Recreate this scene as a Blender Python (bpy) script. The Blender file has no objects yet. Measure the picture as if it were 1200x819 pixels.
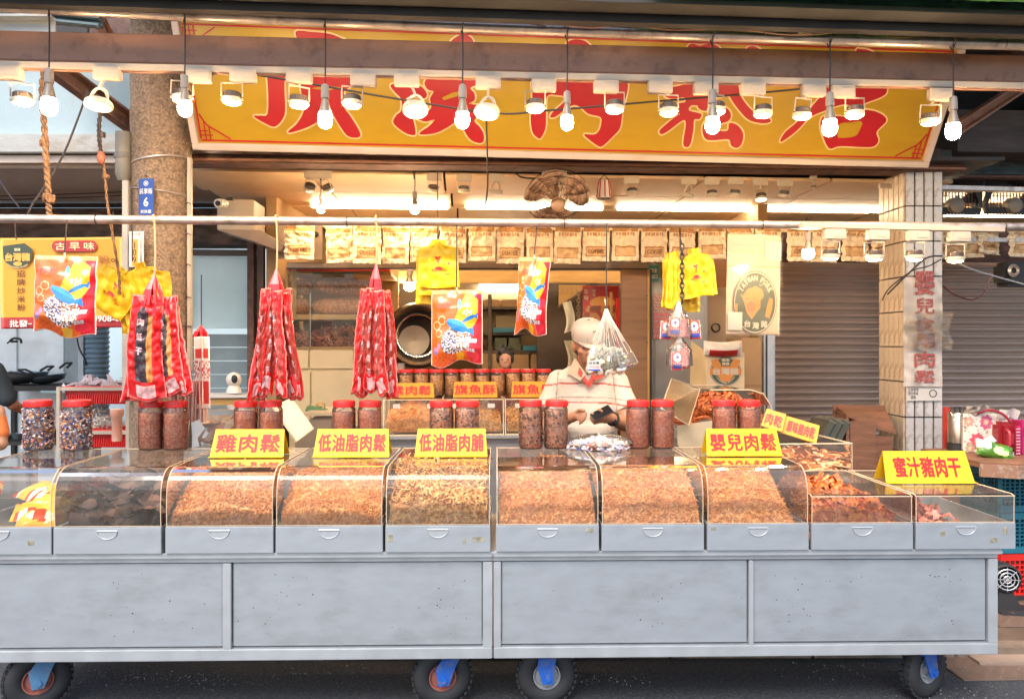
import bpy, bmesh, math, random
import numpy as np
from mathutils import Vector, Matrix, geometry, noise
random.seed(7)
PI = math.pi
R = math.radians
sce = bpy.context.scene
C = sce.collection

# ---------------------------------------------------------------- camera, world, sun, exposure
F, HZ, CH = 870.0, 402.0, 1.59
cd = bpy.data.cameras.new('camera')
cam = bpy.data.objects.new('camera', cd); C.objects.link(cam)
cam.location = (0, 0, CH); cam.rotation_euler = (R(90), 0, 0)
cd.sensor_width = 36; cd.lens = 36 * F / 1200; cd.shift_y = -(409.5 - HZ) / 1200
cd.clip_start = .05; cd.clip_end = 500
sce.camera = cam
w = bpy.data.worlds.new('World'); sce.world = w; w.use_nodes = True
nt = w.node_tree; bg = nt.nodes['Background']
sky = nt.nodes.new('ShaderNodeTexSky'); sky.sky_type = 'NISHITA'; sky.sun_disc = False
SUN_EL, SUN_AZ = R(52), R(200)          # behind and to the left of the camera, veiled by cloud
sky.sun_elevation = SUN_EL; sky.sun_rotation = SUN_AZ; sky.air_density = 1.0; sky.dust_density = 2.5
nt.links.new(sky.outputs[0], bg.inputs[0]); bg.inputs[1].default_value = .14
sd = bpy.data.lights.new('sun', 'SUN'); sd.energy = 1.2; sd.angle = R(25); sd.color = (1, .96, .9)
sun = bpy.data.objects.new('sun', sd); C.objects.link(sun)
dv = Vector((math.sin(SUN_AZ) * math.cos(SUN_EL), math.cos(SUN_AZ) * math.cos(SUN_EL), math.sin(SUN_EL)))
sun.rotation_euler = dv.to_track_quat('Z', 'Y').to_euler()
sce.view_settings.view_transform = 'Standard'; sce.view_settings.look = 'None'
sce.view_settings.exposure = 1.28; sce.view_settings.gamma = 1
sce.render.engine = 'CYCLES'
cy = sce.cycles
cy.use_denoising = True; cy.max_bounces = 8; cy.diffuse_bounces = 3; cy.glossy_bounces = 3
cy.transmission_bounces = 6; cy.transparent_max_bounces = 24; cy.sample_clamp_indirect = 6
cy.caustics_reflective = False; cy.caustics_refractive = False

# ---------------------------------------------------------------- placing: a pixel of the photo seen at a distance
S = .07                                  # the shop front recedes to the right by 4 degrees
YAW = math.atan(S)
def P(px, py, D, s=S):
    u = (px - 600) / F; Y = D / (1 - s * u)
    return Vector((u * Y, Y, CH - (py - HZ) * Y / F))
def ZP(px, z, D, s=S):
    u = (px - 600) / F; Y = D / (1 - s * u)
    return Vector((u * Y, Y, z))
def mpp(px, D, s=S): return D / (1 - s * (px - 600) / F) / F   # metres per pixel there

# ---------------------------------------------------------------- materials
MATS = {}
def mat(name, col=(.5, .5, .5), rough=.5, metal=0., var=.12, scale=6., bump=0., bscale=40., emit=0., ecol=None,
        stain=None, stain_amt=.5, stain_scale=3., stretch=(1, 1, 1), spec=.5, sss=0, coat=0):
    if name in MATS: return MATS[name]
    m = bpy.data.materials.new(name); m.use_nodes = True; MATS[name] = m
    n = m.node_tree.nodes; l = m.node_tree.links; b = n['Principled BSDF']
    b.inputs['Roughness'].default_value = rough; b.inputs['Metallic'].default_value = metal
    b.inputs['Specular IOR Level'].default_value = spec
    if coat: b.inputs['Coat Weight'].default_value = coat
    tc = n.new('ShaderNodeTexCoord'); mp = n.new('ShaderNodeMapping'); mp.inputs['Scale'].default_value = stretch
    l.new(tc.outputs['Object'], mp.inputs[0])
    nz = n.new('ShaderNodeTexNoise'); nz.inputs['Scale'].default_value = scale; nz.inputs['Detail'].default_value = 6
    l.new(mp.outputs[0], nz.inputs[0])
    hi = tuple(min(1, c * (1 + var)) for c in col) + (1,); lo = tuple(c * (1 - var) for c in col) + (1,)
    mx = n.new('ShaderNodeMix'); mx.data_type = 'RGBA'
    rp = n.new('ShaderNodeMapRange'); rp.inputs[1].default_value = .3; rp.inputs[2].default_value = .7
    l.new(nz.outputs[0], rp.inputs[0]); l.new(rp.outputs[0], mx.inputs[0])
    mx.inputs[6].default_value = lo; mx.inputs[7].default_value = hi
    out = mx.outputs[2]
    if stain:
        n2 = n.new('ShaderNodeTexNoise'); n2.inputs['Scale'].default_value = stain_scale; n2.inputs['Detail'].default_value = 8
        n2.inputs['Roughness'].default_value = .65
        l.new(mp.outputs[0], n2.inputs[0])
        r2 = n.new('ShaderNodeMapRange'); r2.inputs[1].default_value = .5; r2.inputs[2].default_value = .66; r2.inputs[4].default_value = stain_amt
        l.new(n2.outputs[0], r2.inputs[0])
        m2 = n.new('ShaderNodeMix'); m2.data_type = 'RGBA'; m2.inputs[7].default_value = tuple(stain) + (1,)
        l.new(r2.outputs[0], m2.inputs[0]); l.new(out, m2.inputs[6]); out = m2.outputs[2]
    l.new(out, b.inputs['Base Color'])
    if bump:
        n3 = n.new('ShaderNodeTexNoise'); n3.inputs['Scale'].default_value = bscale; n3.inputs['Detail'].default_value = 5
        l.new(mp.outputs[0], n3.inputs[0])
        bp = n.new('ShaderNodeBump'); bp.inputs['Strength'].default_value = bump; bp.inputs['Distance'].default_value = .01
        l.new(n3.outputs[0], bp.inputs['Height']); l.new(bp.outputs[0], b.inputs['Normal'])
    if emit:
        b.inputs['Emission Color'].default_value = tuple(ecol or col) + (1,); b.inputs['Emission Strength'].default_value = emit
        oi = n.new('ShaderNodeObjectInfo'); r3 = n.new('ShaderNodeMapRange'); r3.inputs[3].default_value = emit * .65; r3.inputs[4].default_value = emit * 1.35
        l.new(oi.outputs['Random'], r3.inputs[0]); l.new(r3.outputs[0], b.inputs['Emission Strength'])
    return m

def clear(name, tint=(1, 1, 1), haze=.06, hazecol=(.9, .85, .75), rough=.08, refl=1.0):
    """thin clear plastic: see-through, a fresnel gloss and a pale haze painted in for milky reflections"""
    if name in MATS: return MATS[name]
    m = bpy.data.materials.new(name); m.use_nodes = True; MATS[name] = m
    n = m.node_tree.nodes; l = m.node_tree.links; n.remove(n['Principled BSDF']); o = n['Material Output']
    t = n.new('ShaderNodeBsdfTransparent'); t.inputs[0].default_value = tint + (1,)
    g = n.new('ShaderNodeBsdfGlossy'); g.inputs['Roughness'].default_value = rough
    d = n.new('ShaderNodeBsdfDiffuse'); d.inputs[0].default_value = hazecol + (1,)
    fr = n.new('ShaderNodeFresnel'); fr.inputs[0].default_value = 1.45
    mu = n.new('ShaderNodeMath'); mu.operation = 'MULTIPLY'; mu.inputs[1].default_value = refl; mu.use_clamp = True
    nz = n.new('ShaderNodeTexNoise'); nz.inputs['Scale'].default_value = 9; nz.inputs['Detail'].default_value = 5
    tc = n.new('ShaderNodeTexCoord'); l.new(tc.outputs['Object'], nz.inputs[0])
    mr = n.new('ShaderNodeMapRange'); mr.inputs[1].default_value = .3; mr.inputs[2].default_value = .7
    mr.inputs[3].default_value = haze * .4; mr.inputs[4].default_value = haze * 1.6  # pale diffuse share imitates milky reflections
    l.new(nz.outputs[0], mr.inputs[0])
    m1 = n.new('ShaderNodeMixShader'); l.new(mr.outputs[0], m1.inputs[0]); l.new(t.outputs[0], m1.inputs[1]); l.new(d.outputs[0], m1.inputs[2])
    m2 = n.new('ShaderNodeMixShader'); l.new(fr.outputs[0], mu.inputs[0]); l.new(mu.outputs[0], m2.inputs[0])
    l.new(m1.outputs[0], m2.inputs[1]); l.new(g.outputs[0], m2.inputs[2]); l.new(m2.outputs[0], o.inputs[0])
    return m

def printed(name='printed_film', rough=.3, bump=.25, bscale=25, spec=.5, coat=0):
    """colour comes from the flat print stored on the mesh"""
    if name in MATS: return MATS[name]
    m = bpy.data.materials.new(name); m.use_nodes = True; MATS[name] = m
    n = m.node_tree.nodes; l = m.node_tree.links; b = n['Principled BSDF']
    b.inputs['Roughness'].default_value = rough; b.inputs['Specular IOR Level'].default_value = spec
    b.inputs['Coat Weight'].default_value = coat
    a = n.new('ShaderNodeAttribute'); a.attribute_name = 'print'
    l.new(a.outputs['Color'], b.inputs['Base Color'])
    nz = n.new('ShaderNodeTexNoise'); nz.inputs['Scale'].default_value = bscale; nz.inputs['Detail'].default_value = 4
    tc = n.new('ShaderNodeTexCoord'); l.new(tc.outputs['Object'], nz.inputs[0])
    bp = n.new('ShaderNodeBump'); bp.inputs['Strength'].default_value = bump; bp.inputs['Distance'].default_value = .02
    l.new(nz.outputs[0], bp.inputs['Height']); l.new(bp.outputs[0], b.inputs['Normal'])
    return m

def grains(name, cols, scale=160, rough=.6, seed=0):
    """each crumb or sweet gets its own colour out of a ramp (cells of a Voronoi pattern)"""
    if name in MATS: return MATS[name]
    m = bpy.data.materials.new(name); m.use_nodes = True; MATS[name] = m
    n = m.node_tree.nodes; l = m.node_tree.links; b = n['Principled BSDF']; b.inputs['Roughness'].default_value = rough
    v = n.new('ShaderNodeTexVoronoi'); v.inputs['Scale'].default_value = scale
    tc = n.new('ShaderNodeTexCoord'); l.new(tc.outputs['Object'], v.inputs['Vector'])
    cr = n.new('ShaderNodeValToRGB'); cr.color_ramp.interpolation = 'LINEAR'
    while len(cr.color_ramp.elements) < len(cols): cr.color_ramp.elements.new(.5)
    for i, c in enumerate(cols):
        e = cr.color_ramp.elements[i]; e.position = .12 + .76 * i / (len(cols) - 1); e.color = tuple(c) + (1,)
    sx = n.new('ShaderNodeSeparateColor'); l.new(v.outputs['Color'], sx.inputs[0]); l.new(sx.outputs[0], cr.inputs[0])
    l.new(cr.outputs[0], b.inputs['Base Color'])
    return m

# ---------------------------------------------------------------- mesh helpers
class MB:
    def __init__(s): s.b = bmesh.new()
    def box(s, c, d, rot=None, bev=0):
        r = bmesh.ops.create_cube(s.b, size=1)['verts']
        M = Matrix.Translation(Vector(c)) @ (rot.to_4x4() if rot else Matrix()) @ Matrix.Diagonal((*d, 1))
        bmesh.ops.transform(s.b, matrix=M, verts=r)
        if bev:
            es = list({e for v in r for e in v.link_edges})
            bmesh.ops.bevel(s.b, geom=es, offset=bev, segments=2, affect='EDGES', clamp_overlap=True)
        return s
    def cone(s, p0, r0, p1, r1, n=12, caps=True):
        p0, p1 = Vector(p0), Vector(p1); d = p1 - p0; q = d.to_track_quat('Z', 'Y').to_matrix()
        a = [s.b.verts.new(p0 + q @ Vector((r0 * math.cos(t), r0 * math.sin(t), 0))) for t in [2 * PI * i / n for i in range(n)]]
        c = [s.b.verts.new(p1 + q @ Vector((r1 * math.cos(t), r1 * math.sin(t), 0))) for t in [2 * PI * i / n for i in range(n)]]
        for i in range(n): s.b.faces.new((a[i], a[(i + 1) % n], c[(i + 1) % n], c[i]))
        if caps: s.b.faces.new(a[::-1]); s.b.faces.new(c)
        return s
    def tube(s, pts, r, n=6, close=False, caps=True):
        pts = [Vector(p) for p in pts]; N = len(pts); rings = []; up = None
        for i, p in enumerate(pts):
            if close: t = pts[(i + 1) % N] - pts[i - 1]
            else: t = pts[min(i + 1, N - 1)] - pts[max(i - 1, 0)]
            t.normalize()
            if up is None: up = t.orthogonal().normalized()
            up = (up - t * up.dot(t))
            up = up.normalized() if up.length > 1e-5 else t.orthogonal().normalized()
            sd_ = t.cross(up); rr = r[i] if isinstance(r, (list, tuple)) else r
            rings.append([s.b.verts.new(p + rr * (math.cos(a) * up + math.sin(a) * sd_)) for a in [2 * PI * k / n for k in range(n)]])
        for i in range(N if close else N - 1):
            A, B = rings[i], rings[(i + 1) % N]
            for k in range(n): s.b.faces.new((A[k], A[(k + 1) % n], B[(k + 1) % n], B[k]))
        if caps and not close: s.b.faces.new(rings[0][::-1]); s.b.faces.new(rings[-1])
        return s
    def lathe(s, prof, c=(0, 0, 0), n=20, axis='Z', caps=False):
        c = Vector(c); rings = []
        for (r, h) in prof:
            ring = []
            for k in range(n):
                a = 2 * PI * k / n; x, y = r * math.cos(a), r * math.sin(a)
                v = {'Z': (x, y, h), 'Y': (x, h, y), 'X': (h, x, y)}[axis]
                ring.append(s.b.verts.new(c + Vector(v)))
            rings.append(ring)
        for A, B in zip(rings, rings[1:]):
            for k in range(n): s.b.faces.new((A[k], A[(k + 1) % n], B[(k + 1) % n], B[k]))
        if caps: s.b.faces.new(rings[0][::-1]); s.b.faces.new(rings[-1])
        return s
    def quad(s, *p):
        s.b.faces.new([s.b.verts.new(Vector(q)) for q in p]); return s
    def prism(s, pts, d):
        """polygon pts (3D) pushed along vector d"""
        d = Vector(d); a = [s.b.verts.new(Vector(p)) for p in pts]; c = [s.b.verts.new(Vector(p) + d) for p in pts]
        n = len(pts); s.b.faces.new(a); s.b.faces.new(c[::-1])
        for i in range(n): s.b.faces.new((a[i], c[i], c[(i + 1) % n], a[(i + 1) % n]))
        return s
    def ball(s, c, r, seg=12, sc=(1, 1, 1)):
        v = bmesh.ops.create_uvsphere(s.b, u_segments=seg, v_segments=max(6, seg * 2 // 3), radius=1)['verts']
        rr = r if isinstance(r, (tuple, list)) else (r * sc[0], r * sc[1], r * sc[2])
        bmesh.ops.transform(s.b, matrix=Matrix.Translation(Vector(c)) @ Matrix.Diagonal((*rr, 1)), verts=v); return s
    def mesh(s, name, m, smooth=False):
        bmesh.ops.recalc_face_normals(s.b, faces=s.b.faces)
        me = bpy.data.meshes.new(name); s.b.to_mesh(me); s.b.free()
        for k in (m if isinstance(m, (list, tuple)) else [m]): me.materials.append(k)
        if smooth: smoothen(me)
        return me
    def build(s, name, m, parent=None, loc=(0, 0, 0), rot=(0, 0, 0), smooth=False):
        return link(name, s.mesh(name, m, smooth), parent, loc, rot)
def smoothen(me, ang=40):
    me.polygons.foreach_set('use_smooth', [True] * len(me.polygons))
    b = bmesh.new(); b.from_mesh(me)
    for e in b.edges:
        if len(e.link_faces) == 2 and e.calc_face_angle(0) > R(ang): e.smooth = False
    b.to_mesh(me); b.free()
def link(name, me, parent=None, loc=(0, 0, 0), rot=(0, 0, 0)):
    o = bpy.data.objects.new(name, me); C.objects.link(o); o.parent = parent
    o.location = loc; o.rotation_euler = rot; return o
def tag(o, label=None, cat=None, group=None, kind=None):
    if label: o['label'] = label
    if cat: o['category'] = cat
    if group: o['group'] = group
    if kind: o['kind'] = kind
    return o
def thing(name, label, cat, loc=(0, 0, 0), rz=0., group=None, rot=None):
    o = bpy.data.objects.new(name, None); C.objects.link(o); o.location = loc
    o.rotation_euler = rot or (0, 0, rz); o.empty_display_size = .05
    return tag(o, label, cat, group)
def struct(o): o['kind'] = 'structure'; return o
def kids(o): return [c for c in C.objects if c.parent == o]
def copy_thing(o, loc, rz=None, label=None, scale=None):
    r = o.copy(); C.objects.link(r); r.location = loc
    if rz is not None: r.rotation_euler = (0, 0, rz)
    if label: r['label'] = label
    if scale: r.scale = scale
    for ch in kids(o):
        c = ch.copy(); C.objects.link(c); c.parent = r
        for g in kids(ch):
            d = g.copy(); C.objects.link(d); d.parent = c
    return r

def sheet(w, h, nx, ny, deform=None, color=None, m=None, name='sheet', thick=0.0):
    """printed sheet, hanging from its top edge at z=0: u right 0..1, v up 0..1; deform(u,v) adds (dx,dy,dz)"""
    V = []; Fc = []
    for j in range(ny + 1):
        for i in range(nx + 1):
            u, v = i / nx, j / ny
            d = deform(u, v) if deform else (0, 0, 0)
            V.append(((u - .5) * w + d[0], d[1], (v - 1) * h + d[2]))
    for j in range(ny):
        for i in range(nx):
            a = j * (nx + 1) + i; Fc.append((a, a + 1, a + nx + 2, a + nx + 1))
    n0 = len(Fc)
    if thick:
        k = len(V); V += [(x, y + thick * (1 - abs(2 * (idx % (nx + 1)) / nx - 1) ** 6) , z) for idx, (x, y, z) in enumerate(V)]
        Fc += [tuple(q + k for q in f[::-1]) for f in Fc]
        for j in range(ny):
            for i in (0, nx):
                a = j * (nx + 1) + i; b_ = a + nx + 1
                Fc.append((a, b_, b_ + k, a + k) if i == 0 else (b_, a, a + k, b_ + k))
        for i in range(nx):
            for j in (0, ny):
                a = j * (nx + 1) + i; Fc.append((a + 1, a, a + k, a + 1 + k) if j == 0 else (a, a + 1, a + 1 + k, a + k))
    me = bpy.data.meshes.new(name); me.from_pydata(V, [], Fc)
    if color:
        at = me.attributes.new('print', 'FLOAT_COLOR', 'FACE'); dat = []
        cols = [color((i + .5) / nx, (j + .5) / ny) for j in range(ny) for i in range(nx)]
        for f in range(len(Fc)):
            c = cols[f % n0] if f < (2 * n0 if thick else n0) else cols[0]; dat += [c[0], c[1], c[2], 1]
        at.data.foreach_set('color', dat)
    me.materials.append(m or printed())
    me.polygons.foreach_set('use_smooth', [True] * len(me.polygons))
    return me

def remesh(mb, voxel, m, name, smooth=4, color=None):
    """one continuous skin over overlapping shapes"""
    o = mb.build(name, m)
    r = o.modifiers.new('r', 'REMESH'); r.mode = 'VOXEL'; r.voxel_size = voxel
    if smooth:
        s_ = o.modifiers.new('s', 'SMOOTH'); s_.iterations = smooth; s_.factor = .5
    dg = bpy.context.evaluated_depsgraph_get()
    me = bpy.data.meshes.new_from_object(o.evaluated_get(dg)); old = o.data
    bpy.data.objects.remove(o); bpy.data.meshes.remove(old)
    me.polygons.foreach_set('use_smooth', [True] * len(me.polygons))
    if not me.materials: me.materials.append(m)
    if color:
        at = me.attributes.new('print', 'FLOAT_COLOR', 'FACE'); dat = []
        for p in me.polygons: c = color(p.center, p.normal); dat += [c[0], c[1], c[2], 1]
        at.data.foreach_set('color', dat)
    return me

_tx = {}
def glyphs(txt, bold=.0, vertical=False, gap=1.0):
    """lettering as a flat mesh in the XZ plane, facing -Y, scaled into a 1 x 1 box round the origin"""
    k = (txt, bold, vertical, gap)
    if k in _tx: return _tx[k]
    cu = bpy.data.curves.new('t', 'FONT'); cu.body = '\n'.join(txt) if vertical else txt
    cu.resolution_u = 2; cu.offset = bold; cu.fill_mode = 'FRONT'; cu.align_x = 'CENTER'
    cu.space_character = gap if not vertical else 1
    if vertical: cu.space_line = gap
    o = bpy.data.objects.new('t', cu); C.objects.link(o)
    dg = bpy.context.evaluated_depsgraph_get()
    me = bpy.data.meshes.new_from_object(o.evaluated_get(dg))
    V = np.array([v.co[:] for v in me.vertices]); lo = V.min(0); hi = V.max(0)
    V = (V - (lo + hi) / 2) / np.maximum(hi - lo, 1e-6)
    Fc = [tuple(p.vertices) for p in me.polygons]
    bpy.data.objects.remove(o); bpy.data.meshes.remove(me); bpy.data.curves.remove(cu)
    _tx[k] = (V, Fc); return _tx[k]
def letters(parent, txt, w, h, loc, m, bold=0., rot=(0, 0, 0), vertical=False, name='lettering', slant=0, warp=None, gap=1.0, th=0):
    V0, F0 = glyphs(txt, 0, vertical, gap); V = []; Fc = []
    rows = txt.count('\n') + 1; nch = max(1, len(txt) // rows); em = h / nch if vertical else h / rows
    b = em * bold * 1.1; shifts = [(0, 0)] if bold < .008 else [(-b, 0), (b, 0), (0, -b), (0, b), (0, 0)]
    cw, chh = 1 - 2 * b / max(w, 1e-6), 1 - 2 * b / max(h, 1e-6)
    for q, (sx, sy) in enumerate(shifts):
        k0 = len(V); V += [(x * cw + sx / w, y * chh + sy / h, q) for x, y, z in V0]; Fc += [tuple(k0 + i for i in f) for f in F0]
    pts = [(x * w + slant * y * h, -.00008 * z, y * h) for x, y, z in V]
    if warp: pts = [(lambda c, d: (c[0], c[1] + d, c[2]))(warp(p[0], 0, p[2]), p[1]) for p in pts]
    me = bpy.data.meshes.new(name); me.from_pydata(pts, [], Fc); me.materials.append(m)
    return link(name, me, parent, loc, rot)
def plate(parent, poly, y, m, name='print'):
    """flat printed shape given as (x, z) points"""
    mb = MB(); mb.b.faces.new([mb.b.verts.new((x, y, z)) for x, z in poly]); bmesh.ops.triangulate(mb.b, faces=mb.b.faces[:])
    return mb.build(name, m, parent)

def inpoly(x, y, p):
    c = False; j = len(p) - 1
    for i in range(len(p)):
        if (p[i][1] > y) != (p[j][1] > y) and x < (p[j][0] - p[i][0]) * (y - p[i][1]) / (p[j][1] - p[i][1]) + p[i][0]: c = not c
        j = i
    return c
def ell(x, y, cx, cy_, rx, ry, a=0):
    dx, dy = x - cx, y - cy_; c_, s_ = math.cos(a), math.sin(a)
    X, Y = dx * c_ + dy * s_, -dx * s_ + dy * c_
    return (X / rx) ** 2 + (Y / ry) ** 2 < 1

def crumbs(n, place, size, m, name, curl=.5, seed=1, base=None, thick=.3):
    """n little bent shreds; place(rng)->(x,y,z) ; joined with an optional base mesh (verts, faces)"""
    rng = random.Random(seed); V = []; Fc = []
    if base: V += base[0]; Fc += base[1]
    for _ in range(n):
        c = Vector(place(rng)); L = size * rng.uniform(.6, 1.6); t = L * thick * rng.uniform(.5, 1.1)
        d = Vector((rng.gauss(0, 1), rng.gauss(0, 1), rng.gauss(0, .6))).normalized()
        s_ = d.orthogonal().normalized(); s_.rotate(Matrix.Rotation(rng.uniform(0, 6.28), 3, d)); q = d.cross(s_)
        b0 = len(V); mid = c + q * L * curl * rng.uniform(0, .7)
        for pt, k in ((c - d * L / 2, .5), (mid, 1.), (c + d * L / 2, .5)):
            V += [tuple(pt + s_ * t * k), tuple(pt - s_ * t * k + q * t * .3), tuple(pt + q * t * k)]
        for a in (0, 3):
            for e in range(3):
                f = (e + 1) % 3; Fc.append((b0 + a + e, b0 + a + f, b0 + a + 3 + f, b0 + a + 3 + e))
        Fc.append((b0, b0 + 2, b0 + 1)); Fc.append((b0 + 6, b0 + 7, b0 + 8))
    me = bpy.data.meshes.new(name); me.from_pydata(V, [], Fc); me.materials.append(m); return me
def wobble(x, y, z, s=3., seed=0): return noise.noise(Vector((x * s + seed * 7.3, y * s, z * s)))
def curve_pts(pts, n=6):
    """catmull-rom through the points"""
    pts = [Vector(p) for p in pts]; out = []
    for i in range(len(pts) - 1):
        p0 = pts[max(i - 1, 0)]; p1 = pts[i]; p2 = pts[i + 1]; p3 = pts[min(i + 2, len(pts) - 1)]
        for k in range(n):
            t = k / n
            out.append(.5 * ((2 * p1) + (p2 - p0) * t + (2 * p0 - 5 * p1 + 4 * p2 - p3) * t * t + (3 * p1 - p0 - 3 * p2 + p3) * t ** 3))
    return out + [pts[-1]]
def cable(name, pts, r, m, label, cat='cable', n=5, group=None, sm=6):
    pts = curve_pts(pts, sm); o = Vector(pts[0]); mb = MB().tube([p - o for p in pts], r, n)
    return tag(mb.build(name, m, None, o, smooth=True), label, cat, group)
def L(r, g, b, k=1.):
    return tuple(k * (((c / 255 + .055) / 1.055) ** 2.4 if c > 10 else c / 3294) for c in (r, g, b))
BLACK = (.015, .015, .015)
m_asph = mat('asphalt', (.04, .045, .052), .7, var=.4, scale=50, bump=1., bscale=150, stain=(.15, .155, .16), stain_amt=.6, stain_scale=75)
m_floor = mat('worn_concrete_floor', (.13, .09, .065), .6, var=.3, scale=5, bump=.3, stain=(.07, .05, .04), stain_scale=4)
m_brownbeam = mat('brown_painted_steel', (.31, .155, .10), .5, var=.12, scale=5, bump=.08, bscale=30, stain=(.10, .045, .03), stain_amt=.5, stain_scale=9)
m_rust = mat('rusty_steel', (.12, .06, .045), .7, var=.4, scale=14, bump=.4)
m_teal = mat('weathered_teal_paint', (.06, .10, .112), .6, var=.35, scale=5, bump=.3, stain=(.018, .014, .012), stain_amt=.8, stain_scale=6, stretch=(1, 1, 3))
m_green = mat('green_painted_tin', (.06, .22, .04), .5, var=.2)
m_galv = mat('galvanised_pipe', (.55, .47, .42), .35, metal=.6, var=.2, scale=10, stain=(.2, .1, .06), stain_amt=.5, stain_scale=14, bump=.05)
m_cream = mat('cream_plastic', (.46, .38, .29), .4, var=.06)
m_white = mat('white_plastic', (.62, .59, .54), .35, var=.05)
m_steel = mat('stainless_sheet', (.60, .64, .675), .34, metal=.72, var=.06, scale=14, bump=.22, bscale=1.6, stain=(.30, .30, .29), stain_amt=.3, stain_scale=5, stretch=(.6, 1, 1.6))
m_steel2 = mat('stainless_trim', (.56, .58, .60), .38, metal=.6, var=.1, scale=9, bump=.03)
m_dark = mat('dark_metal', (.03, .027, .025), .6, var=.3)
m_black = mat('black_rubber', (.022, .022, .024), .7, var=.2, bump=.1)
m_wire = mat('black_wire', (.03, .02, .018), .5)
m_brownwire = mat('old_hemp_rope', (.2, .11, .06), .9, var=.4, scale=40, bump=.6, bscale=90)
m_ceil = mat('varnished_ceiling_board', (.68, .48, .28), .55, var=.08, scale=2, stain=(.45, .28, .14), stain_amt=.4, stain_scale=2)
m_bluewall = mat('pale_blue_plaster', (.40, .50, .53), .8, var=.08, scale=1.5, bump=.15, stain=(.36, .33, .28), stain_amt=.6, stain_scale=1.4)
m_peel = mat('peeling_white_paint', (.46, .46, .43), .8, var=.1, scale=8, bump=.8, bscale=16, stain=(.36, .3, .24), stain_amt=.9, stain_scale=7, stretch=(.5, 1, 1))
m_beige = mat('dusty_beige_paint', (.6, .5, .42), .7, var=.12, scale=3, stain=(.22, .17, .13), stain_amt=.5)
m_terr = mat('pebbled_concrete', (.27, .185, .12), .85, var=.4, scale=70, bump=.8, bscale=80, stain=(.09, .06, .038), stain_amt=.75, stain_scale=40)
m_wood = mat('oiled_plywood', (.26, .13, .055), .5, var=.3, scale=3, bump=.15, stretch=(.6, .6, 6), stain=(.16, .075, .03), stain_amt=.7, stain_scale=3)
m_ywood = mat('pine_board', (.5, .3, .1), .55, var=.15, scale=4, stretch=(1, 1, 6))
m_boxwood = mat('old_box_wood', (.22, .10, .055), .7, var=.35, scale=5, bump=.4, stretch=(.5, .5, 4), stain=(.06, .03, .02), stain_amt=.6)
m_card = mat('cardboard', (.42, .26, .13), .85, var=.1, scale=5)
m_tile = mat('glazed_white_tile', (.62, .6, .57), .3, var=.12, scale=4, stain=(.25, .2, .17), stain_amt=.7, stain_scale=16, bump=.05)
m_tiley = mat('glazed_cream_tile', (.64, .53, .40), .3, var=.12, scale=4, stain=(.32, .18, .08), stain_amt=.7, stain_scale=12, bump=.05)
m_grout = mat('dark_grout', (.09, .06, .05), .9)
m_slat = mat('shutter_steel', (.47, .37, .31), .33, metal=.45, var=.25, scale=3, stain=(.16, .09, .06), stain_amt=.65, stain_scale=3, stretch=(.35, 1, 5), bump=.03)
m_red = mat('red_print', (.62, .02, .02), .45, var=.05)
m_crimson = mat('crimson_sign_paint', (.42, .010, .018), .4, var=.06)
m_yel = mat('sign_yellow_vinyl', (.46, .285, .014), .35, var=.06, scale=2, stain=(.36, .19, .012), stain_amt=.35, stain_scale=1.6, stretch=(1, 1, 3))
m_card_y = mat('bright_yellow_card', (.82, .50, .008), .5, var=.04)
m_pale = mat('pale_outline_print', (.8, .58, .3), .45)
m_tealprint = mat('teal_print', (.03, .2, .17), .5)
m_brownprint = mat('brown_print', (.12, .045, .02), .5)
m_redpl = mat('red_plastic', (.72, .03, .025), .3, var=.06)
m_bluepl = mat('blue_crate_plastic', (.02, .19, .27), .5, var=.15)
m_acr = clear('acrylic_cover', (.985, .975, .95), .055, (.9, .82, .7), .06, .9)
m_acre = mat('acrylic_edge', (.62, .48, .33), .25, var=.15)
m_jar = clear('jar_plastic', (1, .96, .94), .04, (.9, .7, .6), .05, 1.2)
m_bag = clear('clear_bag', (.98, .98, .97), .08, (.9, .85, .75), .12, 1.0)
m_glass = clear('window_glass', (.93, .97, .98), .05, (.8, .85, .9), .03, 1)
m_tube = mat('fluorescent_glow', (1, .9, .7), emit=28, ecol=(1, .80, .54))
m_tube2 = mat('dim_fluorescent_glow', (1, .95, .85), emit=12, ecol=(1, .86, .62))
m_bulb = mat('warm_bulb_glow', (1, .8, .5), emit=170, ecol=(1, .69, .38))
m_lens = mat('spot_lens_glow', (1, .85, .6), emit=60, ecol=(1, .67, .35))
m_off = mat('unlit_lens', (.75, .62, .45), .3)

# ---------------------------------------------------------------- ground
def ground():
    mb = MB(); n = 60
    mb.quad((-60, -60, 0), (60, -60, 0), (60, 60, 0), (-60, 60, 0))
    g = struct(mb.build('road', m_asph))
    y0 = 3.86
    # raised shop floor behind the carts, its worn lip lit from above
    struct(MB().prism([(-9, y0, 0.004), (-9, y0, .045), (-9, 14, .045), (-9, 14, .004)], (18, 0, 0)).build('shop_floor', m_floor))
    k = MB()
    for i in range(14): k.box((-4.6 + i * .72, y0 - .06, .025), (.712, .11, .05), bev=.006)
    struct(k.build('kerb', mat('kerb_stone', (.2, .15, .11), .8, var=.3, scale=9, bump=.4)))
ground()

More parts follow.
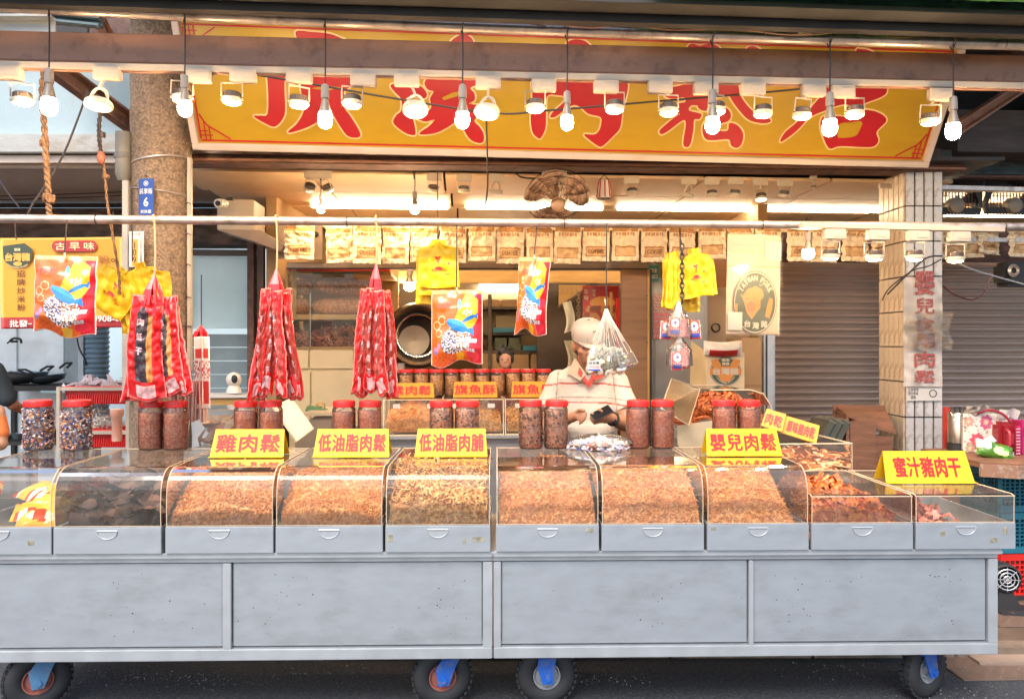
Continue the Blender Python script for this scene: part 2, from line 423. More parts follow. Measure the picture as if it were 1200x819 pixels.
# ---------------------------------------------------------------- arcade roof above everything
def roof():
    t = struct(MB().box((3.35, 8.6, 3.66), (11.3, 9.9, .06)).build('arcade_roof', m_dark))
    mb = MB()
    for i in range(-1, 8): mb.box((i * 1.15, 8, 3.59), (.07, 8.6, .08))
    struct(mb.build('roof_joists', m_rust))
    for x0, x1, px0, px1, name in ((-4, 4, -20, 1220, 'eave_beam'),):
        a, b = P(px0, -4, 3.25), P(px1, 12, 3.25); d = b - a
        # weathered teal fascia with a dark flange under it
        L_ = (b - a).length; o = thing('eave_beam', 'weathered teal steel eave beam running along the very top of the shop front', 'beam', P(600, -2, 3.25), YAW)
        MB().box((0, 0, .10), (5.6, .08, .24), bev=.004).build('web', m_teal, o)
        MB().box((0, -.02, -.032), (5.6, .13, .02)).build('flange', m_dark, o)
        MB().box((0, .05, -.062), (5.6, .05, .038)).build('lower_lip', m_dark, o)
    g = thing('roof_sheet', 'green painted corrugated roof sheet above the eave beam at the top right corner', 'roof sheet', P(1085, -12, 3.1), YAW)
    mb = MB(); pts = []
    for i in range(61): pts.append(((i - 30) * .04, .02 * math.sin(i * PI / 2.0), 0))
    for a, b in zip(pts, pts[1:]): mb.quad((a[0], 0, a[1]), (b[0], 0, b[1]), (b[0], .9, b[1] + .2), (a[0], .9, a[1] + .2))
    mb.box((0, -.01, -.012), (2.4, .03, .06), bev=.006); mb.build('sheet', m_green, g)
    # bracket, sloping timber and perforated rail, top right
    o = thing('bracket_post', 'rusty brown steel bracket hanging from the roof at the top right', 'bracket', P(1105, 14, 3.5), YAW)
    MB().box((0, 0, .06), (.1, .1, .2), bev=.004).box((0, 0, -.05), (.17, .15, .025)).box((-.06, -.06, -.09), (.03, .03, .06)).build('post', m_rust, o)
    def bar(name, p, q, wd, dp, m, label, cat='bar', holes=0):
        p, q = Vector(p), Vector(q); d = q - p; rot = d.to_track_quat('X', 'Z').to_matrix()
        t = thing(name, label, cat, (p + q) / 2, rot=rot.to_euler()); Ln = d.length
        MB().box((0, 0, wd / 2 - .006), (Ln, dp, .012)).box((0, 0, -wd / 2 + .006), (Ln, dp, .012)).box((0, dp / 2 - .006, 0), (Ln, .01, wd - .024)).build('channel', m, t)
        if holes:
            h = MB()
            for i in range(holes): h.cone((-Ln / 2 + .08 + i * .11, dp / 2 - .018, 0), .009, (-Ln / 2 + .08 + i * .11, dp / 2 - .011, 0), .009, 8)
            h.build('bolt', m_dark, t)
    bar('timber_strut', P(1056, -14, 3.2), P(1082, 30, 3.45), .055, .05, m_ywood, 'pale wooden strut slanting down to the bracket at the top right', 'strut')
    bar('slotted_rail', P(1122, 27, 3.42), P(1225, 14, 3.6), .055, .05, m_cream, 'cream slotted steel rail slanting up from the bracket to the right edge', 'rail', 6)
    bar('diagonal_brace', P(1120, 152, 4.3), P(1215, 90, 4.6), .07, .06, m_brownbeam, 'brown steel brace slanting up behind the right end of the big sign', 'brace')
    bar('diagonal_brace', P(62, 78, 4.2), P(160, 150, 4.6), .10, .07, m_rust, 'dark steel brace slanting down to the round stone column at the left', 'brace')
    bar('diagonal_brace', P(1135, 42, 4.6), P(1160, 8, 4.6), .07, .05, m_brownbeam, 'short brown brace behind the pipe at the top right', 'brace')
    bar('diagonal_brace', P(112, 16, 4.4), P(126, 42, 4.5), .06, .05, m_brownbeam, 'short grey brown brace above the beam at the top left', 'brace')
    bar('roof_channel', P(-20, 31, 3.9), P(62, 31, 3.9), .1, .06, m_peel, 'flaking pale channel above the beam at the top left corner', 'channel')
    bar('roof_channel', P(-10, 14, 4.0), P(118, 27, 4.0), .05, .05, mat('dull_blue_steel', (.1, .15, .17), .6), 'dull blue grey channel behind the pipe at the top left', 'channel')
roof()
o = thing('dark_fill_board', 'dark boards added to fill the bright gap above the beam between the corner and the column', 'board', P(132, 26, 5.0), YAW)  # dark boards added to cover the bright gap above the beam
for i in range(3): MB().box((-.3 + .31 * i, 0, .05), (.30, .03, .42), bev=.004).build('plank', m_dark if i != 1 else m_rust, o)

# ---------------------------------------------------------------- long members across the front
def member(name, px0, py0, px1, py1, D, prof, m, label, cat, seg=1):
    """a straight bar seen between two pixels; prof = list of boxes (dy, dz, sy, sz, part name, material)"""
    a, b = P(px0, py0, D), P(px1, py1, D); d = b - a; rot = d.to_track_quat('X', 'Z').to_matrix().to_euler()
    t = thing(name, label, cat, (a + b) / 2, rot=rot)
    for dy, dz, sy, sz, pn, mm in prof: MB().box((0, dy, dz), (d.length, sy, sz), bev=.002).build(pn, mm or m, t)
    return t, d.length
member('steel_beam', -60, 54.5, 1260, 84.5, 3.5, [(0, .009, .012, .125, 'web', m_brownbeam), (.04, -.052, .09, .009, 'lower_flange', m_brownbeam), (.04, .070, .09, .009, 'upper_flange', m_brownbeam)],
       None, 'broad brown steel beam crossing in front of the big yellow sign', 'beam')
member('track_rail', -60, 75.5, 1260, 103.2, 3.47, [(0, 0, .035, .030, 'rail', m_cream), (-.0, -.018, .02, .006, 'slot', m_brownbeam)],
       None, 'cream lighting track fixed under the brown beam', 'lighting track')
member('conduit_strip', 60, 12, 1090, 37, 3.62, [(0, 0, .03, .018, 'strip', m_white)], None, 'thin white conduit strip above the top pipe', 'conduit')
def pipe(px0, py0, px1, py1, D, r, m, label, sag=0, name='pipe'):
    a, b = P(px0, py0, D), P(px1, py1, D); o = (a + b) / 2; t = thing(name, label, 'pipe', o)
    pts = [a.lerp(b, i / 20) - o - Vector((0, 0, sag * (1 - (i / 10 - 1) ** 2))) for i in range(21)]
    MB().tube(pts, r, 14).build('tube', m, t, smooth=True)
    mb = MB()
    for k in (.12, .33, .52, .70, .93):
        p = a.lerp(b, k) - o; mb.tube([p + Vector((0, math.cos(q) * (r + .003), math.sin(q) * (r + .003))) for q in [2 * PI * i / 12 for i in range(12)]], .0022, 5, close=True)
    mb.build('wire_tie', m_wire, t, smooth=True)
    return t
pipe(-60, 5, 1260, 55, 3.38, .0235, m_galv, 'silver pipe running above the brown beam, from which the bulbs hang', .018)
pipe(-60, 256, 1260, 266.5, 3.75, .021, m_galv, 'long galvanised pipe across the stall from which packs and bags hang')

g_ = random.Random(12)
for i_, (x0_, x1_, lb_) in enumerate(((70, 330, 'loose brown wire strung above the silver pipe at the left'), (330, 640, 'loose brown wire strung above the silver pipe in the middle'), (640, 980, 'loose brown wire strung above the silver pipe right of the middle'))):
    n_ = 7; cable('loose_wire', [P(x0_ + (x1_ - x0_) * k / n_, 6 + .036 * (x0_ + (x1_ - x0_) * k / n_) + g_.uniform(-3, 3), 3.33) for k in range(n_ + 1)], .0035, m_wire if i_ % 2 else m_brownbeam, lb_)
o = thing('junction_box', 'small round cream junction box behind the pipe above the fifth character', 'junction box', P(943, 36, 3.45)); MB().lathe([(.001, -.02), (.03, -.018), (.034, 0), (.001, .01)], n=16, axis='Y').build('lid', m_cream, o, smooth=True); MB().tube([(-.03, 0, 0), (-.15, 0, .03), (-.3, 0, .0)], .004, 5).build('lead', m_cream, o)
o = thing('junction_box', 'small cream junction box on the pipe above the left edge of the sign', 'junction box', P(290, 13, 3.36)); MB().lathe([(.001, -.02), (.022, -.018), (.026, 0), (.001, .01)], n=16, axis='Y').build('lid', m_cream, o, smooth=True)

# ---------------------------------------------------------------- the big sign
def big_sign():
    tl, bl, br, tr = P(198, 22, 4.12), P(227, 175, 4.48), P(1086, 196, 4.48), P(1131, 47, 4.12)
    ex = (br - bl).normalized(); up = ((tl + tr) / 2 - (bl + br) / 2); up = (up - ex * up.dot(ex)).normalized(); nrm = ex.cross(up)   # points away or towards
    if nrm.y > 0: nrm = -nrm
    o = (bl + br) / 2; Mx = Matrix((ex, -nrm, up)).transposed()
    t = thing('shop_sign', 'huge yellow sign with five red brush characters leaning out over the stall', 'sign', o, rot=Mx.to_euler())
    inv = Mx.inverted()
    def pr(px, py):     # where the line of sight meets the face of the sign, in the sign's own (x, z)
        d = Vector(((px - 600) / F, 1, -(py - HZ) / F)); c = Vector((0, 0, CH)); k = (o - c).dot(nrm) / d.dot(nrm)
        q = inv @ (c + d * k - o); return (q.x, q.z)
    W = (br - bl).length; Hh = pr(660, 33)[1]
    MB().box((0, .06, Hh / 2), (W - .03, .1, Hh - .03)).build('face', m_yel, t)
    fr = MB()
    fr.box((0, .045, .018), (W, .13, .036), bev=.003).box((0, .045, Hh - .018), (W, .13, .036), bev=.003)
    fr.box((-W / 2 + .018, .045, Hh / 2), (.036, .13, Hh - .075), bev=.003).box((W / 2 - .018, .045, Hh / 2), (.036, .13, Hh - .075), bev=.003)
    fr.build('frame', mat('pale_sign_frame', (.6, .5, .44), .5, var=.1), t)
    ln = MB()
    x0, x1, z0, z1 = -W / 2 + .05, W / 2 - .05, .052, Hh - .052; th = .010; yy = .0085
    ln.box((0, yy, z0), (x1 - x0, .002, th)).box((0, yy, z1), (x1 - x0, .002, th)).box((x0, yy, (z0 + z1) / 2), (th, .002, z1 - z0 - 2 * th)).box((x1, yy, (z0 + z1) / 2), (th, .002, z1 - z0 - 2 * th))
    for sx, X in ((1, x0), (-1, x1)):
        for sz, Z in ((1, z0), (-1, z1)):
            for k in (.03, .055): ln.tube([(X + sx * .0, yy - .001, Z + sz * k), (X + sx * (.10 - k), yy - .001, Z + sz * k)], .0045, 4); ln.tube([(X + sx * k, yy - .001, Z), (X + sx * k, yy - .001, Z + sz * (.14 - k))], .0045, 4)
            ln.tube(curve_pts([(X + sx * .01, yy - .001, Z + sz * .15), (X + sx * .045, yy - .001, Z + sz * .09), (X + sx * .09, yy - .001, Z + sz * .06), (X + sx * .17, yy - .001, Z + sz * .01)], 4), .005, 4)
    ln.build('border_print', m_crimson, t)
    # brush strokes, outlines in picture pixels
    ST = [
     [(346,38),(365,38),(385,40),(399,45),(407,50),(405,62),(395,68),(372,68),(356,58)],
     [(310,62),(440,66),(452,73),(448,84),(436,87),(420,83),(345,81),(336,84),(333,100),(334,128),(331,140),(322,149),(312,146),(297,137),(305,136),(313,134),(314,112),(312,84)],
     [(352,96),(358,88),(412,92),(414,99),(408,104),(403,108),(404,119),(404,128),(410,136),(420,152),(422,160),(415,162),(405,158),(392,138),(387,128),(381,132),(372,143),(357,151),(340,156),(338,154),(348,145),(356,130),(350,126),(353,113)],
     [(367,98),(404,100),(400,105),(367,103)],
     [(455,78),(470,80),(484,88),(486,97),(480,100),(468,95),(458,88)],
     [(458,100),(475,98),(492,101),(500,110),(497,116),(484,113),(474,118),(478,126),(484,140),(487,156),(484,159),(474,156),(461,145),(464,136),(470,130),(470,117),(462,108)],
     [(527,52),(538,42),(548,42),(555,50),(553,66),(545,74),(533,68)],
     [(498,96),(505,92),(540,92),(572,92),(570,97),(552,103),(556,110),(556,118),(550,122),(566,124),(580,124),(582,132),(574,136),(563,137),(556,142),(562,149),(567,158),(566,167),(559,168),(550,163),(543,152),(538,146),(532,145),(524,150),(512,156),(500,158),(492,158),(493,155),(503,148),(509,141),(500,143),(494,142),(488,138),(498,132),(505,127),(504,116),(508,108),(502,106),(498,101)],
     [(664,52),(672,47),(684,48),(692,54),(696,62),(694,78),(684,90),(668,84),(664,66)],
     [(624,92),(636,90),(662,94),(680,92),(720,92),(733,94),(736,104),(730,130),(727,150),(719,160),(706,172),(700,171),(689,163),(685,158),(697,158),(703,152),(705,141),(702,137),(690,134),(680,126),(672,124),(662,129),(652,137),(645,138),(648,132),(660,121),(662,114),(652,112),(643,112),(640,119),(640,140),(639,152),(634,162),(630,162),(624,155),(622,138),(624,116)],
     [(806,56),(812,52),(820,54),(832,52),(842,55),(846,64),(838,82),(822,86),(808,72)],
     [(875,60),(880,55),(887,56),(893,62),(890,80),(884,90),(876,84)],
     [(776,104),(792,102),(812,98),(814,108),(826,110),(829,117),(820,124),(811,124),(808,130),(822,134),(820,140),(814,141),(813,152),(810,168),(806,173),(801,169),(804,146),(800,142),(785,153),(776,158),(773,154),(780,147),(791,138),(797,134),(789,132),(787,128),(795,122),(803,120),(802,115),(785,116),(777,110)],
     [(838,99),(864,100),(862,110),(842,114),(833,119),(840,122),(853,128),(857,136),(853,143),(840,146),(828,148),(832,152),(852,154),(855,145),(864,147),(871,156),(870,168),(864,174),(857,171),(854,164),(838,165),(828,164),(824,157),(824,148),(829,141),(838,136),(834,131),(823,130),(818,124),(828,114)],
     [(848,101),(864,99),(868,112),(876,124),(886,133),(898,137),(904,142),(898,145),(886,144),(875,139),(862,124),(852,108)],
     [(1004,60),(1009,58),(1020,60),(1026,66),(1024,88),(1012,96),(1003,84)],
     [(958,84),(1034,88),(1040,106),(1034,114),(1014,122),(1012,128),(1026,131),(1036,136),(1039,143),(1028,155),(1030,165),(1025,172),(1012,173),(985,172),(974,175),(969,170),(964,157),(962,144),(968,136),(992,137),(1001,132),(996,124),(984,124),(968,130),(950,138),(934,154),(918,166),(915,165),(921,155),(935,143),(952,125),(966,108),(964,100),(950,96)],
    ]
    HOLES = [[(984,146),(996,144),(1010,143),(1008,152),(1002,160),(986,162),(982,160)]]
    def smooth2(poly, n=5):
        q = []; N = len(poly)
        for i in range(N):
            p0, p1, p2, p3 = [Vector(poly[(i + k) % N]) for k in (-1, 0, 1, 2)]
            for k in range(n):
                t_ = k / n; q.append(.5 * ((2 * p1) + (p2 - p0) * t_ + (2 * p0 - 5 * p1 + 4 * p2 - p3) * t_ ** 2 + (3 * p1 - p0 - 3 * p2 + p3) * t_ ** 3))
        return q
    def grow(q, d):
        N = len(q); A = sum(q[i].x * q[(i + 1) % N].y - q[(i + 1) % N].x * q[i].y for i in range(N)); s_ = 1 if A > 0 else -1
        out = []
        for i in range(N):
            e = (q[(i + 1) % N] - q[i - 1]); e = e.normalized() if e.length else Vector((1, 0)); out.append(q[i] + Vector((e.y, -e.x)) * d * s_)
        return out
    def fill(polys, y, name, m):
        V = []; Fc = []
        for k_, q in enumerate(polys):
            loop = [Vector((p[0], 0, p[1])) for p in q]; tri = geometry.tessellate_polygon([loop]); b0 = len(V)
            V += [(v.x, y - .00006 * k_, v.z) for v in loop]; Fc += [tuple(b0 + i for i in f) for f in tri]
        me = bpy.data.meshes.new(name); me.from_pydata(V, [], Fc); me.materials.append(m); return link(name, me, t)
    pol = [[Vector(pr(*p)) for p in smooth2(s)] for s in ST]; ho = [[Vector(pr(*p)) for p in smooth2(s)] for s in HOLES]
    chars = [pol[0:4], pol[4:8], pol[8:10], pol[10:15], pol[15:17]]
    fill([grow(q, .009) for q in pol], .0082, 'character_outline', m_pale)
    for q in chars: fill(q, .0062, 'character', m_crimson)
    fill([grow(q, 0) for q in ho], .0030, 'character_gap', m_yel)
    fill([[(-.01 + a[0], a[1]) for a in ((pr(367, 104)), pr(385, 101), pr(402, 103), pr(385, 107))]], .0030, 'character_gap', m_yel)
    fill([[pr(*a) for a in ((518, 115), (530, 109), (541, 107), (536, 113), (520, 118))]], .0030, 'character_gap', m_yel)
    # frame work behind it
    MB().box((0, .2, .1), (W - .1, .05, .05)).box((0, .2, Hh - .12), (W - .1, .05, .05)).build('back_frame', m_rust, t)
big_sign()
# dark lintel, rods and conduits under the sign
member('lintel', 222, 186, 1120, 197, 4.85, [(0, .0, .16, .085, 'web', m_rust), (-.09, .02, .02, .02, 'rod', m_galv), (-.1, -.028, .02, .014, 'rod', m_brownbeam)], None,
       'dark rusty lintel with rods right under the big sign', 'lintel')
member('lintel', 224, 176, 1110, 190, 4.95, [(0, 0.02, .1, .1, 'web', m_dark)], None, 'dark beam painted as the shadow gap behind the bottom edge of the big sign', 'beam')  # near-black bar paints the shadow in the gap under the sign

# ---------------------------------------------------------------- the shop's ceiling: boards with open joints
def shop_ceiling():
    zc = 2.735
    o = struct(MB().box((.42, 7.0, zc + .06), (5.6, 4.3, .02)).build('ceiling', m_dark))
    w_, d_ = .9, .62; me = MB().box((0, 0, 0), (w_ - .012, d_ - .012, .022), bev=.003).mesh('ceiling_board', m_ceil)
    for i in range(6):
        for j in range(6):
            x = -2.28 + w_ * (i + .5) + (.3 if j % 2 else 0) * 0; y = 5.05 + d_ * (j + .5) + S * x
            q = link('ceiling_board', me, o, (x - .0, y, zc + .015 * 0 + random.uniform(-.002, .002)), (0, 0, YAW))
            q.location = (x, y, zc)
shop_ceiling()
# ---------------------------------------------------------------- walls of the shop and of the alley beside it
def wall_quad(name, px0, px1, z0, z1, D, m, th=.08, s=S, y_off=0):
    a, b = ZP(px0, z0, D, s), ZP(px1, z0, D, s)
    o = (a + b) / 2; mb = MB().box((0, th / 2, (z1 - z0) / 2), ((b - a).length, th, z1 - z0))
    return struct(mb.build(name, m, None, o, (0, 0, math.atan(s))))
m_backw = mat('nicotine_plaster', (.42, .27, .13), .8, var=.15, scale=2, stain=(.2, .11, .05), stain_amt=.6, stain_scale=2)
wall_quad('back_wall', 318, 900, 0, 2.9, 9.0, m_backw)
wall_quad('bulkhead', 332, 1030, 2.66, 2.74, 7.0, m_ceil)
# side walls run into the depth
def side_wall(name, px, D0, D1, z0, z1, m):
    a = ZP(px, 0, D0); b = Vector((a.x + .0, a.y + (D1 - D0), 0)); o = (a + b) / 2
    return struct(MB().box((0, 0, (z0 + z1) / 2), (.08, (b - a).length, z1 - z0)).build(name, m, None, o))
side_wall('side_wall', 318, 5.9, 9.1, 0, 2.9, m_backw)
side_wall('side_wall', 894, 5.9, 9.1, 0, 2.72, m_backw)
# far left: pale blue upper wall, flaking ledge, dusty soffit, dark fascia
def left_house():
    h = thing('neighbour_house', 'pale blue neighbouring house above the kitchen at the left', 'house', (-3.2, 5.2, 2.9))
    MB().box((-1.0, .05, 1.35), (5.0, .1, 2.5)).build('upper_wall', m_bluewall, h)
    MB().box((-1.0, .02, .065), (5.0, .22, .13), bev=.006).build('ledge', m_peel, h)
    MB().box((-1.0, .8, -.035), (5.0, 1.7, .05)).build('soffit', m_beige, h)
    MB().box((-1.0, .02, -.045), (5.0, .06, .09), bev=.006).build('edge_beam', mat('beige_edge', (.4, .3, .22), .6), h)
    mb = MB()
    for i in range(2): mb.tube([(-3.0 + k * .25, .9, -.07 - .04 * math.sin(PI * k / 12) - i * .03) for k in range(13)], .004, 5)
    mb.build('loose_wire', m_wire, h, smooth=True)
    f = thing('fascia', 'dark brown grimy fascia above the kitchen opening at the left', 'fascia', P(60, 292, 6.9))
    MB().box((-.2, 0, .19), (4.7, .06, .34)).build('panel', mat('grimy_brown_vinyl', (.13, .085, .07), .55, var=.8, scale=9, bump=.3, stretch=(.6, 1, 1.6)), f)
    MB().box((-.2, -.04, .015), (4.7, .06, .03)).box((-.2, -.04, .38), (4.7, .06, .03)).build('rail', m_dark, f)
left_house()
m_kwall = mat('kitchen_blue_wall', (.6, .74, .8), .6, var=.06, scale=1.2)
struct(MB().box((-4.7, 9.3, 1.5), (6.6, .08, 3.0)).build('kitchen_wall', m_kwall))
struct(MB().box((-7.6, 7.8, 1.5), (.08, 3.2, 3.0)).build('kitchen_wall', m_kwall))

def kitchen():
    # tall white cabinet, grey duct, power cable
    c = thing('tall_cabinet', 'tall pale cabinet standing behind the red trays in the left kitchen', 'cabinet', ZP(53, 0.045, 7.6, 0))
    MB().box((-.28, .3, 1.1), (.98, .6, 2.2), bev=.01).build('body', mat('pale_cabinet', (.75, .82, .84), .4), c)
    MB().box((-.52, -.012, 1.1), (.48, .02, 2.1), bev=.004).box((-.02, -.012, 1.1), (.44, .02, 2.1), bev=.004).build('door', mat('pale_cabinet_door', (.8, .86, .88), .35), c)
    MB().box((-.33, -.03, 1.2), (.012, .02, .12)).build('handle', m_dark, c)
    d = thing('flexible_duct', 'grey blue ribbed duct hanging behind the yellow noodle banner', 'duct', ZP(114, 1.5, 7.3, 0))
    mb = MB(); mb.lathe([(.105 + .009 * math.sin(i * PI / 1), -.75 + i * .022) if 0 else ((.098 if i % 2 else .112), -.62 + i * .024) for i in range(60)], n=20)
    mb.build('hose', mat('duct_grey', (.2, .3, .38), .45, metal=.3), d, smooth=True)
    MB().box((-.135, .05, -.2), (.05, .2, 2.4)).build('bracket_post', mat('duct_post', (.5, .56, .6), .5), d)
    cable('power_cable', [P(88, 375, 7.2, 0), P(92, 405, 7.2, 0), P(99, 420, 7.2, 0), P(101, 428, 7.2, 0), P(98, 424, 7.2, 0)], .008, m_wire, 'black cable with a loop hanging beside the grey duct')
    # stove with two woks
    s = thing('stove', 'dark gas stove standing in the left kitchen', 'stove', ZP(38, .345, 6.9, 0))
    MB().box((-.1, .3, .82), (.9, .5, .05)).build('top', m_dark, s)
    MB().box((.3, .06, .79), (.5, .04, .02)).build('front_rail', mat('stove_rail', (.35, .5, .55), .3, metal=.5), s)
    lg = MB().box((0, 0, .25), (.04, .04, 1.1)).mesh('leg', m_dark)
    for x in (-.52, .32):
        for y in (.08, .52): link('leg', lg, s, (x, y, 0))
    MB().box((-.1, .3, .3), (.86, .44, .03)).build('shelf', m_dark, s)
    pm = MB()
    for k in range(7): pm.lathe([(.001, .32), (.05, .32), (.07, .37 + .01 * k)], (-.4 + k * .1, .2 + .05 * (k % 3), 0), 10)
    pm.build('bowl', mat('steel_bowl', (.25, .3, .33), .3, metal=.7), s, smooth=True)
    for i, (px, rr, lab) in enumerate(((20, .26, 'large dark wok on the stove beside the cook'), (56, .17, 'smaller wok with ear handles leaning behind the large wok'))):
        o = thing('wok', lab, 'wok', ZP(px, 1.195, 7.15 + .08 * i, 0))
        prof = [(rr * math.sin(a), -.13 * math.cos(a) * (rr / .3) + .13 * (rr / .3)) for a in [k * PI / 2 / 9 for k in range(10)]]
        MB().lathe(prof + [(rr + .012, prof[-1][1] + .002), (rr, prof[-1][1] - .004)], n=28).build('bowl', mat('wok_iron', (.13, .16, .18), .3, metal=.6), o, smooth=True)
        for sx in (-1, 1):
            MB().tube([(sx * rr, -.06, .13), (sx * (rr + .06), -.05, .17), (sx * (rr + .06), .05, .17), (sx * rr, .06, .13)], .011, 6).build('ear_handle', m_dark, o, smooth=True)
        if i: o.rotation_euler = (0, R(-8), 0)
    # rack of red trays
    r = thing('tray_rack', 'beige steel rack holding red trays left of the stone column', 'rack', ZP(107, .045, 5.2, 0))
    fm = mat('beige_tube', (.5, .42, .34), .4, metal=.3)
    up = MB().box((0, 0, .62), (.028, .028, 1.24), bev=.003).mesh('upright', fm)
    for x in (-.225, .26):
        for y in (0, .4): link('upright', up, r, (x, y, 0))
    rl = MB().box((0, 0, 0), (.46, .024, .024)).mesh('crossbar', fm)
    for z in (1.225, .92, .4): link('crossbar', rl, r, (.02, -.0, z)); link('crossbar', rl, r, (.02, .4, z))
    def tray(z, lab, fill_):
        o = thing('tray', lab, 'tray', ZP(107, .045 + z, 5.2, 0) + Vector((.02, .2, 0)))
        mb = MB(); rib = 26
        a = [(-.205, -.16), (.205, -.16), (.205, .16), (-.205, .16)]; b_ = [(-.225, -.18), (.225, -.18), (.225, .18), (-.225, .18)]
        for i in range(4):
            j = (i + 1) % 4; mb.quad((*a[i], 0), (*a[j], 0), (*b_[j], .12), (*b_[i], .12)); mb.quad((*a[i], .006), (*a[j], .006), (b_[j][0] * .96, b_[j][1] * .96, .12), (b_[i][0] * .96, b_[i][1] * .96, .12))
        mb.quad(*[(*p, 0) for p in a]); mb.build('shell', m_redpl, o)
        e = MB()
        for k in range(rib): e.box((-.2 + k * .016, -.172, .06), (.004, .012, .1), rot=Matrix.Rotation(R(-9), 3, 'X'))
        e.box((0, -.185, .117), (.46, .012, .02)).build('rim', m_redpl, o)
        return o
    tray(1.115, 'topmost red tray of the rack beside the stone column', 0)
    tray(.81, 'middle red tray of the rack, below the clear noodle bag', 0)
    tray(.42, 'lowest red tray of the rack beside the stone column', 0)
    # clear bag of white noodles in the middle tray, paper on the top one
    def noodle(rng):
        a = rng.uniform(0, 2 * PI); q = rng.random() ** .5; return (.16 * q * math.cos(a), .12 * q * math.sin(a), .02 + .13 * (1 - q * q) * rng.random())
    me = crumbs(420, noodle, .07, mat('glass_noodle', (.62, .6, .55), .35), 'bag_of_noodles', 1.2, 3, thick=.05)
    tag(link('bag_of_noodles', me, None, ZP(113, .045 + .94, 5.35, 0)), 'clear bag of pale noodles on the middle red tray', 'noodle bag')
    me = crumbs(60, lambda g: (g.uniform(-.2, .2), g.uniform(-.12, .12), g.uniform(0, .04)), .12, mat('grey_film', (.4, .33, .36), .3), 'plastic_wrap_pile', .4, 9, thick=.2)
    tag(link('plastic_wrap_pile', me, None, ZP(118, .045 + 1.21, 5.4, 0)), 'crumpled grey plastic film on the topmost red tray', 'plastic film')
    o = thing('paper_tube', 'worn pinkish paper tube standing between the candy jars and the column', 'tube', ZP(137, 1.05, 4.1, 0))
    MB().lathe([(.001, 0), (.026, 0), (.026, .13), (.034, .14), (.034, .175), (.001, .18)], n=14).build('tube', mat('pink_worn_paper', (.62, .3, .22), .6, stain=(.6, .5, .4), stain_amt=.7, stain_scale=20), o, smooth=True)
    # faucet on the wall
    o = thing('tap', 'small dark tap on the pale wall behind the woks', 'tap', P(12, 400, 7.4, 0))
    MB().tube(curve_pts([(0, .1, 0), (0, 0, 0), (.05, -.02, .03), (.12, -.03, .02), (.13, -.03, -.02)], 4), .012, 6).tube([(-.03, 0, -.02), (.03, 0, .03)], .008, 5).build('spout', m_dark, o, smooth=True)
kitchen()

# alley window between column and shop
def alley():
    a = P(252, 456, 6.4)
    w_ = thing('sliding_window', 'tall pale blue glazed partition between the stone column and the shop', 'partition', ZP(258, .045, 6.4), YAW)
    k = mpp(258, 6.4); z = lambda py: P(258, py, 6.4).z - .045
    MB().box((0, .05, (z(385) + z(300)) / 2), (70 * k, .01, z(300) - z(385))).build('pane', mat('frosted_blue_glass', (.58, .82, .88), .25, var=.04), w_)
    for i in range(5):
        MB().box((0, .05, z(392 + i * 16) - .05), (70 * k, .02, 15 * k)).build('lower_slat', mat('grey_teal_slat', (.2, .27, .3), .5, var=.1), w_)
    MB().box((0, .03, z(296)), (84 * k, .06, .05)).box((36 * k + .01, .03, z(380)), (.05, .06, 2.4), ).box((-39 * k, .03, z(380)), (.04, .06, 2.4)).build('frame', mat('bronze_frame', (.07, .045, .035), .5), w_)
    b = thing('door_jamb', 'dark brown wooden jambs between the blue partition and the shop', 'door frame', ZP(302, .045, 6.2), YAW)
    for i in range(3): MB().box((-.05 + i * .07, i * .03, 1.22), (.055, .06, 2.45), bev=.004).build('jamb', m_rust if i != 1 else mat('brown_wood_jamb', (.13, .075, .05), .6), b)
    # cream junction box and its hood
    j = thing('roller_housing', 'cream metal housing on the ceiling above the blue partition', 'housing', P(280, 256, 5.6), YAW)
    MB().box((.02, 0, .0), (.26, .3, .22), bev=.006).build('box', m_cream, j)
    MB().prism([(-.1, -.16, -.11), (.15, -.16, -.19), (.34, -.16, -.26), (.36, -.16, -.21), (.2, -.16, -.11)], (0, .3, 0)).build('hood', mat('grey_brown_hood', (.28, .2, .15), .5), j)
    c = thing('security_camera', 'small white security camera under the ceiling right of the column', 'camera', P(259, 240, 5.2))
    MB().cone((0, -.05, 0), .03, (0, .06, .02), .03, 14).build('body', m_white, c, smooth=True)
    MB().cone((0, -.056, -.001), .018, (0, -.05, 0), .018, 12).build('lens', m_black, c)
    MB().tube([(0, .03, .02), (.03, .05, .05), (.06, .06, .05)], .012, 6).build('arm', m_dark, c, smooth=True)
    # shelf with a ball camera
    s = thing('wall_shelf', 'white shelf board under the ball camera right of the red strip packets', 'shelf', P(262, 463, 5.6), YAW)
    MB().box((0, 0, 0), (.52, .3, .018)).build('board', m_white, s); MB().box((0, -.03, -.04), (.46, .2, .05)).build('edge', m_ywood, s)
    MB().box((0, .1, -.6), (.5, .04, 1.1)).build('support', m_steel2, s)
    c = thing('ball_camera', 'white round home camera with a black eye on the shelf', 'camera', P(274, 461, 5.55))
    MB().lathe([(.001, .005), (.055, .005), (.05, .03), (.035, .06)], n=18).build('base', m_white, c, smooth=True)
    MB().ball((0, 0, .10), .055, 18).build('head', m_white, c, smooth=True)
    MB().ball((.016, -.036, .105), .032, 14, (.8, .7, 1)).build('eye', m_black, c, smooth=True)
alley()

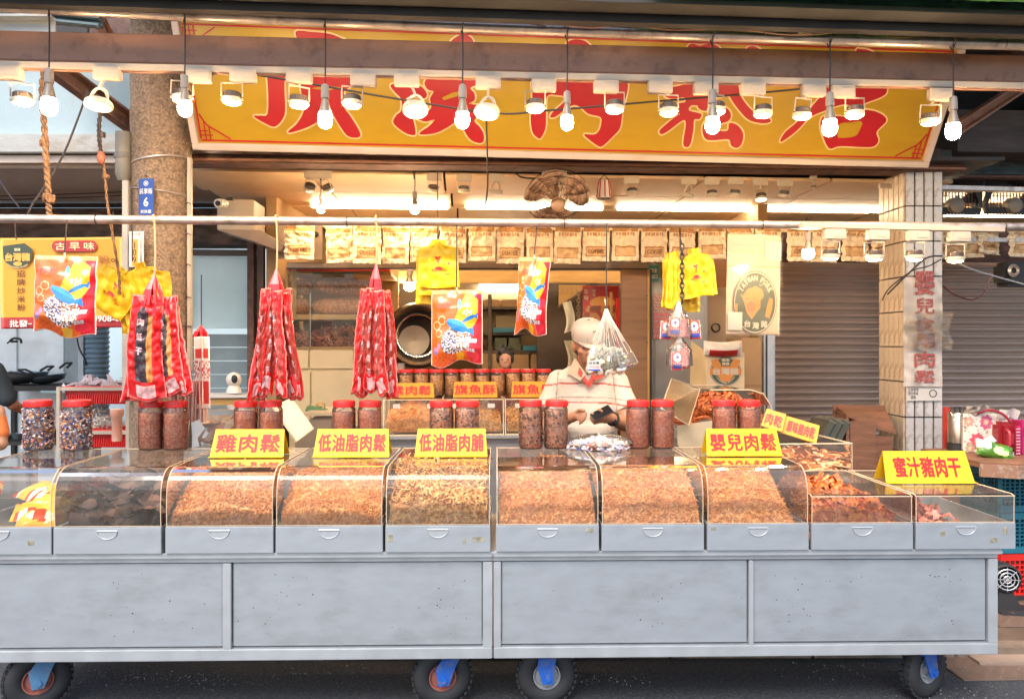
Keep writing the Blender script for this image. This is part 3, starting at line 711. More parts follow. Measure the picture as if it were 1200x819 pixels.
# ---------------------------------------------------------------- round stone column with its plates
def column():
    o = thing('stone_column', 'round pebbled concrete column left of the shop', 'column', ZP(189, 0, 4.55))
    r = .166
    mb = MB(); rings = []
    for j in range(46):
        z = j * 3.56 / 45; rings.append((r + .003 * math.sin(j * 2.1), z))
    mb.lathe(rings, n=40)
    mb.build('shaft', m_terr, o, smooth=True)
    for zz, tl in ((3.0 - .35, .03), (2.47, -.02)):
        MB().tube([(math.cos(a) * (r + .004), math.sin(a) * (r + .004), zz + tl * math.cos(a)) for a in [2 * PI * i / 30 for i in range(30)]], .005, 5, close=True).build('binding_wire', m_galv, o, smooth=True)
    # grey drain pipe at its left and square tube at its right
    g = thing('drain_pipe', 'short grey drain pipe fixed to the left of the stone column', 'pipe', P(145, 184, 4.45))
    MB().lathe([(.001, -.13), (.03, -.14), (.045, -.1), (.045, .14), (.001, .14)], n=16).build('pipe', mat('grey_pvc', (.2, .19, .17), .5, var=.3), g, smooth=True)
    MB().lathe([(.049, -.01), (.051, -.01), (.051, .02), (.049, .02)], n=16).build('collar', mat('grey_pvc2', (.16, .15, .14), .5), g)
    t = thing('white_batten', 'narrow white batten running down the left side of the column', 'batten', P(148, 340, 4.4))
    MB().box((0, 0, 0), (.036, .03, 1.25), bev=.003).build('batten', mat('white_batten_paint', (.4, .37, .32), .6, stain=(.35, .25, .18)), t)
    t = thing('cream_batten', 'thin cream batten tied to the right side of the column', 'batten', P(222.5, 300, 4.5))
    MB().box((0, 0, -.05), (.022, .03, 1.25), bev=.003).build('batten', m_cream, t)
    mb = MB()
    for z in (.3, .12, -.06, -.25, -.42): mb.tube([(-.018, -.02, z), (0, -.024, z + .01), (.018, -.02, z)], .003, 4)
    mb.build('tie', m_wire, t)
    # house number plate
    p = thing('house_number_plate', 'blue house number plate with a white 6 nailed on the stone column', 'number plate', P(171.5, 231, 4.36), R(-6))
    h = 33 * mpp(171, 4.36); wd = 18.5 * mpp(171, 4.36)
    MB().box((0, 0, 0), (wd, .004, h * 1.3), bev=.001).build('plate', mat('blue_enamel', (.015, .06, .3), .3), p)
    wm = mat('white_print', (.8, .8, .78), .5)
    MB().lathe([(.011, 0), (.014, 0)], (0, -.004, h * .48), 20, 'Y').lathe([(.001, 0), (.006, 0)], (0, -.004, h * .48), 12, 'Y').build('emblem', wm, p)
    letters(p, '民享街', wd * .85, h * .2, (0, -.004, h * .2), wm, .01)
    letters(p, '6', wd * .32, h * .32, (0, -.004, -h * .18), wm, .02)
    letters(p, '民族里', wd * .7, h * .12, (0, -.004, -h * .52), wm, .01)
    MB().cone((0, -.01, h * .74), .007, (0, 0, h * .74), .007, 8).build('nail', m_rust, p)
    q = thing('address_notice', 'white paper notice with an orange number strip below the blue plate', 'notice', P(160, 292, 4.34), R(-4))
    MB().box((0, 0, 0), (.085, .003, .2)).build('paper', mat('notice_paper', (.66, .62, .56), .6), q)
    MB().box((-.008, -.003, -.02), (.034, .002, .15)).build('orange_strip', mat('orange_strip', (.75, .36, .05), .5), q)
    letters(q, '109', .02, .12, (-.008, -.006, -.02), mat('dark_print', (.05, .03, .03), .6), .01, vertical=True, gap=.8)
    letters(q, '下水道', .05, .012, (0, -.003, .085), mat('dark_print', (.05, .03, .03), .6))
    letters(q, '污水下水道編號', .012, .14, (.027, -.003, -.02), mat('dark_print', (.05, .03, .03), .6), vertical=True, gap=.9)
column()

# ---------------------------------------------------------------- tiled pillar on the right
def pillar():
    D = 5.0; a = ZP(1060.5, 0, D, 0); b = ZP(1104.5, 0, D, 0); W_ = b.x - a.x; dep = .34
    o = thing('tiled_pillar', 'square pillar clad in long white and cream tiles on the right', 'pillar', (a.x + W_ / 2, D, 0))
    MB().box((0, dep / 2 + .006, 1.45), (W_ - .012, dep - .012, 2.9)).build('core', m_grout, o)
    tw = W_ / 4; th = 41.2 * D / F; z0 = P(1080, 530, D, 0).z - th * 5
    me = MB().box((0, 0, 0), (tw - .010, .012, th - .009), bev=.002).mesh('tile', m_tile)
    sw = dep / 5; me2 = MB().box((0, 0, 0), (.012, sw - .008, th - .009), bev=.002).mesh('side_tile', m_tiley)
    for r_ in range(-1, 14):
        z = z0 + th * (r_ + .5)
        if z - th / 2 < 0.04 or z + th / 2 > 2.95: continue
        for c_ in range(4): link('tile', me, o, (-W_ / 2 + tw * (c_ + .5), 0, z))
        for c_ in range(5): link('side_tile', me2, o, (-W_ / 2 - .001, sw * (c_ + .5) + .004, z))
    t = thing('pillar_banner', 'worn white vertical banner with red characters hung on the tiled pillar', 'banner', P(1081, 325, D - .03, 0))
    k = D / F; hh = 127 * k
    me = sheet(45 * k, hh, 16, 50, lambda u, v: (0, -.006 * math.sin(9 * v + 2 * u) - .004, 0), lambda u, v: tuple(c * (.95 + .5 * wobble(u * 2, v * 6, 0, 2)) for c in (.58, .52, .46)), printed('worn_banner', .6, .3, 18), 'cloth')
    link('cloth', me, t)
    for i, (ch, y0, y1) in enumerate((('嬰', 318, 346), ('兒', 349, 368), ('食', 371, 388), ('用', 390, 407), ('肉', 411, 430), ('鬆', 433, 448))):
        letters(t, ch, 24 * k, (y1 - y0) * k, (1 * k, -.018, -((y0 + y1) / 2 - 325) * k), mat('faded_red_print', (.36, .07, .06), .6, stain=(.5, .42, .38), stain_amt=.8, stain_scale=50), .03)
    s_ = thing('pillar_notice', 'small white printed notice with a ring mark below the pillar banner', 'notice', P(1083, 461, D - .02, 0))
    MB().box((0, 0, 0), (41 * k, .004, 17 * k)).build('paper', mat('notice_paper', (.66, .62, .56), .6), s_)
    MB().lathe([(.020, 0), (.026, 0)], (10 * k, -.004, 0), 20, 'Y').build('ring_mark', mat('dark_print', (.05, .03, .03), .6), s_)
    letters(s_, '注意事項\n請勿停車\n謝謝', 12 * k, 13 * k, (-13 * k, -.004, 0), mat('dark_print', (.05, .03, .03), .6))
    # crumpled clear sheet over the banner's middle
    me = sheet(52 * k, 42 * k, 26, 22, lambda u, v: (.01 * math.sin(8 * v), -.025 - .02 * abs(wobble(u * 2, v * 2, 1, 2.2)) - .005 * math.sin(14 * u + 7 * v), .006 * math.sin(11 * u)), None, clear('crumpled_sheet', (.97, .93, .86), .22, (.5, .4, .3), .15, 1.2), 'plastic_cover')
    tag(link('plastic_cover', me, None, P(1085, 366, D - .05, 0)), 'crumpled clear plastic taped over the middle of the pillar banner', 'plastic cover')
pillar()

# ---------------------------------------------------------------- roller shutters, one slat at a time
def shutter(px0, px1, py0, D, label):
    a, b = ZP(px0, 0, D), ZP(px1, 0, D); o = thing('roller_shutter', label, 'shutter', (a + b) / 2, YAW); W_ = (b - a).length
    ztop = P((px0 + px1) / 2, py0, D).z; pitch = 8.15 * mpp((px0 + px1) / 2, D)
    mb = MB(); pr = []
    for i in range(7): t = i / 6; pr.append((-.024 * math.sin(PI * t) , pitch * (t * .86)))
    pr.append((.006, pitch * .9)); pr.append((.006, pitch))
    for (y0, z0), (y1, z1) in zip(pr, pr[1:]): mb.quad((-W_ / 2, y0, z0), (W_ / 2, y0, z0), (W_ / 2, y1, z1), (-W_ / 2, y1, z1))
    me = mb.mesh('slat', m_slat, True); n = int(ztop / pitch)
    for i in range(n): link('slat', me, o, (0, random.uniform(-.001, .001), ztop - (i + 1) * pitch))
    MB().box((-W_ / 2 - .03, 0, ztop / 2), (.06, .08, ztop)).build('guide', m_steel2, o)
    MB().box((W_ / 2 + .03, 0, ztop / 2), (.06, .08, ztop)).build('guide', m_steel2, o)
    MB().box((0, .05, .1 + ztop), (W_, .04, .3)).build('head_box', m_rust, o)
    MB().box((0, .03, .01 + ztop / 2), (W_, .01, ztop)).build('backing', m_rust, o)
shutter(906, 1060, 308, 5.9, 'brown grey roller shutter left of the tiled pillar')
shutter(1072, 1290, 308, 5.75, 'cooler grey roller shutter right of the tiled pillar')

# ventilators above the right shutter
def vents():
    struct(MB().box((4.9, 7.4, 2.79), (3.2, 3.2, .04)).build('ceiling', m_ceil))
    struct(MB().box((4.9, 8.9, 2.3), (3.2, .05, 1.0)).build('back_wall', m_backw))
    D = 5.55
    for i, px in enumerate((1119, 1187)):
        o = thing('exhaust_fan', ('arched exhaust fan opening just right of the tiled pillar', 'arched exhaust fan opening at the right edge of the photo')[i], 'exhaust fan', P(px, 243, D), YAW, 'exhaust fans above the right shutter')
        k = mpp(px, D); Rr = 30 * k
        mb = MB(); n = 24; X0, X1, Z0, Z1 = -34 * k, 34 * k, -14 * k, 38 * k
        arc = [(Rr * math.cos(PI - PI * j / n), Rr * math.sin(PI - PI * j / n)) for j in range(n + 1)]
        outr = [(max(X0, min(X1, 3 * c * Rr)) if 0 else (X0 if j < 6 else X1 if j > n - 6 else X0 + (X1 - X0) * (j - 6) / (n - 12)), (Z1 * j / 6 if j < 6 else Z1 * (n - j) / 6 if j > n - 6 else Z1)) for j, c in enumerate([0] * (n + 1))]
        for j in range(n):
            for y in (0,): mb.quad((arc[j][0], y, arc[j][1]), (arc[j + 1][0], y, arc[j + 1][1]), (outr[j + 1][0], y, outr[j + 1][1]), (outr[j][0], y, outr[j][1]))
            mb.quad((arc[j][0], 0, arc[j][1]), (arc[j + 1][0], 0, arc[j + 1][1]), (arc[j + 1][0], .08, arc[j + 1][1]), (arc[j][0], .08, arc[j][1]))
        mb.build('panel', m_dark, o)
        g = MB()
        for j in range(-7, 8):
            x = j * 4 * k; g.box((x, .03, 12 * k), (.006, .006, 44 * k))
        for z in (6, 14, 22): g.box((0, .04, z * k), (2 * Rr, .006, .006))
        g.build('grille', m_rust, o)
        MB().box((0, .02, -4 * k), (66 * k, .03, 8 * k)).build('sill', m_dark, o)
        MB().lathe([(.001, -.05), (6 * k, -.045), (9 * k, -.03), (9.5 * k, 0), (9.5 * k, .03)], (0, 0, 2 * k), 20, 'Y').build('hub', mat('dusty_hub', (.3, .25, .2), .6), o, smooth=True)
        for s_ in (-1, 1): MB().box((s_ * 30 * k, .01, -9 * k), (.1 * k, .02, .01)).build('bracket', m_rust, o)
        MB().prism([(2 * k, .05, 2 * k), (24 * k, .05, 20 * k), (30 * k, .05, 8 * k)], (0, .01, 0)).build('blade', m_dark, o)
    member('canopy_pipe', 1030, 218, 1300, 225, 5.0, [(0, 0, .03, .03, 'tube', m_galv)], None, 'thin grey pipe crossing the upper part of the tiled pillar', 'pipe')
    member('header_beam', 1106, 196, 1400, 200, 5.4, [(0, 0, .1, .12, 'web', m_teal), (-.03, -.08, .08, .02, 'lip', m_rust)], None, 'weathered teal header beam above the exhaust fans', 'beam')
    member('awning_box', 1106, 160, 1400, 164, 5.2, [(0, 0, .3, .3, 'box', mat('dark_tin', (.07, .05, .045), .5, metal=.3, var=.4, scale=3, stretch=(1, 1, 5)))], None, 'dark tin awning box behind the sign at the right edge', 'awning box')
    member('support_angle', 1106, 281, 1400, 284, 5.3, [(0, 0, .05, .03, 'angle', m_galv)], None, 'grey support angle below the exhaust fans', 'rail')
    t = thing('black_case', 'black plastic case hanging at the right edge under the kraft bags', 'case', P(1188, 322, 5.0), YAW)
    MB().box((.1, 0, 0), (.42, .16, .17), bev=.025).build('shell', m_black, t, smooth=True)
    MB().lathe([(.02, 0), (.03, -.015), (.045, 0)], (-.07, -.09, .02), 18, 'Y').build('plug', m_galv, t, smooth=True)
vents()
# ---------------------------------------------------------------- the two stainless carts
CS = .02; CD = 3.16; ZT = .70; ZB = .255; DEP = .66
CY = math.atan(CS)
def caster(par, x, z0, swivel, paint, depth, steer):
    """fork part with tyre, rim as its sub-parts; wheel axis turned by steer"""
    r = .132
    rot = (0, 0, steer)
    f = MB(); f.box((0, 0, z0 - .008), (.13, .11, .012), bev=.002)
    f.cone((0, 0, z0 - .014), .04, (0, 0, z0 - .05), .045, 14)
    off = -.035 * swivel
    for s_ in (-1, 1):
        y = s_ * .052
        f.prism([(-.038, y - .004, z0 - .03), (.038, y - .004, z0 - .03), (.034 + off * .4, y - .004, r + .06), (.022 + off, y - .004, r - .025), (-.022 + off, y - .004, r - .025), (-.045 + off * .7, y - .004, r + .05)], (0, .008, 0))
    f.box((0, 0, z0 - .03), (.076, .112, .012)); f.cone((off, -.064, r), .014, (off, .064, r), .014, 10)
    fo = f.build('caster', paint, par, (x, depth, 0), rot)
    t = MB(); prof = []
    for i in range(17):
        a = 2 * PI * i / 16; prof.append((r - .042 + .042 * math.cos(a), .036 * math.sin(a)))
    t.lathe(prof, (off, 0, r), 36, 'Y')
    for i in range(30):
        a = 2 * PI * i / 30
        for s_ in (-1, 1):
            p = Vector((off + (r - .002) * math.cos(a + s_ * .05), s_ * .014, r + (r - .002) * math.sin(a + s_ * .05)))
            t.box(p, (.009, .018, .016), rot=Matrix.Rotation(-a, 3, 'Y'))
    t.build('tyre', m_black, fo, smooth=True)
    q = MB(); q.lathe([(.001, -.03), (.022, -.036), (.024, -.022), (.048, -.018), (.056, -.03), (.06, -.03), (.06, .03), (.001, .03)], (off, 0, r), 24, 'Y')
    for i in range(4):
        a = PI / 4 + PI / 2 * i; q.cone((off + .036 * math.cos(a), -.03, r + .036 * math.sin(a)), .006, (off + .036 * math.cos(a), -.015, r + .036 * math.sin(a)), .006, 6)
    return q.build('rim', mat('rim_red_rust', (.3, .1, .08), .5, var=.3) if swivel > 0 else mat('rim_grey', (.35, .36, .38), .45, metal=.4), fo, smooth=True)
m_bluept = mat('blue_fork_paint', (.02, .12, .5), .4, var=.1, stain=(.18, .16, .15), stain_amt=.8, stain_scale=30)
m_greyfork = mat('blue_grey_fork_paint', (.10, .24, .42), .4, metal=.1, stain=(.25, .25, .25), stain_amt=.6, stain_scale=20)

def cart(px0, px1, stiles, casters, label, D):
    a, b = ZP(px0, 0, D, CS), ZP(px1, 0, D, CS); o = thing('food_cart', label, 'cart', (a + b) / 2, CY); W_ = (b - a).length
    X = lambda px: (ZP(px, 0, D, CS) - (a + b) / 2).length * (1 if px > (px0 + px1) / 2 else -1)
    # carcass behind the panels
    MB().box((0, DEP / 2 + .01, (ZT + ZB) / 2 - .005), (W_ - .01, DEP - .02, ZT - ZB - .02)).build('carcass', m_steel, o)
    fr = MB()
    fr.box((0, .0, ZT - .016), (W_, .03, .032), bev=.003).box((0, 0, ZB + .024), (W_, .03, .048), bev=.003)
    for x0, x1 in stiles: fr.box(((X(x0) + X(x1)) / 2, 0, (ZT + ZB) / 2 + .006), ((X(x1) - X(x0)), .028, ZT - ZB - .084), bev=.002)
    fr.build('frame', m_steel2, o)
    for (p0, p1) in zip(stiles, stiles[1:]):
        x0, x1 = X(p0[1]), X(p1[0])
        MB().box(((x0 + x1) / 2, .006, (ZT + ZB) / 2 + .008), (x1 - x0 - .010, .012, ZT - ZB - .096), bev=.002).build('panel', m_steel, o)
    MB().box((0, DEP / 2 - .01, ZT + .006), (W_ + .01, DEP + .04, .012), bev=.002).build('deck', m_steel2, o)
    MB().box((0, -.024, ZT - .003), (W_ + .02, .012, .016), bev=.002).build('rail', m_steel2, o)
    for px, sw, st, dp, pt in casters: caster(o, X(px), ZB, sw, pt, dp, st)
    # rust specks and dents
    mb = MB(); rg = random.Random(int(px1))
    for _ in range(46):
        cx_ = rg.choice([-.55, -.2, .1, .4]) * W_ + rg.gauss(0, .07); x = cx_ if abs(cx_) < W_ / 2 - .1 else rg.uniform(-.4, .4) * W_; z = rg.uniform(ZB + .1, ZT - .08)
        mb.cone((x, -.001, z), rg.uniform(.0012, .0035), (x, .002, z), .001, 6)
    mb.build('rust_speck', m_dark, o); return o, X
cart_l, XL = cart(-30, 577, [(-30, -22), (262, 272), (566, 577)], [(34, 1, R(30), .13, m_greyfork), (525, 1, R(12), .12, m_bluept)], 'left stainless steel cart with curved clear cases on top', CD)
cart_r, XR = cart(578.5, 1167, [(578.5, 587), (873, 882), (1156, 1167)], [(642, 0, R(4), .12, m_bluept), (1096, -1, R(26), .13, m_bluept)], 'right stainless steel cart ending beside the crates', CD)
tag(cart_l, group='stainless carts'); tag(cart_r, group='stainless carts')

# ---------------------------------------------------------------- display cases
def case(px0, px1, label, kind='curved', bow=0):
    D = CD - .035; a, b = ZP(px0, 0, D, CS), ZP(px1, 0, D, CS); W_ = (b - a).length - .006
    o = thing('display_case', label, 'display case', (a + b) / 2 + Vector((0, 0, ZT + .012)), CY, 'clear display cases on the steel carts')
    dh = .115
    MB().box((0, .0, dh / 2), (W_, .012, dh - .004), bev=.002).box((0, .3, .01), (W_ - .01, .58, .012)).box((-W_ / 2 + .006, .3, dh / 2), (.01, .58, dh - .008)).box((W_ / 2 - .006, .3, dh / 2), (.01, .58, dh - .008)).box((0, .6, dh / 2), (W_, .01, dh - .008)).build('drawer', m_steel, o)
    h = MB(); hz = dh - .018; rr = .042
    h.tube([(rr * math.cos(t), -.008, hz - rr * .8 * math.sin(t)) for t in [PI * k / 12 for k in range(13)]], .0022, 6)
    h.tube([(-rr, -.008, hz), (rr, -.008, hz)], .0025, 6); h.build('handle', m_steel2, o, smooth=True)
    MB().prism([(rr * .9 * math.cos(t), -.0062, hz - .002 - rr * .7 * math.sin(t)) for t in [PI * k / 10 for k in range(11)]], (0, .0012, 0)).build('handle_recess', m_steel2, o)
    if kind == 'curved': prof = [(0, dh), (-.003, dh + .08), (.0, dh + .13)] + [(.085 - .085 * math.cos(t), dh + .13 + .105 * math.sin(t)) for t in [PI / 2 * k / 8 for k in range(1, 9)]] + [(.3, dh + .238), (.6, dh + .238)]
    else: prof = [(0, dh), (0, dh + .112), (.012, dh + .118), (.6, dh + .118)]
    cv = MB()
    for (y0, z0), (y1, z1) in zip(prof, prof[1:]): cv.quad((-W_ / 2 + .004, y0, z0), (W_ / 2 - .004, y0, z0), (W_ / 2 - .004, y1, z1), (-W_ / 2 + .004, y1, z1))
    cv.build('cover', m_acr, o, smooth=True)
    for sx in (-1, 1):
        x = sx * (W_ / 2 - .004); s_ = MB(); s_.b.faces.new([s_.b.verts.new((x, y, z)) for y, z in prof + [(.6, dh)]]); s_.build('side_panel', m_acr, o)
        MB().tube([(x, y, z) for y, z in prof], .0022, 4).build('edge', m_acre, o, smooth=True)
    e = MB().tube([(-W_ / 2, .0, dh + .001), (W_ / 2, 0, dh + .001)], .002, 4).tube([(-W_ / 2, .6, prof[-1][1]), (W_ / 2, .6, prof[-1][1])], .003, 4)
    if kind != 'curved': e.tube([(-W_ / 2, .0, dh + .112), (W_ / 2, 0, dh + .112)], .003, 4)
    e.build('edge', m_acre, o)
    return o, W_, dh, prof[-1][1]
m_floss = grains('pork_floss_shreds', [(.60, .22, .065), (.78, .33, .10), (.9, .48, .18), (.68, .27, .08)], 70)
m_flosslight = grains('light_floss_shreds', [(.52, .2, .05), (.78, .40, .13), (.86, .54, .22), (.62, .27, .08)], 90)
m_flossgrey = grains('crisp_floss_shreds', [(.58, .23, .085), (.74, .33, .12), (.88, .47, .2), (.66, .27, .10)], 80)
m_jerk = grains('dark_jerky', [(.025, .013, .010), (.09, .045, .032), (.045, .024, .018), (.15, .08, .055)], 22, .9)
m_redj = grains('honey_jerky', [(.4, .07, .02), (.62, .16, .04), (.7, .25, .06), (.5, .1, .03)], 60, .3)
m_pinkj = grains('pink_jerky', [(.5, .14, .1), (.7, .3, .2), (.6, .18, .12)], 40, .3)
def heap(o, W_, m, label, top=.17, peak=0., n=13000, size=.021, fit='full', seed=1, name='pork_floss', cat='floss', flat=False, thick=.075, side=0):
    D0, D1 = .025, .56; nx, ny = 40, 34; V = []; Fc = []
    base = .018; dhh = .115; tall = cat == 'floss' and W_ < .5 and top > .2
    def hgt(x, y):
        u = x / (W_ / 2); v = (y - D0) / (D1 - D0)
        hh = top * (1 - .22 * u * u - .75 * (u * .8 - side) ** 4 * (0 if fit == 'full' else 1.3)) * (.74 + .42 * math.sin(PI * min(1, .15 + v * .8)))
        if cat == 'floss': hh *= .60 + .40 * math.sin(min(1, (y - D0) / .26) * PI / 2)
        hh *= 1 + .16 * wobble(x * 4, y * 4, seed, 1.8) + .07 * wobble(x * 13, y * 13, seed, 1.3) + .03 * wobble(x * 34, y * 34, seed, 1.3)
        hh = base + max(.03, hh + peak * math.exp(-((u - side) ** 2 * 3 + (v - .5) ** 2 * 4)))
        lim = (dhh + .13 + .105 * math.sqrt(max(0, 1 - ((.085 - min(y, .085)) / .085) ** 2)) if tall else .5) - .012 - size * .35
        return min(hh, lim + .006 * wobble(x * 14, y * 14, seed, 1.5))
    hw = W_ / 2 - .014
    for j in range(ny + 1):
        for i in range(nx + 1):
            x = -hw + 2 * hw * i / nx; y = D0 + (D1 - D0) * j / ny; V.append((x, y, hgt(x, y)))
    for j in range(ny):
        for i in range(nx): a = j * (nx + 1) + i; Fc.append((a, a + 1, a + nx + 2, a + nx + 1))
    k = len(V)
    for i in range(nx + 1): V.append((-hw + 2 * hw * i / nx, D0, base))
    for i in range(nx): Fc.append((i + 1, i, k + i, k + i + 1))
    def pl(g):
        if g.random() < .36:
            x = g.uniform(-hw, hw) * .96; e = max(.004, size * .8 - .016); return (x, D0 + e, base + (hgt(x, D0) - base) * g.random())
        x = g.uniform(-hw, hw) * .98; y = D0 + max(0, size * .9 - .012) + (D1 - D0 - .04) * g.random() ** 1.3; return (x, y, hgt(x, y) + g.uniform(-.003, .006))
    me = crumbs(n, pl, size, m, name, .9, seed, (V, Fc), thick)
    q = link(name, me, None, o.location, o.rotation_euler); q['kind'] = 'stuff'; return tag(q, label, cat)
def heapw(o, W_, m, label, dh, **k):
    q = heap(o, W_, m, label, **k); return q
cs = [(-62, 62, 'leftmost curved case, holding yellow snack packets', 'curved'), (62.5, 190.5, 'curved case with the black dried strips', 'curved'),
      (193.5, 321.5, 'curved case under the chicken floss card', 'curved'), (322.5, 449.5, 'curved case under the first low fat card', 'curved'), (451, 575.5, 'curved case at the right end of the left cart', 'curved'),
      (580.5, 702.5, 'curved case at the left end of the right cart, below two tall jars', 'curved'), (704, 825.5, 'middle curved case of the right cart without a card on it', 'curved'),
      (827.5, 948, 'last curved case, under the infant floss card', 'curved'), (949.5, 1070, 'low flat case with orange jerky flakes', 'flat'), (1071.5, 1190, 'low flat case with pink jerky at the right end', 'flat')]
CASES = [case(*c) for c in cs]
m_res = mat('glue_residue', (.27, .25, .17), .7, var=.5, scale=60)
for ci, spots_ in ((4, [(-.2, .06, .022, .03), (.11, .05, .012, .022), (.17, .055, .05, .02)]), (5, [(.165, .09, .014, .018), (.185, .09, .014, .018)]), (7, [(-.19, .095, .02, .012)]), (0, [(.13, .05, .025, .02)]), (9, [(-.1, .07, .02, .02), (.12, .04, .03, .02), (.17, .08, .015, .03)])):
    mb = MB()
    for x_, z_, w_, h_ in spots_: mb.box((x_, -.0068, z_), (w_, .0012, h_))
    mb.build('glue_residue', m_res, CASES[ci][0])
grit = crumbs(420, lambda g: (lambda a: (a[0] + g.gauss(0, .16), a[1] + g.gauss(0, .05), .006))(g.choice([(-1.9, 3.55), (-1.4, 3.5), (-.9, 3.6), (.4, 3.5), (1.6, 3.6), (2.0, 3.35), (-2.2, 3.3)])), .006, mat('pale_grit', (.22, .2, .18), .8), 'grit', .3, 77, thick=.5)
grit = link('grit', grit); grit['kind'] = 'stuff'; tag(grit, 'pale grit and crumbs scattered on the road under the carts', 'grit')
TOPZ = ZT + .012 + .115 + .238
heap(CASES[2][0], CASES[2][1], m_flossgrey, 'heap of reddish brown chicken floss', .30, seed=2, size=.024)
heap(CASES[3][0], CASES[3][1], m_floss, 'heap of fine low fat pork floss, second case of floss', .29, seed=3, size=.022)
heap(CASES[4][0], CASES[4][1], m_flosslight, 'heap of golden thick low fat meat shreds', .31, seed=4, size=.034, thick=.16, n=5500)
heap(CASES[5][0], CASES[5][1], m_flossgrey, 'heap of fine floss at the left end of the right cart', .27, peak=.03, seed=5, size=.022)
heap(CASES[6][0], CASES[6][1], m_flossgrey, 'heap of floss in the case without a card', .28, seed=6, size=.024)
heap(CASES[7][0], CASES[7][1], m_floss, 'heap of infant pork floss sloping down to the right', .29, seed=7, size=.026, side=-.2, fit='hill')
heap(CASES[8][0], CASES[8][1], m_redj, 'orange red jerky flakes in the low flat case', .175, seed=8, size=.05, n=1100, fit='hill', side=-.3, name='jerky_flakes', cat='jerky', thick=.3)
def strips(o, W_, m, n, ln, wd, label, name, cat, hmax, seed, xs=(0, 1), th=.006, crinkle=.02, ys=(.03, .5), col=None):
    g = random.Random(seed); V = []; Fc = []
    for _ in range(n):
        u = g.uniform(*xs); x = (u - .5) * (W_ - .08); y = g.uniform(*ys); hill = hmax * (1 - .8 * abs(u - (xs[0] + xs[1]) / 2) / (xs[1] - xs[0])) * (.45 + .55 * min(1, y / .2))
        z = .03 + hill * g.random(); a = g.gauss(0, .9) ; L_ = ln * g.uniform(.6, 1.3); tilt = g.gauss(0, .3)
        d = Vector((math.cos(a), math.sin(a) * .6, tilt)).normalized(); s_ = Vector((-math.sin(a), math.cos(a), g.gauss(0, .5))).normalized(); nn = d.cross(s_).normalized()
        b0 = len(V); K = 7; ph = g.uniform(0, 6)
        for k in range(K + 1):
            t = k / K - .5; c = Vector((x, y, z)) + d * L_ * t + nn * (crinkle * math.sin(ph + k * 1.4)); ww = wd * (.6 + .4 * math.cos(2.4 * t)) * g.uniform(.8, 1.15)
            c.x = max(-W_ / 2 + .03, min(W_ / 2 - .03, c.x)); c.z = max(.02, min(.31, c.z)); c.y = max(.03, c.y)
            V += [tuple(c - s_ * ww / 2), tuple(c + nn * th), tuple(c + s_ * ww / 2), tuple(c - nn * th)]
        for k in range(K):
            for e in range(4): f = (e + 1) % 4; Fc.append((b0 + 4 * k + e, b0 + 4 * k + f, b0 + 4 * k + 4 + f, b0 + 4 * k + 4 + e))
    me = bpy.data.meshes.new(name); me.from_pydata(V, [], Fc); me.materials.append(m); smoothen(me, 60)
    q = link(name, me, None, o.location, o.rotation_euler); q['kind'] = 'stuff'; return tag(q, label, cat)
strips(CASES[1][0], CASES[1][1], m_jerk, 210, .26, .075, 'pile of black dried meat strips', 'dried_strips', 'dried meat', .25, 11, (.08, 1.), .006)
strips(CASES[9][0], CASES[9][1], m_pinkj, 110, .11, .03, 'pink pork jerky pile in the rightmost flat case', 'pork_jerky', 'jerky', .12, 12, (-.08, .62), .005)
def packets():
    o, W_ = CASES[0][0], CASES[0][1]; g = random.Random(5)
    labs = ['lowest yellow snack packet in the leftmost case', 'second yellow snack packet in the leftmost case', 'third snack packet of the leftmost case, tilted', 'upper snack packet in the leftmost case', 'topmost shiny snack packet in the leftmost case', 'rear snack packet against the back of the leftmost case']
    for i, lb in enumerate(labs):
        def col(u, v): return (.75, .42, .04) if (math.sin(u * 9 + i) + math.sin(v * 7 + i * 2)) > -.3 else ((.6, .06, .02) if math.sin(u * 20) > 0 else (.8, .7, .5))
        me = sheet(.21, .17, 14, 10, lambda u, v: (0, -.035 * (1 - (2 * u - 1) ** 4) * (1 - (2 * v - 1) ** 4) + .006 * wobble(u * 3, v * 3, i, 2), 0), col, printed('packet_film', .15, .4, 14), 'snack_packet', .0)
        q = link('snack_packet', me, None, o.location + Vector((.075 - .05 * (i % 3), .235 + .045 * i, .10 + .020 * i)), (R(-75), R(g.uniform(-10, 10)), R(g.uniform(-30, 30))))
        tag(q, lb, 'snack packet', 'yellow snack packets in the leftmost case')
packets()

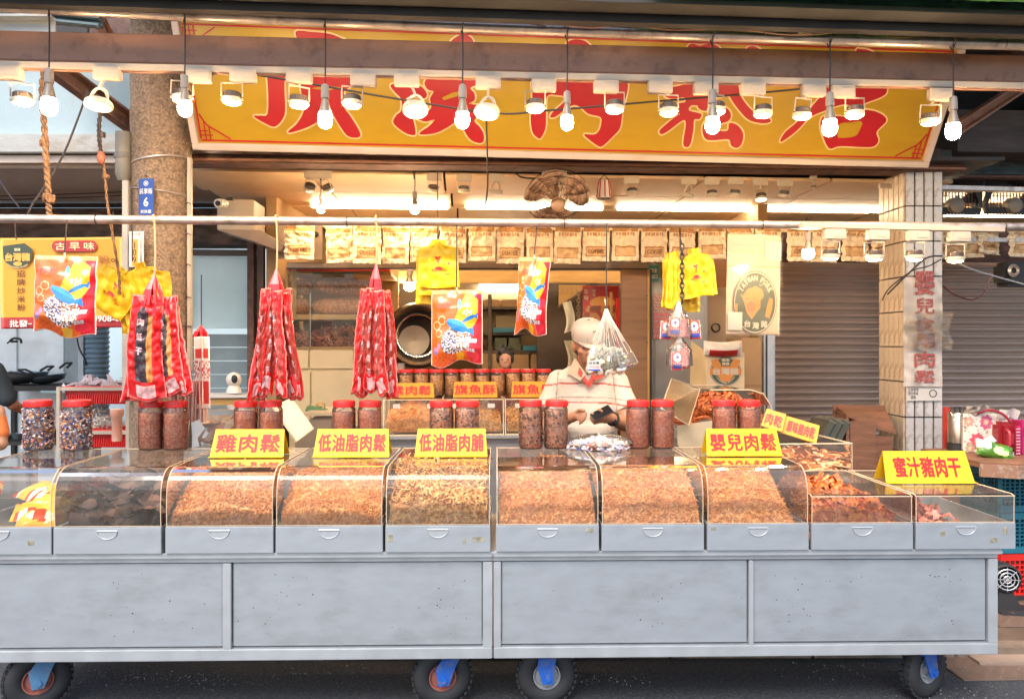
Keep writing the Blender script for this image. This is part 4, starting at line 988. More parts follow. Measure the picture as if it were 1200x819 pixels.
# ---------------------------------------------------------------- jars
m_candy = grains('wrapped_sweets', [(.03, .05, .22), (.85, .8, .75), (.75, .22, .06), (.05, .07, .3), (.9, .84, .78), (.12, .05, .05), (.8, .35, .12)], 85, .3)
m_rousong = grains('jar_floss', [(.66, .16, .08), (.85, .27, .13), (.95, .45, .25), (.75, .2, .1)], 120, .5)
m_rousong2 = grains('jar_floss_with_seaweed', [(.10, .05, .035), (.85, .30, .14), (.95, .52, .3), (.68, .19, .08), (.95, .55, .33)], 105, .5)
def jar_proto(contents, r, h, sz, n, seed, th=.16):
    """meshes of body, lid and filling"""
    body = [(.001, .002), (r * .9, .002), (r, .012), (r, h * .80), (r * .96, h * .84), (r * .86, h * .875), (r * .86, h * .9)]
    bm_ = MB().lathe(body, n=28).mesh('jar_body', m_jar, True)
    l = MB(); l.lathe([(r * .9, h * .875), (r * .93, h * .88), (r * .93, h * .985), (r * .90, h), (r * .75, h * .992), (.001, h * .992)], n=28)
    for i in range(36):
        a = 2 * PI * i / 36; l.box((r * .93 * math.cos(a), r * .93 * math.sin(a), h * .93), (.003, .003, h * .085), rot=Matrix.Rotation(a, 3, 'Z'))
    lm = l.mesh('lid', m_redpl, True)
    ri = r * .93; base = MB().lathe([(.001, .008), (ri * .97, .008), (ri * .985, h * .8), (.001, h * .81)], n=20); b = base.b
    V = [tuple(v.co) for v in b.verts]; b.verts.index_update(); Fc = [tuple(v.index for v in f.verts) for f in b.faces]; b.free()
    fm = crumbs(n, lambda g: (lambda a, z: (ri * math.cos(a) * .985, ri * math.sin(a) * .985, z))(g.uniform(0, 2 * PI), g.uniform(.012, h * .8)), sz, contents, 'filling', .25, seed, (V, Fc), th)
    return bm_, lm, fm
JP = {'candy': jar_proto(m_candy, .0665, .243, .016, 1500, 1, .34), 'floss': jar_proto(m_rousong, .058, .238, .009, 1300, 2), 'seaweed': jar_proto(m_rousong2, .060, .238, .010, 1200, 3), 'back': jar_proto(m_flosslight, .058, .2, .012, 300, 4)}
def jar(kind, loc, label, group, rz=0, cat='jar'):
    o = thing('snack_jar', label, cat, loc, rz, group)
    for nm, me in zip(('jar_body', 'lid', 'filling'), JP[kind]):
        q = link(nm, me, o)
        if nm == 'filling': q.scale = (1, 1, random.uniform(.93, 1.04))
        if nm == 'lid': q.rotation_euler = (R(random.uniform(-1.2, 1.2)), 0, random.uniform(0, 6))
    return o
JD = 3.71
for px, k, lb in ((45, 'candy', 'red lidded jar of blue and orange wrapped candy, nearest the left edge'), (90, 'candy', 'red lidded jar of wrapped candy, second from the left edge'),
                  (177, 'floss', 'jar of dark red floss left of its twin below the red jerky bags'), (206, 'floss', 'jar of dark red floss right of its twin below the red jerky bags'),
                  (288.5, 'floss', 'left jar of the pair behind the chicken floss card'), (317.5, 'floss', 'right jar of the pair behind the chicken floss card'),
                  (403, 'floss', 'left jar of the pair behind the first low fat card'), (433, 'floss', 'right jar of the pair behind the first low fat card'),
                  (517.5, 'seaweed', 'left jar of the pale pair behind the second low fat card'), (547, 'seaweed', 'right jar of the pale pair behind the second low fat card'),
                  (622, 'seaweed', 'jar of speckled floss left of its twin, just left of the man\'s hands'), (651.5, 'seaweed', 'jar of speckled floss touching the man\'s right hand in view'),
                  (747.5, 'floss', 'jar of floss right next to the man\'s wristwatch'), (776.5, 'floss', 'jar of floss second to the right of the man'),
                  (848.5, 'floss', 'left jar of the pair behind the infant floss card'), (877.5, 'floss', 'right jar of the pair behind the infant floss card')):
    jar(k, ZP(px, TOPZ + .001, JD, CS), lb, 'red lidded jars standing on the curved cases', random.uniform(0, 6))

# ---------------------------------------------------------------- yellow price cards
m_cardred = mat('card_red_ink', (.68, .012, .012), .5, var=.03)
def price_card(txt, px0, px1, py0, py1, D, label, lean=22, w2=0, s=CS, base_extra=.02, sag=.96, rz=None, zb=None, bold=.022, m=None, textw=.88):
    k = mpp((px0 + px1) / 2, D, s); W_ = (px1 - px0) * k; Hh = (py1 - py0) * k / math.cos(R(lean)) * 1.0
    loc = P((px0 + px1) / 2, py1, D, s) if zb is None else ZP((px0 + px1) / 2, zb, D, s)
    o = thing('price_card', label, 'price card', loc, math.atan(s) if rz is None else rz, 'yellow price cards with red lettering')
    a = R(lean); up = Vector((0, math.sin(a), math.cos(a))); mm = m or m_card_y
    tl = .94
    f = MB(); f.prism([(-W_ / 2, 0, 0), (W_ / 2, 0, 0), (W_ / 2 * tl, up.y * Hh, up.z * Hh), (-W_ / 2 * tl, up.y * Hh, up.z * Hh)], (0, .003, 0)); f.build('front_face', mm, o)
    f = MB(); f.prism([(-W_ / 2, 2 * up.y * Hh + .004, 0), (W_ / 2, 2 * up.y * Hh + .004, 0), (W_ / 2 * tl, up.y * Hh + .004, up.z * Hh - .001), (-W_ / 2 * tl, up.y * Hh + .004, up.z * Hh - .001)], (0, -.0015, 0)); f.build('rear_face', mm, o)
    f = MB(); f.box((0, -.012, .0015), (W_, .026, .002)); f.build('foot_strip', mm, o)
    letters(o, txt, W_ * textw, Hh * .66, up * Hh * .50 + Vector((0, -.003, 0)), m_cardred, bold, rot=(-a, 0, 0), gap=1.06)
    return o
zt = TOPZ + .003
price_card('雞肉鬆', 246, 332, 505, 536, 3.43, 'yellow card reading chicken floss, third case from the left', zb=zt)
price_card('低油脂肉鬆', 367, 456, 504, 535, 3.43, 'yellow card reading low fat floss, between two jar pairs', zb=zt, textw=.9)
price_card('低油脂肉脯', 486, 571, 502, 533, 3.43, 'yellow card on the last case of the left cart', zb=zt, textw=.9)
price_card('嬰兒肉鬆', 828, 917, 504, 534, 3.43, 'yellow card reading infant floss on the right cart', zb=zt)
price_card('蜜汁豬肉干', 1038, 1143, 543, 578, 3.38, 'large yellow card on the low flat case at the right end', zb=ZT + .012 + .115 + .118 + .003, textw=.76)

# candy bag lying flat between jars
def candy_bag():
    loc = ZP(702, TOPZ + .004, 3.66, CS)
    def pl(g):
        a = g.uniform(0, 2 * PI); q = g.random() ** .5; return (.145 * q * math.cos(a), .06 * q * math.sin(a), .008 + .05 * (1 - q * q) * g.random())
    me = crumbs(520, pl, .03, grains('white_sweets', [(.85, .83, .8), (.8, .78, .8), (.1, .15, .5), (.9, .86, .8), (.7, .3, .2)], 45, .2), 'sweets_bag', .5, 21, thick=.4)
    o = tag(link('sweets_bag', me, None, loc), 'flat clear bag of white and blue wrapped sweets in front of the man', 'bag of sweets')
    mb = MB(); mb.ball((0, 0, .03), (.165, .075, .045), 16); mb.build('film', m_bag, o, smooth=True)
candy_bag()
# ---------------------------------------------------------------- lamps
def bulb_meshes():
    cord = None
    s_ = MB().lathe([(.001, 0), (.008, 0), (.016, -.006), (.018, -.03), (.0185, -.062), (.0165, -.064), (.001, -.064)], n=16).mesh('socket', mat('grey_white_socket', (.24, .2, .17), .4), True)
    n_ = MB().lathe([(.0135, -.064), (.016, -.08), (.022, -.105), (.027, -.126)], n=16).mesh('bulb_neck', mat('bulb_neck_plastic', (.2, .16, .12), .3), True)
    g = MB().lathe([(.027, -.126), (.031, -.15), (.031, -.168), (.025, -.185), (.012, -.194), (.0005, -.196)], n=14).mesh('glowing_globe', m_bulb, True)
    return s_, n_, g
BM = bulb_meshes()
def bulb(px, pyt, pyb, D, ytop, label, group='bulbs hanging from the top pipe', sc=1.0):
    """pyt = top of socket, ytop = where its wire starts"""
    t = P(px, pyt, D); o = thing('hanging_bulb', label, 'light bulb', t, 0, group)
    h = (pyb - pyt) * mpp(px, D) / .196
    for nm, me in zip(('socket', 'bulb_neck', 'glowing_globe'), BM): q = link(nm, me, o); q.scale = (h * sc, h * sc, h)
    top = P(px, ytop, D) - t
    MB().tube([(0, 0, -.002), (.002, 0, top.z * .5), (0, 0, top.z)], .0035, 6).build('cord', m_wire, o, smooth=True)
    MB().tube(curve_pts([(0, 0, top.z - .03), (.004, -.02, top.z + .01), (0, .0, top.z + .03), (-.01, .02, top.z + .01), (-.004, .0, top.z - .04)], 4), .003, 5).build('hook', m_wire, o, smooth=True)
    return o
for px, a, b, yt, lb in ((57.5, 80, 136, 8, 'first lit bulb from the left, in front of the pale blue wall'), (216.5, 88, 137, 16, 'lit bulb in front of the upper left corner of the sign by the column'),
                         (381, 99, 151, 22, 'lit bulb over the right leg of the first red character'), (542, 99, 151, 30, 'lit bulb over the second red character'),
                         (664.5, 107, 153, 36, 'lit bulb over the third red character'), (835, 105, 157, 42, 'lit bulb over the fourth red character'),
                         (972.5, 108, 160, 46, 'lit bulb over the fifth red character'), (1117, 113, 164, 50, 'rightmost lit bulb, just beyond the right end of the sign')):
    bulb(px, a, b, 3.36, yt, lb)
def spot_meshes():
    k = 1.0; M_ = {}
    M_['adapter'] = MB().box((0, 0, -.03), (.118, .04, .058), bev=.004).box((.018, -.021, -.03), (.062, .003, .026), bev=.001).cone((-.045, -.0215, -.018), .003, (-.045, -.019, -.018), .003, 6).cone((-.045, -.0215, -.042), .003, (-.045, -.019, -.042), .003, 6).mesh('adapter', m_cream)
    M_['yoke'] = MB().tube([(-.047, 0, -.062), (-.047, 0, 0), (.047, 0, 0), (.047, 0, -.062)], .0045, 6).mesh('yoke', m_cream, True)
    M_['yoke_round'] = MB().tube([(.036 * math.cos(a), 0, -.055 + .055 * math.sin(a)) for a in [PI * i / 12 for i in range(13)]], .008, 6).mesh('yoke', m_cream, True)
    h = MB().lathe([(.001, -.04), (.034, -.04), (.037, -.045), (.039, -.068), (.001, -.069)], n=20)
    for i in range(20):
        a = 2 * PI * i / 20; h.box((.038 * math.cos(a), .038 * math.sin(a), -.056), (.004, .003, .022), rot=Matrix.Rotation(a, 3, 'Z'))
    M_['housing'] = h.mesh('housing', mat('dark_lamp_housing', (.09, .065, .05), .4, metal=.3)); 
    h2 = MB().lathe([(.001, -.06), (.05, -.062), (.058, -.07), (.06, -.088), (.052, -.093), (.048, -.086)], n=24); M_['housing_round'] = h2.mesh('housing', m_cream, True)
    M_['ring'] = MB().lathe([(.039, -.066), (.044, -.068), (.045, -.085), (.041, -.09), (.038, -.088)], n=20).cone((-.05, 0, -.075), .006, (-.04, 0, -.075), .006, 6).cone((.04, 0, -.075), .006, (.05, 0, -.075), .006, 6).mesh('ring', m_cream, True)
    M_['lens'] = MB().lathe([(.04, -.086), (.03, -.096), (.0005, -.100)], n=16).mesh('lens', m_lens, True)
    M_['lens_off'] = MB().lathe([(.04, -.086), (.03, -.094), (.0005, -.096)], n=16).mesh('lens', m_off, True)
    return M_
SM = spot_meshes()
def spot(px, pybox, D, label, pylamp, kind='std', tilt=0., turn=0., lit=True, boxside=0., group='spotlights on the track under the brown beam', k=1., boxm=None, pan=None, hcol=None):
    """pybox: top of the adapter box; pylamp: bottom of the lens"""
    t = P(px, pybox, D); o = thing('track_spotlight', label, 'spotlight', t, YAW, group)
    link('adapter', SM['adapter'], o, (boxside, 0, 0)).scale = (k, k, k)
    z = P(px, pylamp, D).z - t.z + .098 * k
    rot = (tilt, 0, turn); eu = Matrix.Rotation(turn, 3, 'Z') @ Matrix.Rotation(tilt, 3, 'X')
    if abs(tilt) > 0: rot = eu.to_euler()
    if pan is not None: rot = (Matrix.Rotation(pan, 3, 'Y') @ eu).to_euler()
    loc = (0, -.005, z)
    if kind == 'round':
        link('yoke', SM['yoke_round'], o, loc, rot).scale = (k, k, k); link('housing', SM['housing_round'], o, loc, rot).scale = (k, k, k)
        l = link('lens', SM['lens' if lit else 'lens_off'], o, loc, rot); l.scale = (k, k, k * .97)
    else:
        for nm in ('yoke', 'housing', 'ring'): link(nm, SM[nm], o, loc, rot).scale = (k, k, k)
        l = link('lens', SM['lens' if lit else 'lens_off'], o, loc, rot); l.scale = (k, k, k)
    if z < -.012: MB().tube([(boxside * .5, 0, -.05 * k), (0, -.005, z)], .006, 6).build('stem', m_cream, o)
    return o
for i, a in enumerate([
    (27, 79, 3.46, 'spotlight left of the first bulb, against the pale blue wall', 124, 'std', .05, .3, True, -.06),
    (118, 79, 3.46, 'round cream spotlight in front of the dark brace left of the column', 129, 'round', -.15, 0, True, .03),
    (214, 82, 3.46, 'spotlight half hidden behind the second bulb', 121, 'std', 0, .2, True, .07),
    (272, 82, 3.46, 'spotlight in front of the plain yellow corner left of the first red character', 123, 'std', .05, 0, True, .05),
    (351, 83, 3.46, 'white spotlight turned sideways in the middle of the first red character', 127, 'std', .1, .5, True, .0),
    (413, 87, 3.46, 'spotlight right of the first red character', 127, 'std', 0, .2, True, .05),
    (487, 87, 3.46, 'round white spotlight left of the second red character', 137, 'round', -.35, 0, True, -.04),
    (572, 90, 3.46, 'round white spotlight right of the bulb on the second red character', 139, 'round', -.3, -.3, True, .0),
    (627, 93, 3.46, 'spotlight in front of the left leg of the third red character', 132, 'std', 0, 0, True, .04),
    (720, 95, 3.46, 'spotlight in front of the right leg of the third red character', 133, 'std', 0, 0, True, -.04),
    (783, 96, 3.46, 'spotlight at the left edge of the fourth red character', 136, 'std', 0, 0, True, -.04),
    (839, 97, 3.46, 'spotlight hidden behind the bulb on the fourth red character', 135, 'std', 0, .4, True, -.05),
    (894, 98, 3.46, 'spotlight between the fourth and fifth red characters, the left one', 138, 'std', .05, .2, True, -.05),
    (941, 99, 3.46, 'bright spotlight between the fourth and fifth red characters, the right one', 140, 'std', .15, .3, True, .05),
    (1001, 101, 3.46, 'spotlight right beside the bulb on the fifth red character', 139, 'std', 0, 0, True, -.06),
    (1090, 104, 3.46, 'spotlight just left of the rightmost bulb', 147, 'std', .1, -.2, True, .05)]):
    px, pb, D, lb, pl, kd, ti, tu, li, bs = a
    spot(px, pb, D, lb, pl, kd, ti, tu, li, bs, k=.98)
# second track on the long pipe, right
member('track_rail', 938, 264.5, 1175, 269.5, 3.7, [(0, 0, .04, .026, 'rail', m_cream)], None, 'cream lighting track on the long pipe at the right', 'lighting track')
for px, pb, pl, lb in ((973, 268, 305, 'first lit spotlight from the left on the right hand track'), (1024, 269, 306, 'second lit spotlight on the right hand track, beside the pillar\'s cream tiles'),
                       (1071, 270, 306, 'pale lit spotlight in front of the white pillar tiles'), (1119, 271, 308, 'last lit spotlight of the right hand track, right of the pillar')):
    spot(px, pb, 3.7, lb, pl, 'std', .05, random.uniform(-.4, .4), True, .02, 'spotlights on the track on the long pipe', k=.96)
bulb(947, 272, 304, 3.95, 262, 'small lit bulb at the left end of the right hand track', 'bulbs inside the shop', 1.35)
# inside, under the ceiling
for px, pb, pl, lb, ti, tu, lit, kd in ((366, 200, 226, 'left lamp of the inner ceiling pair turned towards each other', .7, .6, True, 'std'), (379, 200, 227, 'right lamp of the inner ceiling pair turned towards each other', .7, -.7, True, 'std'),
        (509, 203, 226, 'unlit inner ceiling spotlight right of the hanging inner bulb', .4, .3, False, 'std'), (544, 204, 227, 'unlit inner ceiling spotlight above the left fluorescent tubes, second', .1, .2, False, 'std'),
        (582, 204, 228, 'unlit round inner spotlight left of the fan', .2, .5, False, 'round'), (740, 207, 230, 'unlit inner spotlight right of the striped basket lamp', -.1, .1, False, 'std'),
        (807, 208, 232, 'unlit tilted inner spotlight, first of the four on the right', .3, .5, False, 'round'), (834, 208, 232, 'unlit dark inner spotlight, second of the four on the right', 0, .1, False, 'std'),
        (862, 208, 231, 'unlit inner spotlight, third of the four on the right', .2, .3, False, 'std'), (891, 209, 236, 'lit white inner spotlight, last of the four on the right', -.1, 0, True, 'std'),
        (920, 210, 232, 'unlit inner spotlight left of the thin cord at the far right', .3, .2, False, 'std')):
    spot(px, pb, 4.95, lb, pl, kd, ti, tu, lit, .0, 'spotlights under the inner ceiling', k=.86)
a = spot(953, 206, 4.95, 'lone lamp adapter box without lamp at the right of the inner ceiling', 222, 'std', 0, 0, False, 0, 'spotlights under the inner ceiling', k=.4)
bulb(376, 228, 250, 5.0, 206, 'lit bulb under the inner ceiling pair of lamps', 'bulbs inside the shop', 1.2)
bulb(486, 224, 251, 5.0, 203, 'lit bulb hanging under the inner ceiling left of the fan', 'bulbs inside the shop', 1.2)
bulb(480, 315, 341, 6.6, 302, 'lit globe bulb above the big round drum', 'bulbs inside the shop', 1.6)
# striped basket lamp
o = thing('basket_lamp', 'small red and white striped lamp hanging right of the ceiling fan', 'lamp', P(708, 212, 4.95)); k = mpp(708, 4.95)
MB().lathe([(6 * k, 0), (8 * k, -14 * k), (8.5 * k, -21 * k), (7.6 * k, -21 * k)], n=16).build('shade', m_white, o, smooth=True)
mb = MB()
for i in range(0, 16, 2):
    a_ = 2 * PI * i / 16; mb.tube([(6.2 * k * math.cos(a_), 6.2 * k * math.sin(a_), -.5 * k), (8.7 * k * math.cos(a_), 8.7 * k * math.sin(a_), -20 * k)], .005, 5)
mb.build('stripe', mat('stripe_red', (.4, .03, .02), .5), o); MB().tube([(-6 * k, 0, 0), (0, 0, 7 * k), (6 * k, 0, 0)], .004, 5).build('bail', m_dark, o)

# fluorescent tubes
tm = MB().cone((-.6, 0, 0), .0155, (.6, 0, 0), .0155, 10).mesh('glowing_tube', m_tube, True)
fm_ = MB().box((0, .02, .045), (1.24, .07, .035), bev=.004).box((-.61, 0, .01), (.02, .04, .05)).box((.61, 0, .01), (.02, .04, .05)).mesh('housing', m_cream)
for px0, px1, D, lb in ((365, 526, 6.1, 'lit ceiling tube at the left end, behind the inner bulb'), (545, 706, 6.1, 'lit ceiling tube behind the fan'), (722, 884, 6.1, 'lit ceiling tube right of the fan'), (893, 1050, 6.1, 'lit ceiling tube running up to the tiled pillar'), (1105, 1200, 6.0, 'lit tube glowing behind the exhaust fans')):
    py = 241 + (px0 - 365) * .008 + (4 if px0 > 1100 else 0); a_, b_ = P(px0, py, D), P(px1, py + 2, D); o = thing('ceiling_tube', lb, 'fluorescent lamp', (a_ + b_) / 2, YAW, 'lit fluorescent tubes under the inner ceiling'); sc_ = (b_ - a_).length / 1.22
    for z in (0, ): link('glowing_tube', tm, o, (0, -.01, 0)).scale = (sc_, 1.3, 1.3)
    link('housing', fm_, o).scale = (sc_, 1, 1)
for px0, px1, py, D, lb in ((560, 660, 338, 8.2, 'dimmer tube in the back room behind the orange fish snack bags'), (640, 655, 347, 8.0, 'short dim tube end seen right of the narrow snack bag')):
    a_, b_ = P(px0, py, D), P(px1, py, D); o = thing('back_room_tube', lb, 'fluorescent lamp', (a_ + b_) / 2, YAW); sc_ = (b_ - a_).length / 1.22
    link('glowing_tube', MB().cone((-.6, 0, 0), .02, (.6, 0, 0), .02, 10).mesh('glowing_tube', m_tube2), o).scale = (sc_, 1.5, 1.5); link('housing', fm_, o, (0, 0, .02)).scale = (sc_, 1, 1)

# ceiling fan in its cage
def fan():
    o = thing('cage_fan', 'orbiting fan with brown blades in a wire cage under the ceiling', 'fan', P(652, 230, 4.85), YAW + .1); k = mpp(652, 4.85)
    brn = mat('fan_brown_plastic', (.42, .26, .17), .4, var=.15)
    MB().lathe([(.001, 31 * k), (15 * k, 30 * k), (14 * k, 24 * k), (6 * k, 22 * k), (5 * k, 16 * k)], (0, .06, 0), 20).build('ceiling_mount', brn, o, smooth=True)
    MB().ball((0, .09, 8 * k), (8 * k, 13 * k, 9 * k), 16).build('motor', brn, o, smooth=True)
    cg = MB(); Rr = 38 * k; Rz = 22 * k; tl = R(52)
    rt = Matrix.Rotation(tl, 3, 'X')
    def pt(a, q, s_): 
        r = Rr * math.sin(q); h = Rr * .42 * math.cos(q) * s_; return rt @ Vector((r * math.cos(a), -h, r * math.sin(a)))
    for s_ in (1, -1):
        for i in range(22 if s_ > 0 else 8):
            a = 2 * PI * i / (22 if s_ > 0 else 8); cg.tube([pt(a + .25 * q * s_, q, s_) for q in [.25 + (PI / 2 - .25) * j / 6 for j in range(7)]], .0014, 4)
        for q in (.25, .8, 1.15, PI / 2): cg.tube([pt(2 * PI * i / 30, q, s_) for i in range(30)], .002, 4, close=True)
    cg.build('cage', m_wire, o, smooth=True)
    for i in range(3):
        a0 = 2 * PI * i / 3 + .5; mb = MB(); pr = []
        for j in range(8):
            f = j / 7; pr.append([rt @ Vector((math.cos(a0 + da * (0.35 + .75 * math.sin(PI * f * .8))) * (.05 + .17 * f), -.02 * (da > 0) - .01 + .025 * da, math.sin(a0 + da * (.35 + .75 * math.sin(PI * f * .8))) * (.05 + .17 * f))) for da in (-.75, -.25, .25, .75)])
        for A, B in zip(pr, pr[1:]):
            for q in range(3): mb.quad(A[q], A[q + 1], B[q + 1], B[q])
        bl = mb.build('blade', brn, o, smooth=True); md = bl.modifiers.new('t', 'SOLIDIFY'); md.thickness = .006
    q = MB(); q.ball(rt @ Vector((0, -Rr * .38, 0)), (.05, .03, .05), 14); q.build('hub', mat('fan_hub', (.42, .25, .15), .4), o, smooth=True)
fan()

# ---------------------------------------------------------------- cables and ropes
cable('black_cable', [P(300, 88, 3.75), P(360, 98, 3.78), P(470, 117, 3.8), P(580, 133, 3.8), P(640, 130, 3.8), P(760, 120, 3.8), P(870, 111, 3.8), P(945, 104, 3.75)], .0055, m_wire, 'black cable sagging across the face of the big sign')
cable('black_cable', [P(103, 106, 4.0), P(93, 135, 4.0), P(75, 180, 3.95), P(55, 215, 3.9), P(38, 240, 3.85), P(31, 256, 3.8)], .0055, m_wire, 'black cable slanting down to the long pipe at the far left')
def rope(px_pts, D, r, label, knots=(), m=None):
    pts = curve_pts([P(x, y, D) for x, y in px_pts], 10); o = thing('rope', label, 'rope', pts[0]); q0 = pts[0]; m = m or m_brownwire
    for ph in (0, PI):
        MB().tube([p - q0 + Vector((r * .6 * math.cos(i * 1.1 + ph), r * .6 * math.sin(i * 1.1 + ph), 0)) for i, p in enumerate(pts)], r * .75, 6).build('strand', m, o, smooth=True)
    for x, y, rr in knots:
        g = random.Random(int(y)); mb = MB(); c = P(x, y, D) - q0
        for i in range(4): mb.tube([c + Vector((rr * math.cos(a + i), rr * .8 * math.sin(a + i), rr * .8 * math.sin(a * 2 + i * 1.3))) for a in [2 * PI * j / 14 for j in range(14)]], r * .7, 5, close=True)
        mb.build('knot', m, o, smooth=True)
rope([(52, 78), (49, 110), (52, 150), (54, 185), (56, 215), (57, 240), (58, 257)], 3.78, .012, 'thick brown rope knotted round the long pipe below the first bulb', [(57, 233, .022), (52, 168, .014)])
rope([(118, 128), (116, 150), (117, 170), (120, 190)], 3.9, .009, 'dark twisted wire rope below the round cream spotlight', [(119, 158, .014)], m_wire)
rope([(120, 190), (123, 205), (126, 240), (131, 270), (139, 320), (140, 345)], 3.9, .006, 'thin rope running from the brown wooden float down to the yellow bags', [(124, 207, .012)])
o = thing('rope_float', 'reddish brown wooden float on the wire rope left of the column', 'float', P(118.5, 185, 3.88))
MB().lathe([(.001, .034), (.012, .028), (.021, .005), (.016, -.02), (.006, -.034), (.001, -.036)], n=14).build('float', mat('red_brown_float', (.22, .07, .04), .5), o, smooth=True)
cable('thin_wire', [P(1040, 345, 4.6), P(1060, 325, 4.6), P(1085, 303, 4.5), P(1104, 300, 4.5)], .006, m_wire, 'thick black wires fanning from the pillar towards the right lamp')
cable('thin_wire', [P(1034, 352, 4.6), P(1042, 338, 4.6), P(1068, 318, 4.5), P(1088, 312, 4.5), P(1103, 304, 4.5)], .004, m_wire, 'thinner wire looping beside the black wires on the pillar')
cable('thin_wire', [P(1105, 335, 4.8), P(1118, 345, 4.8), P(1140, 351, 4.8), P(1155, 340, 4.8), P(1162, 322, 4.8)], .005, mat('red_black_wire', (.1, .02, .015), .5), 'red and black wire sagging in front of the right shutter')
cable('thin_wire', [P(1118, 306, 3.8), P(1140, 316, 3.9), P(1170, 325, 4.2), P(1210, 336, 4.4)], .0045, m_white, 'pale cord running from the last right lamp to the edge')
cable('thin_wire', [P(570, 140, 3.8), P(571.5, 200, 4.2), P(571, 225, 4.4), P(568, 245, 4.4)], .005, m_wire, 'thin dark cord hanging from the round lamp right of the second character')
cable('thin_wire', [P(605, 203, 4.9), P(612, 208, 4.9), P(632, 209, 4.9), P(640, 204, 4.9)], .006, m_wire, 'black wire drooping at the ceiling just left of the fan')
cable('thin_wire', [P(-10, 192, 4.6), P(5, 220, 4.5), P(24, 245, 4.4)], .004, m_wire, 'thin black wire slanting at the far left edge')
# ---------------------------------------------------------------- row of kraft bags on a wire
def kraft_bags():
    D = 5.2; k = mpp(700, D)
    protos = []
    for s_ in range(5):
        def dfm(u, v, s_=s_):
            e = (1 - (2 * u - 1) ** 4)
            return (.003 * wobble(u * 2, v * 2, s_, 2), -.016 * e - .026 * wobble(u * 2.3, v * 4.5, s_ * 3, 1.6) - .010 * wobble(u * 6, v * 9, s_, 1.5), .003 * wobble(u * 3, 0, s_, 3))
        def colr(u, v, s_=s_):
            c = (.84, .65, .42)
            if .80 < v < .93 and .03 < u < .97: c = (.50, .25, .09)
            elif .70 < v < .79 and abs(math.sin(u * 31 + 2)) > .35 and .15 < u < .85: c = (.52, .28, .12)
            elif .12 < v < .42 and .1 < u < .9:
                c = (.68, .42, .2)
                if not (.16 < v < .38 and .14 < u < .86): c = (.46, .22, .08)
            f = 1 + .14 * wobble(u * 3, v * 5, s_, 2.4); return tuple(q * f for q in c)
        me = sheet(31.5 * k, 44 * k, 36, 46, dfm, colr, printed('kraft_print', .6, .25, 20, .3), 'paper', .02)
        protos.append((me, dfm))
    mprint = mat('kraft_lettering', (.34, .15, .05), .6)
    xs = [(351, -3, 35, 38)] + [(397 + 33.6 * i, 0, 33, 44) for i in range(23)]
    names = 'far left end, beside the padlock|left of the first red jerky bundle\'s cord|right of the first jerky cord|over the dried goods shelf|left of the yellow carrier bags|behind the yellow carrier bags|above the big round drum\'s right side|above the orange fish snack bag|just right of the orange fish snack bag|left of the narrow snack bag\'s hook|above the narrow snack bag|right of the fan\'s cage|over the narrow poster|straight above the man\'s cap|above the clear sweets bag|above the brown wooden door, left|above the brown wooden door, right|behind the hook chain|behind the right yellow bags|above the pork poster\'s left side|above the pork poster\'s right side|behind the small bulb at the right track|under the first right hand spotlight|touching the cream side of the pillar'.split('|')
    xs = xs[:24]
    extra = [(1118, 0, 33, 40, 'right of the pillar behind the last spotlight'), (1158, 2, 36, 38, 'second right of the pillar'), (1193, -1, 36, 38, 'at the right edge of the photo')]
    allb = [(a, b, c, d, n) for (a, b, c, d), n in zip(xs, names)] + extra
    for i, (px, t_, w_, h_, nm) in enumerate(allb):
        if px > 1040 and px < 1100: continue
        DD = D if px < 1100 else 5.3
        top = P(px, 264 + random.uniform(-1, 1), DD); me, dfm = protos[i % 5]
        o = thing('kraft_bag', 'crumpled kraft paper bag with brown print, ' + nm, 'paper bag', top, YAW, 'kraft paper bags pegged along the wire')
        o.scale = (w_ / 33, 1, h_ / 44); o.rotation_euler = (R(random.uniform(-6, 4)), R(random.uniform(-3, 3) + t_ * .6), YAW + R(random.uniform(-16, 16))); o.scale.z *= random.uniform(.93, 1.05)
        link('paper', me, o)
        k2 = 31.5 * k
        def wp(x, y, z, cx=0, cz=0):
            u = (x + cx) / k2 + .5; v = 1 + (z + cz) / (44 * k); d = dfm(u, v); return (x + cx + d[0], d[1] - .003, z + cz + d[2])
        if i % 5 not in (1, 3, 4): letters(o, 'COFFEE', k2 * .6, 5.5 * k, (0, 0, 0), mprint, .03, warp=lambda x, y, z: wp(x, y, z, 0, -32 * k))
        for x in (-.3, .3): MB().tube([(x * k2, 0, .006), (x * k2, -.012, -.002), (x * k2 + .004, -.018, -.016)], .003, 4).build('clip', m_dark, o)
    a, b = P(325, 262, D), P(1035, 262, D); cable('bag_wire', [a, a.lerp(b, .5), b], .004, m_wire, 'long thin wire carrying the kraft paper bags', 'wire')
    a, b = P(1102, 262, 5.3), P(1260, 262, 5.3); cable('bag_wire', [a, a.lerp(b, .5), b], .004, m_wire, 'short wire carrying the kraft bags right of the pillar', 'wire')
    o = thing('padlock_plate', 'grey metal door leaf with a padlock behind the leftmost kraft bag', 'panel', P(352, 280, 5.6), YAW)
    MB().box((0, 0, -.0), (.32, .02, .3)).build('leaf', mat('grey_brown_panel', (.3, .22, .15), .5), o); MB().ball((.12, -.03, .03), (.02, .012, .02), 10).tube([(.11, -.03, .04), (.10, -.03, .07), (.09, -.03, .04)], .005, 5).build('padlock', m_black, o)
kraft_bags()

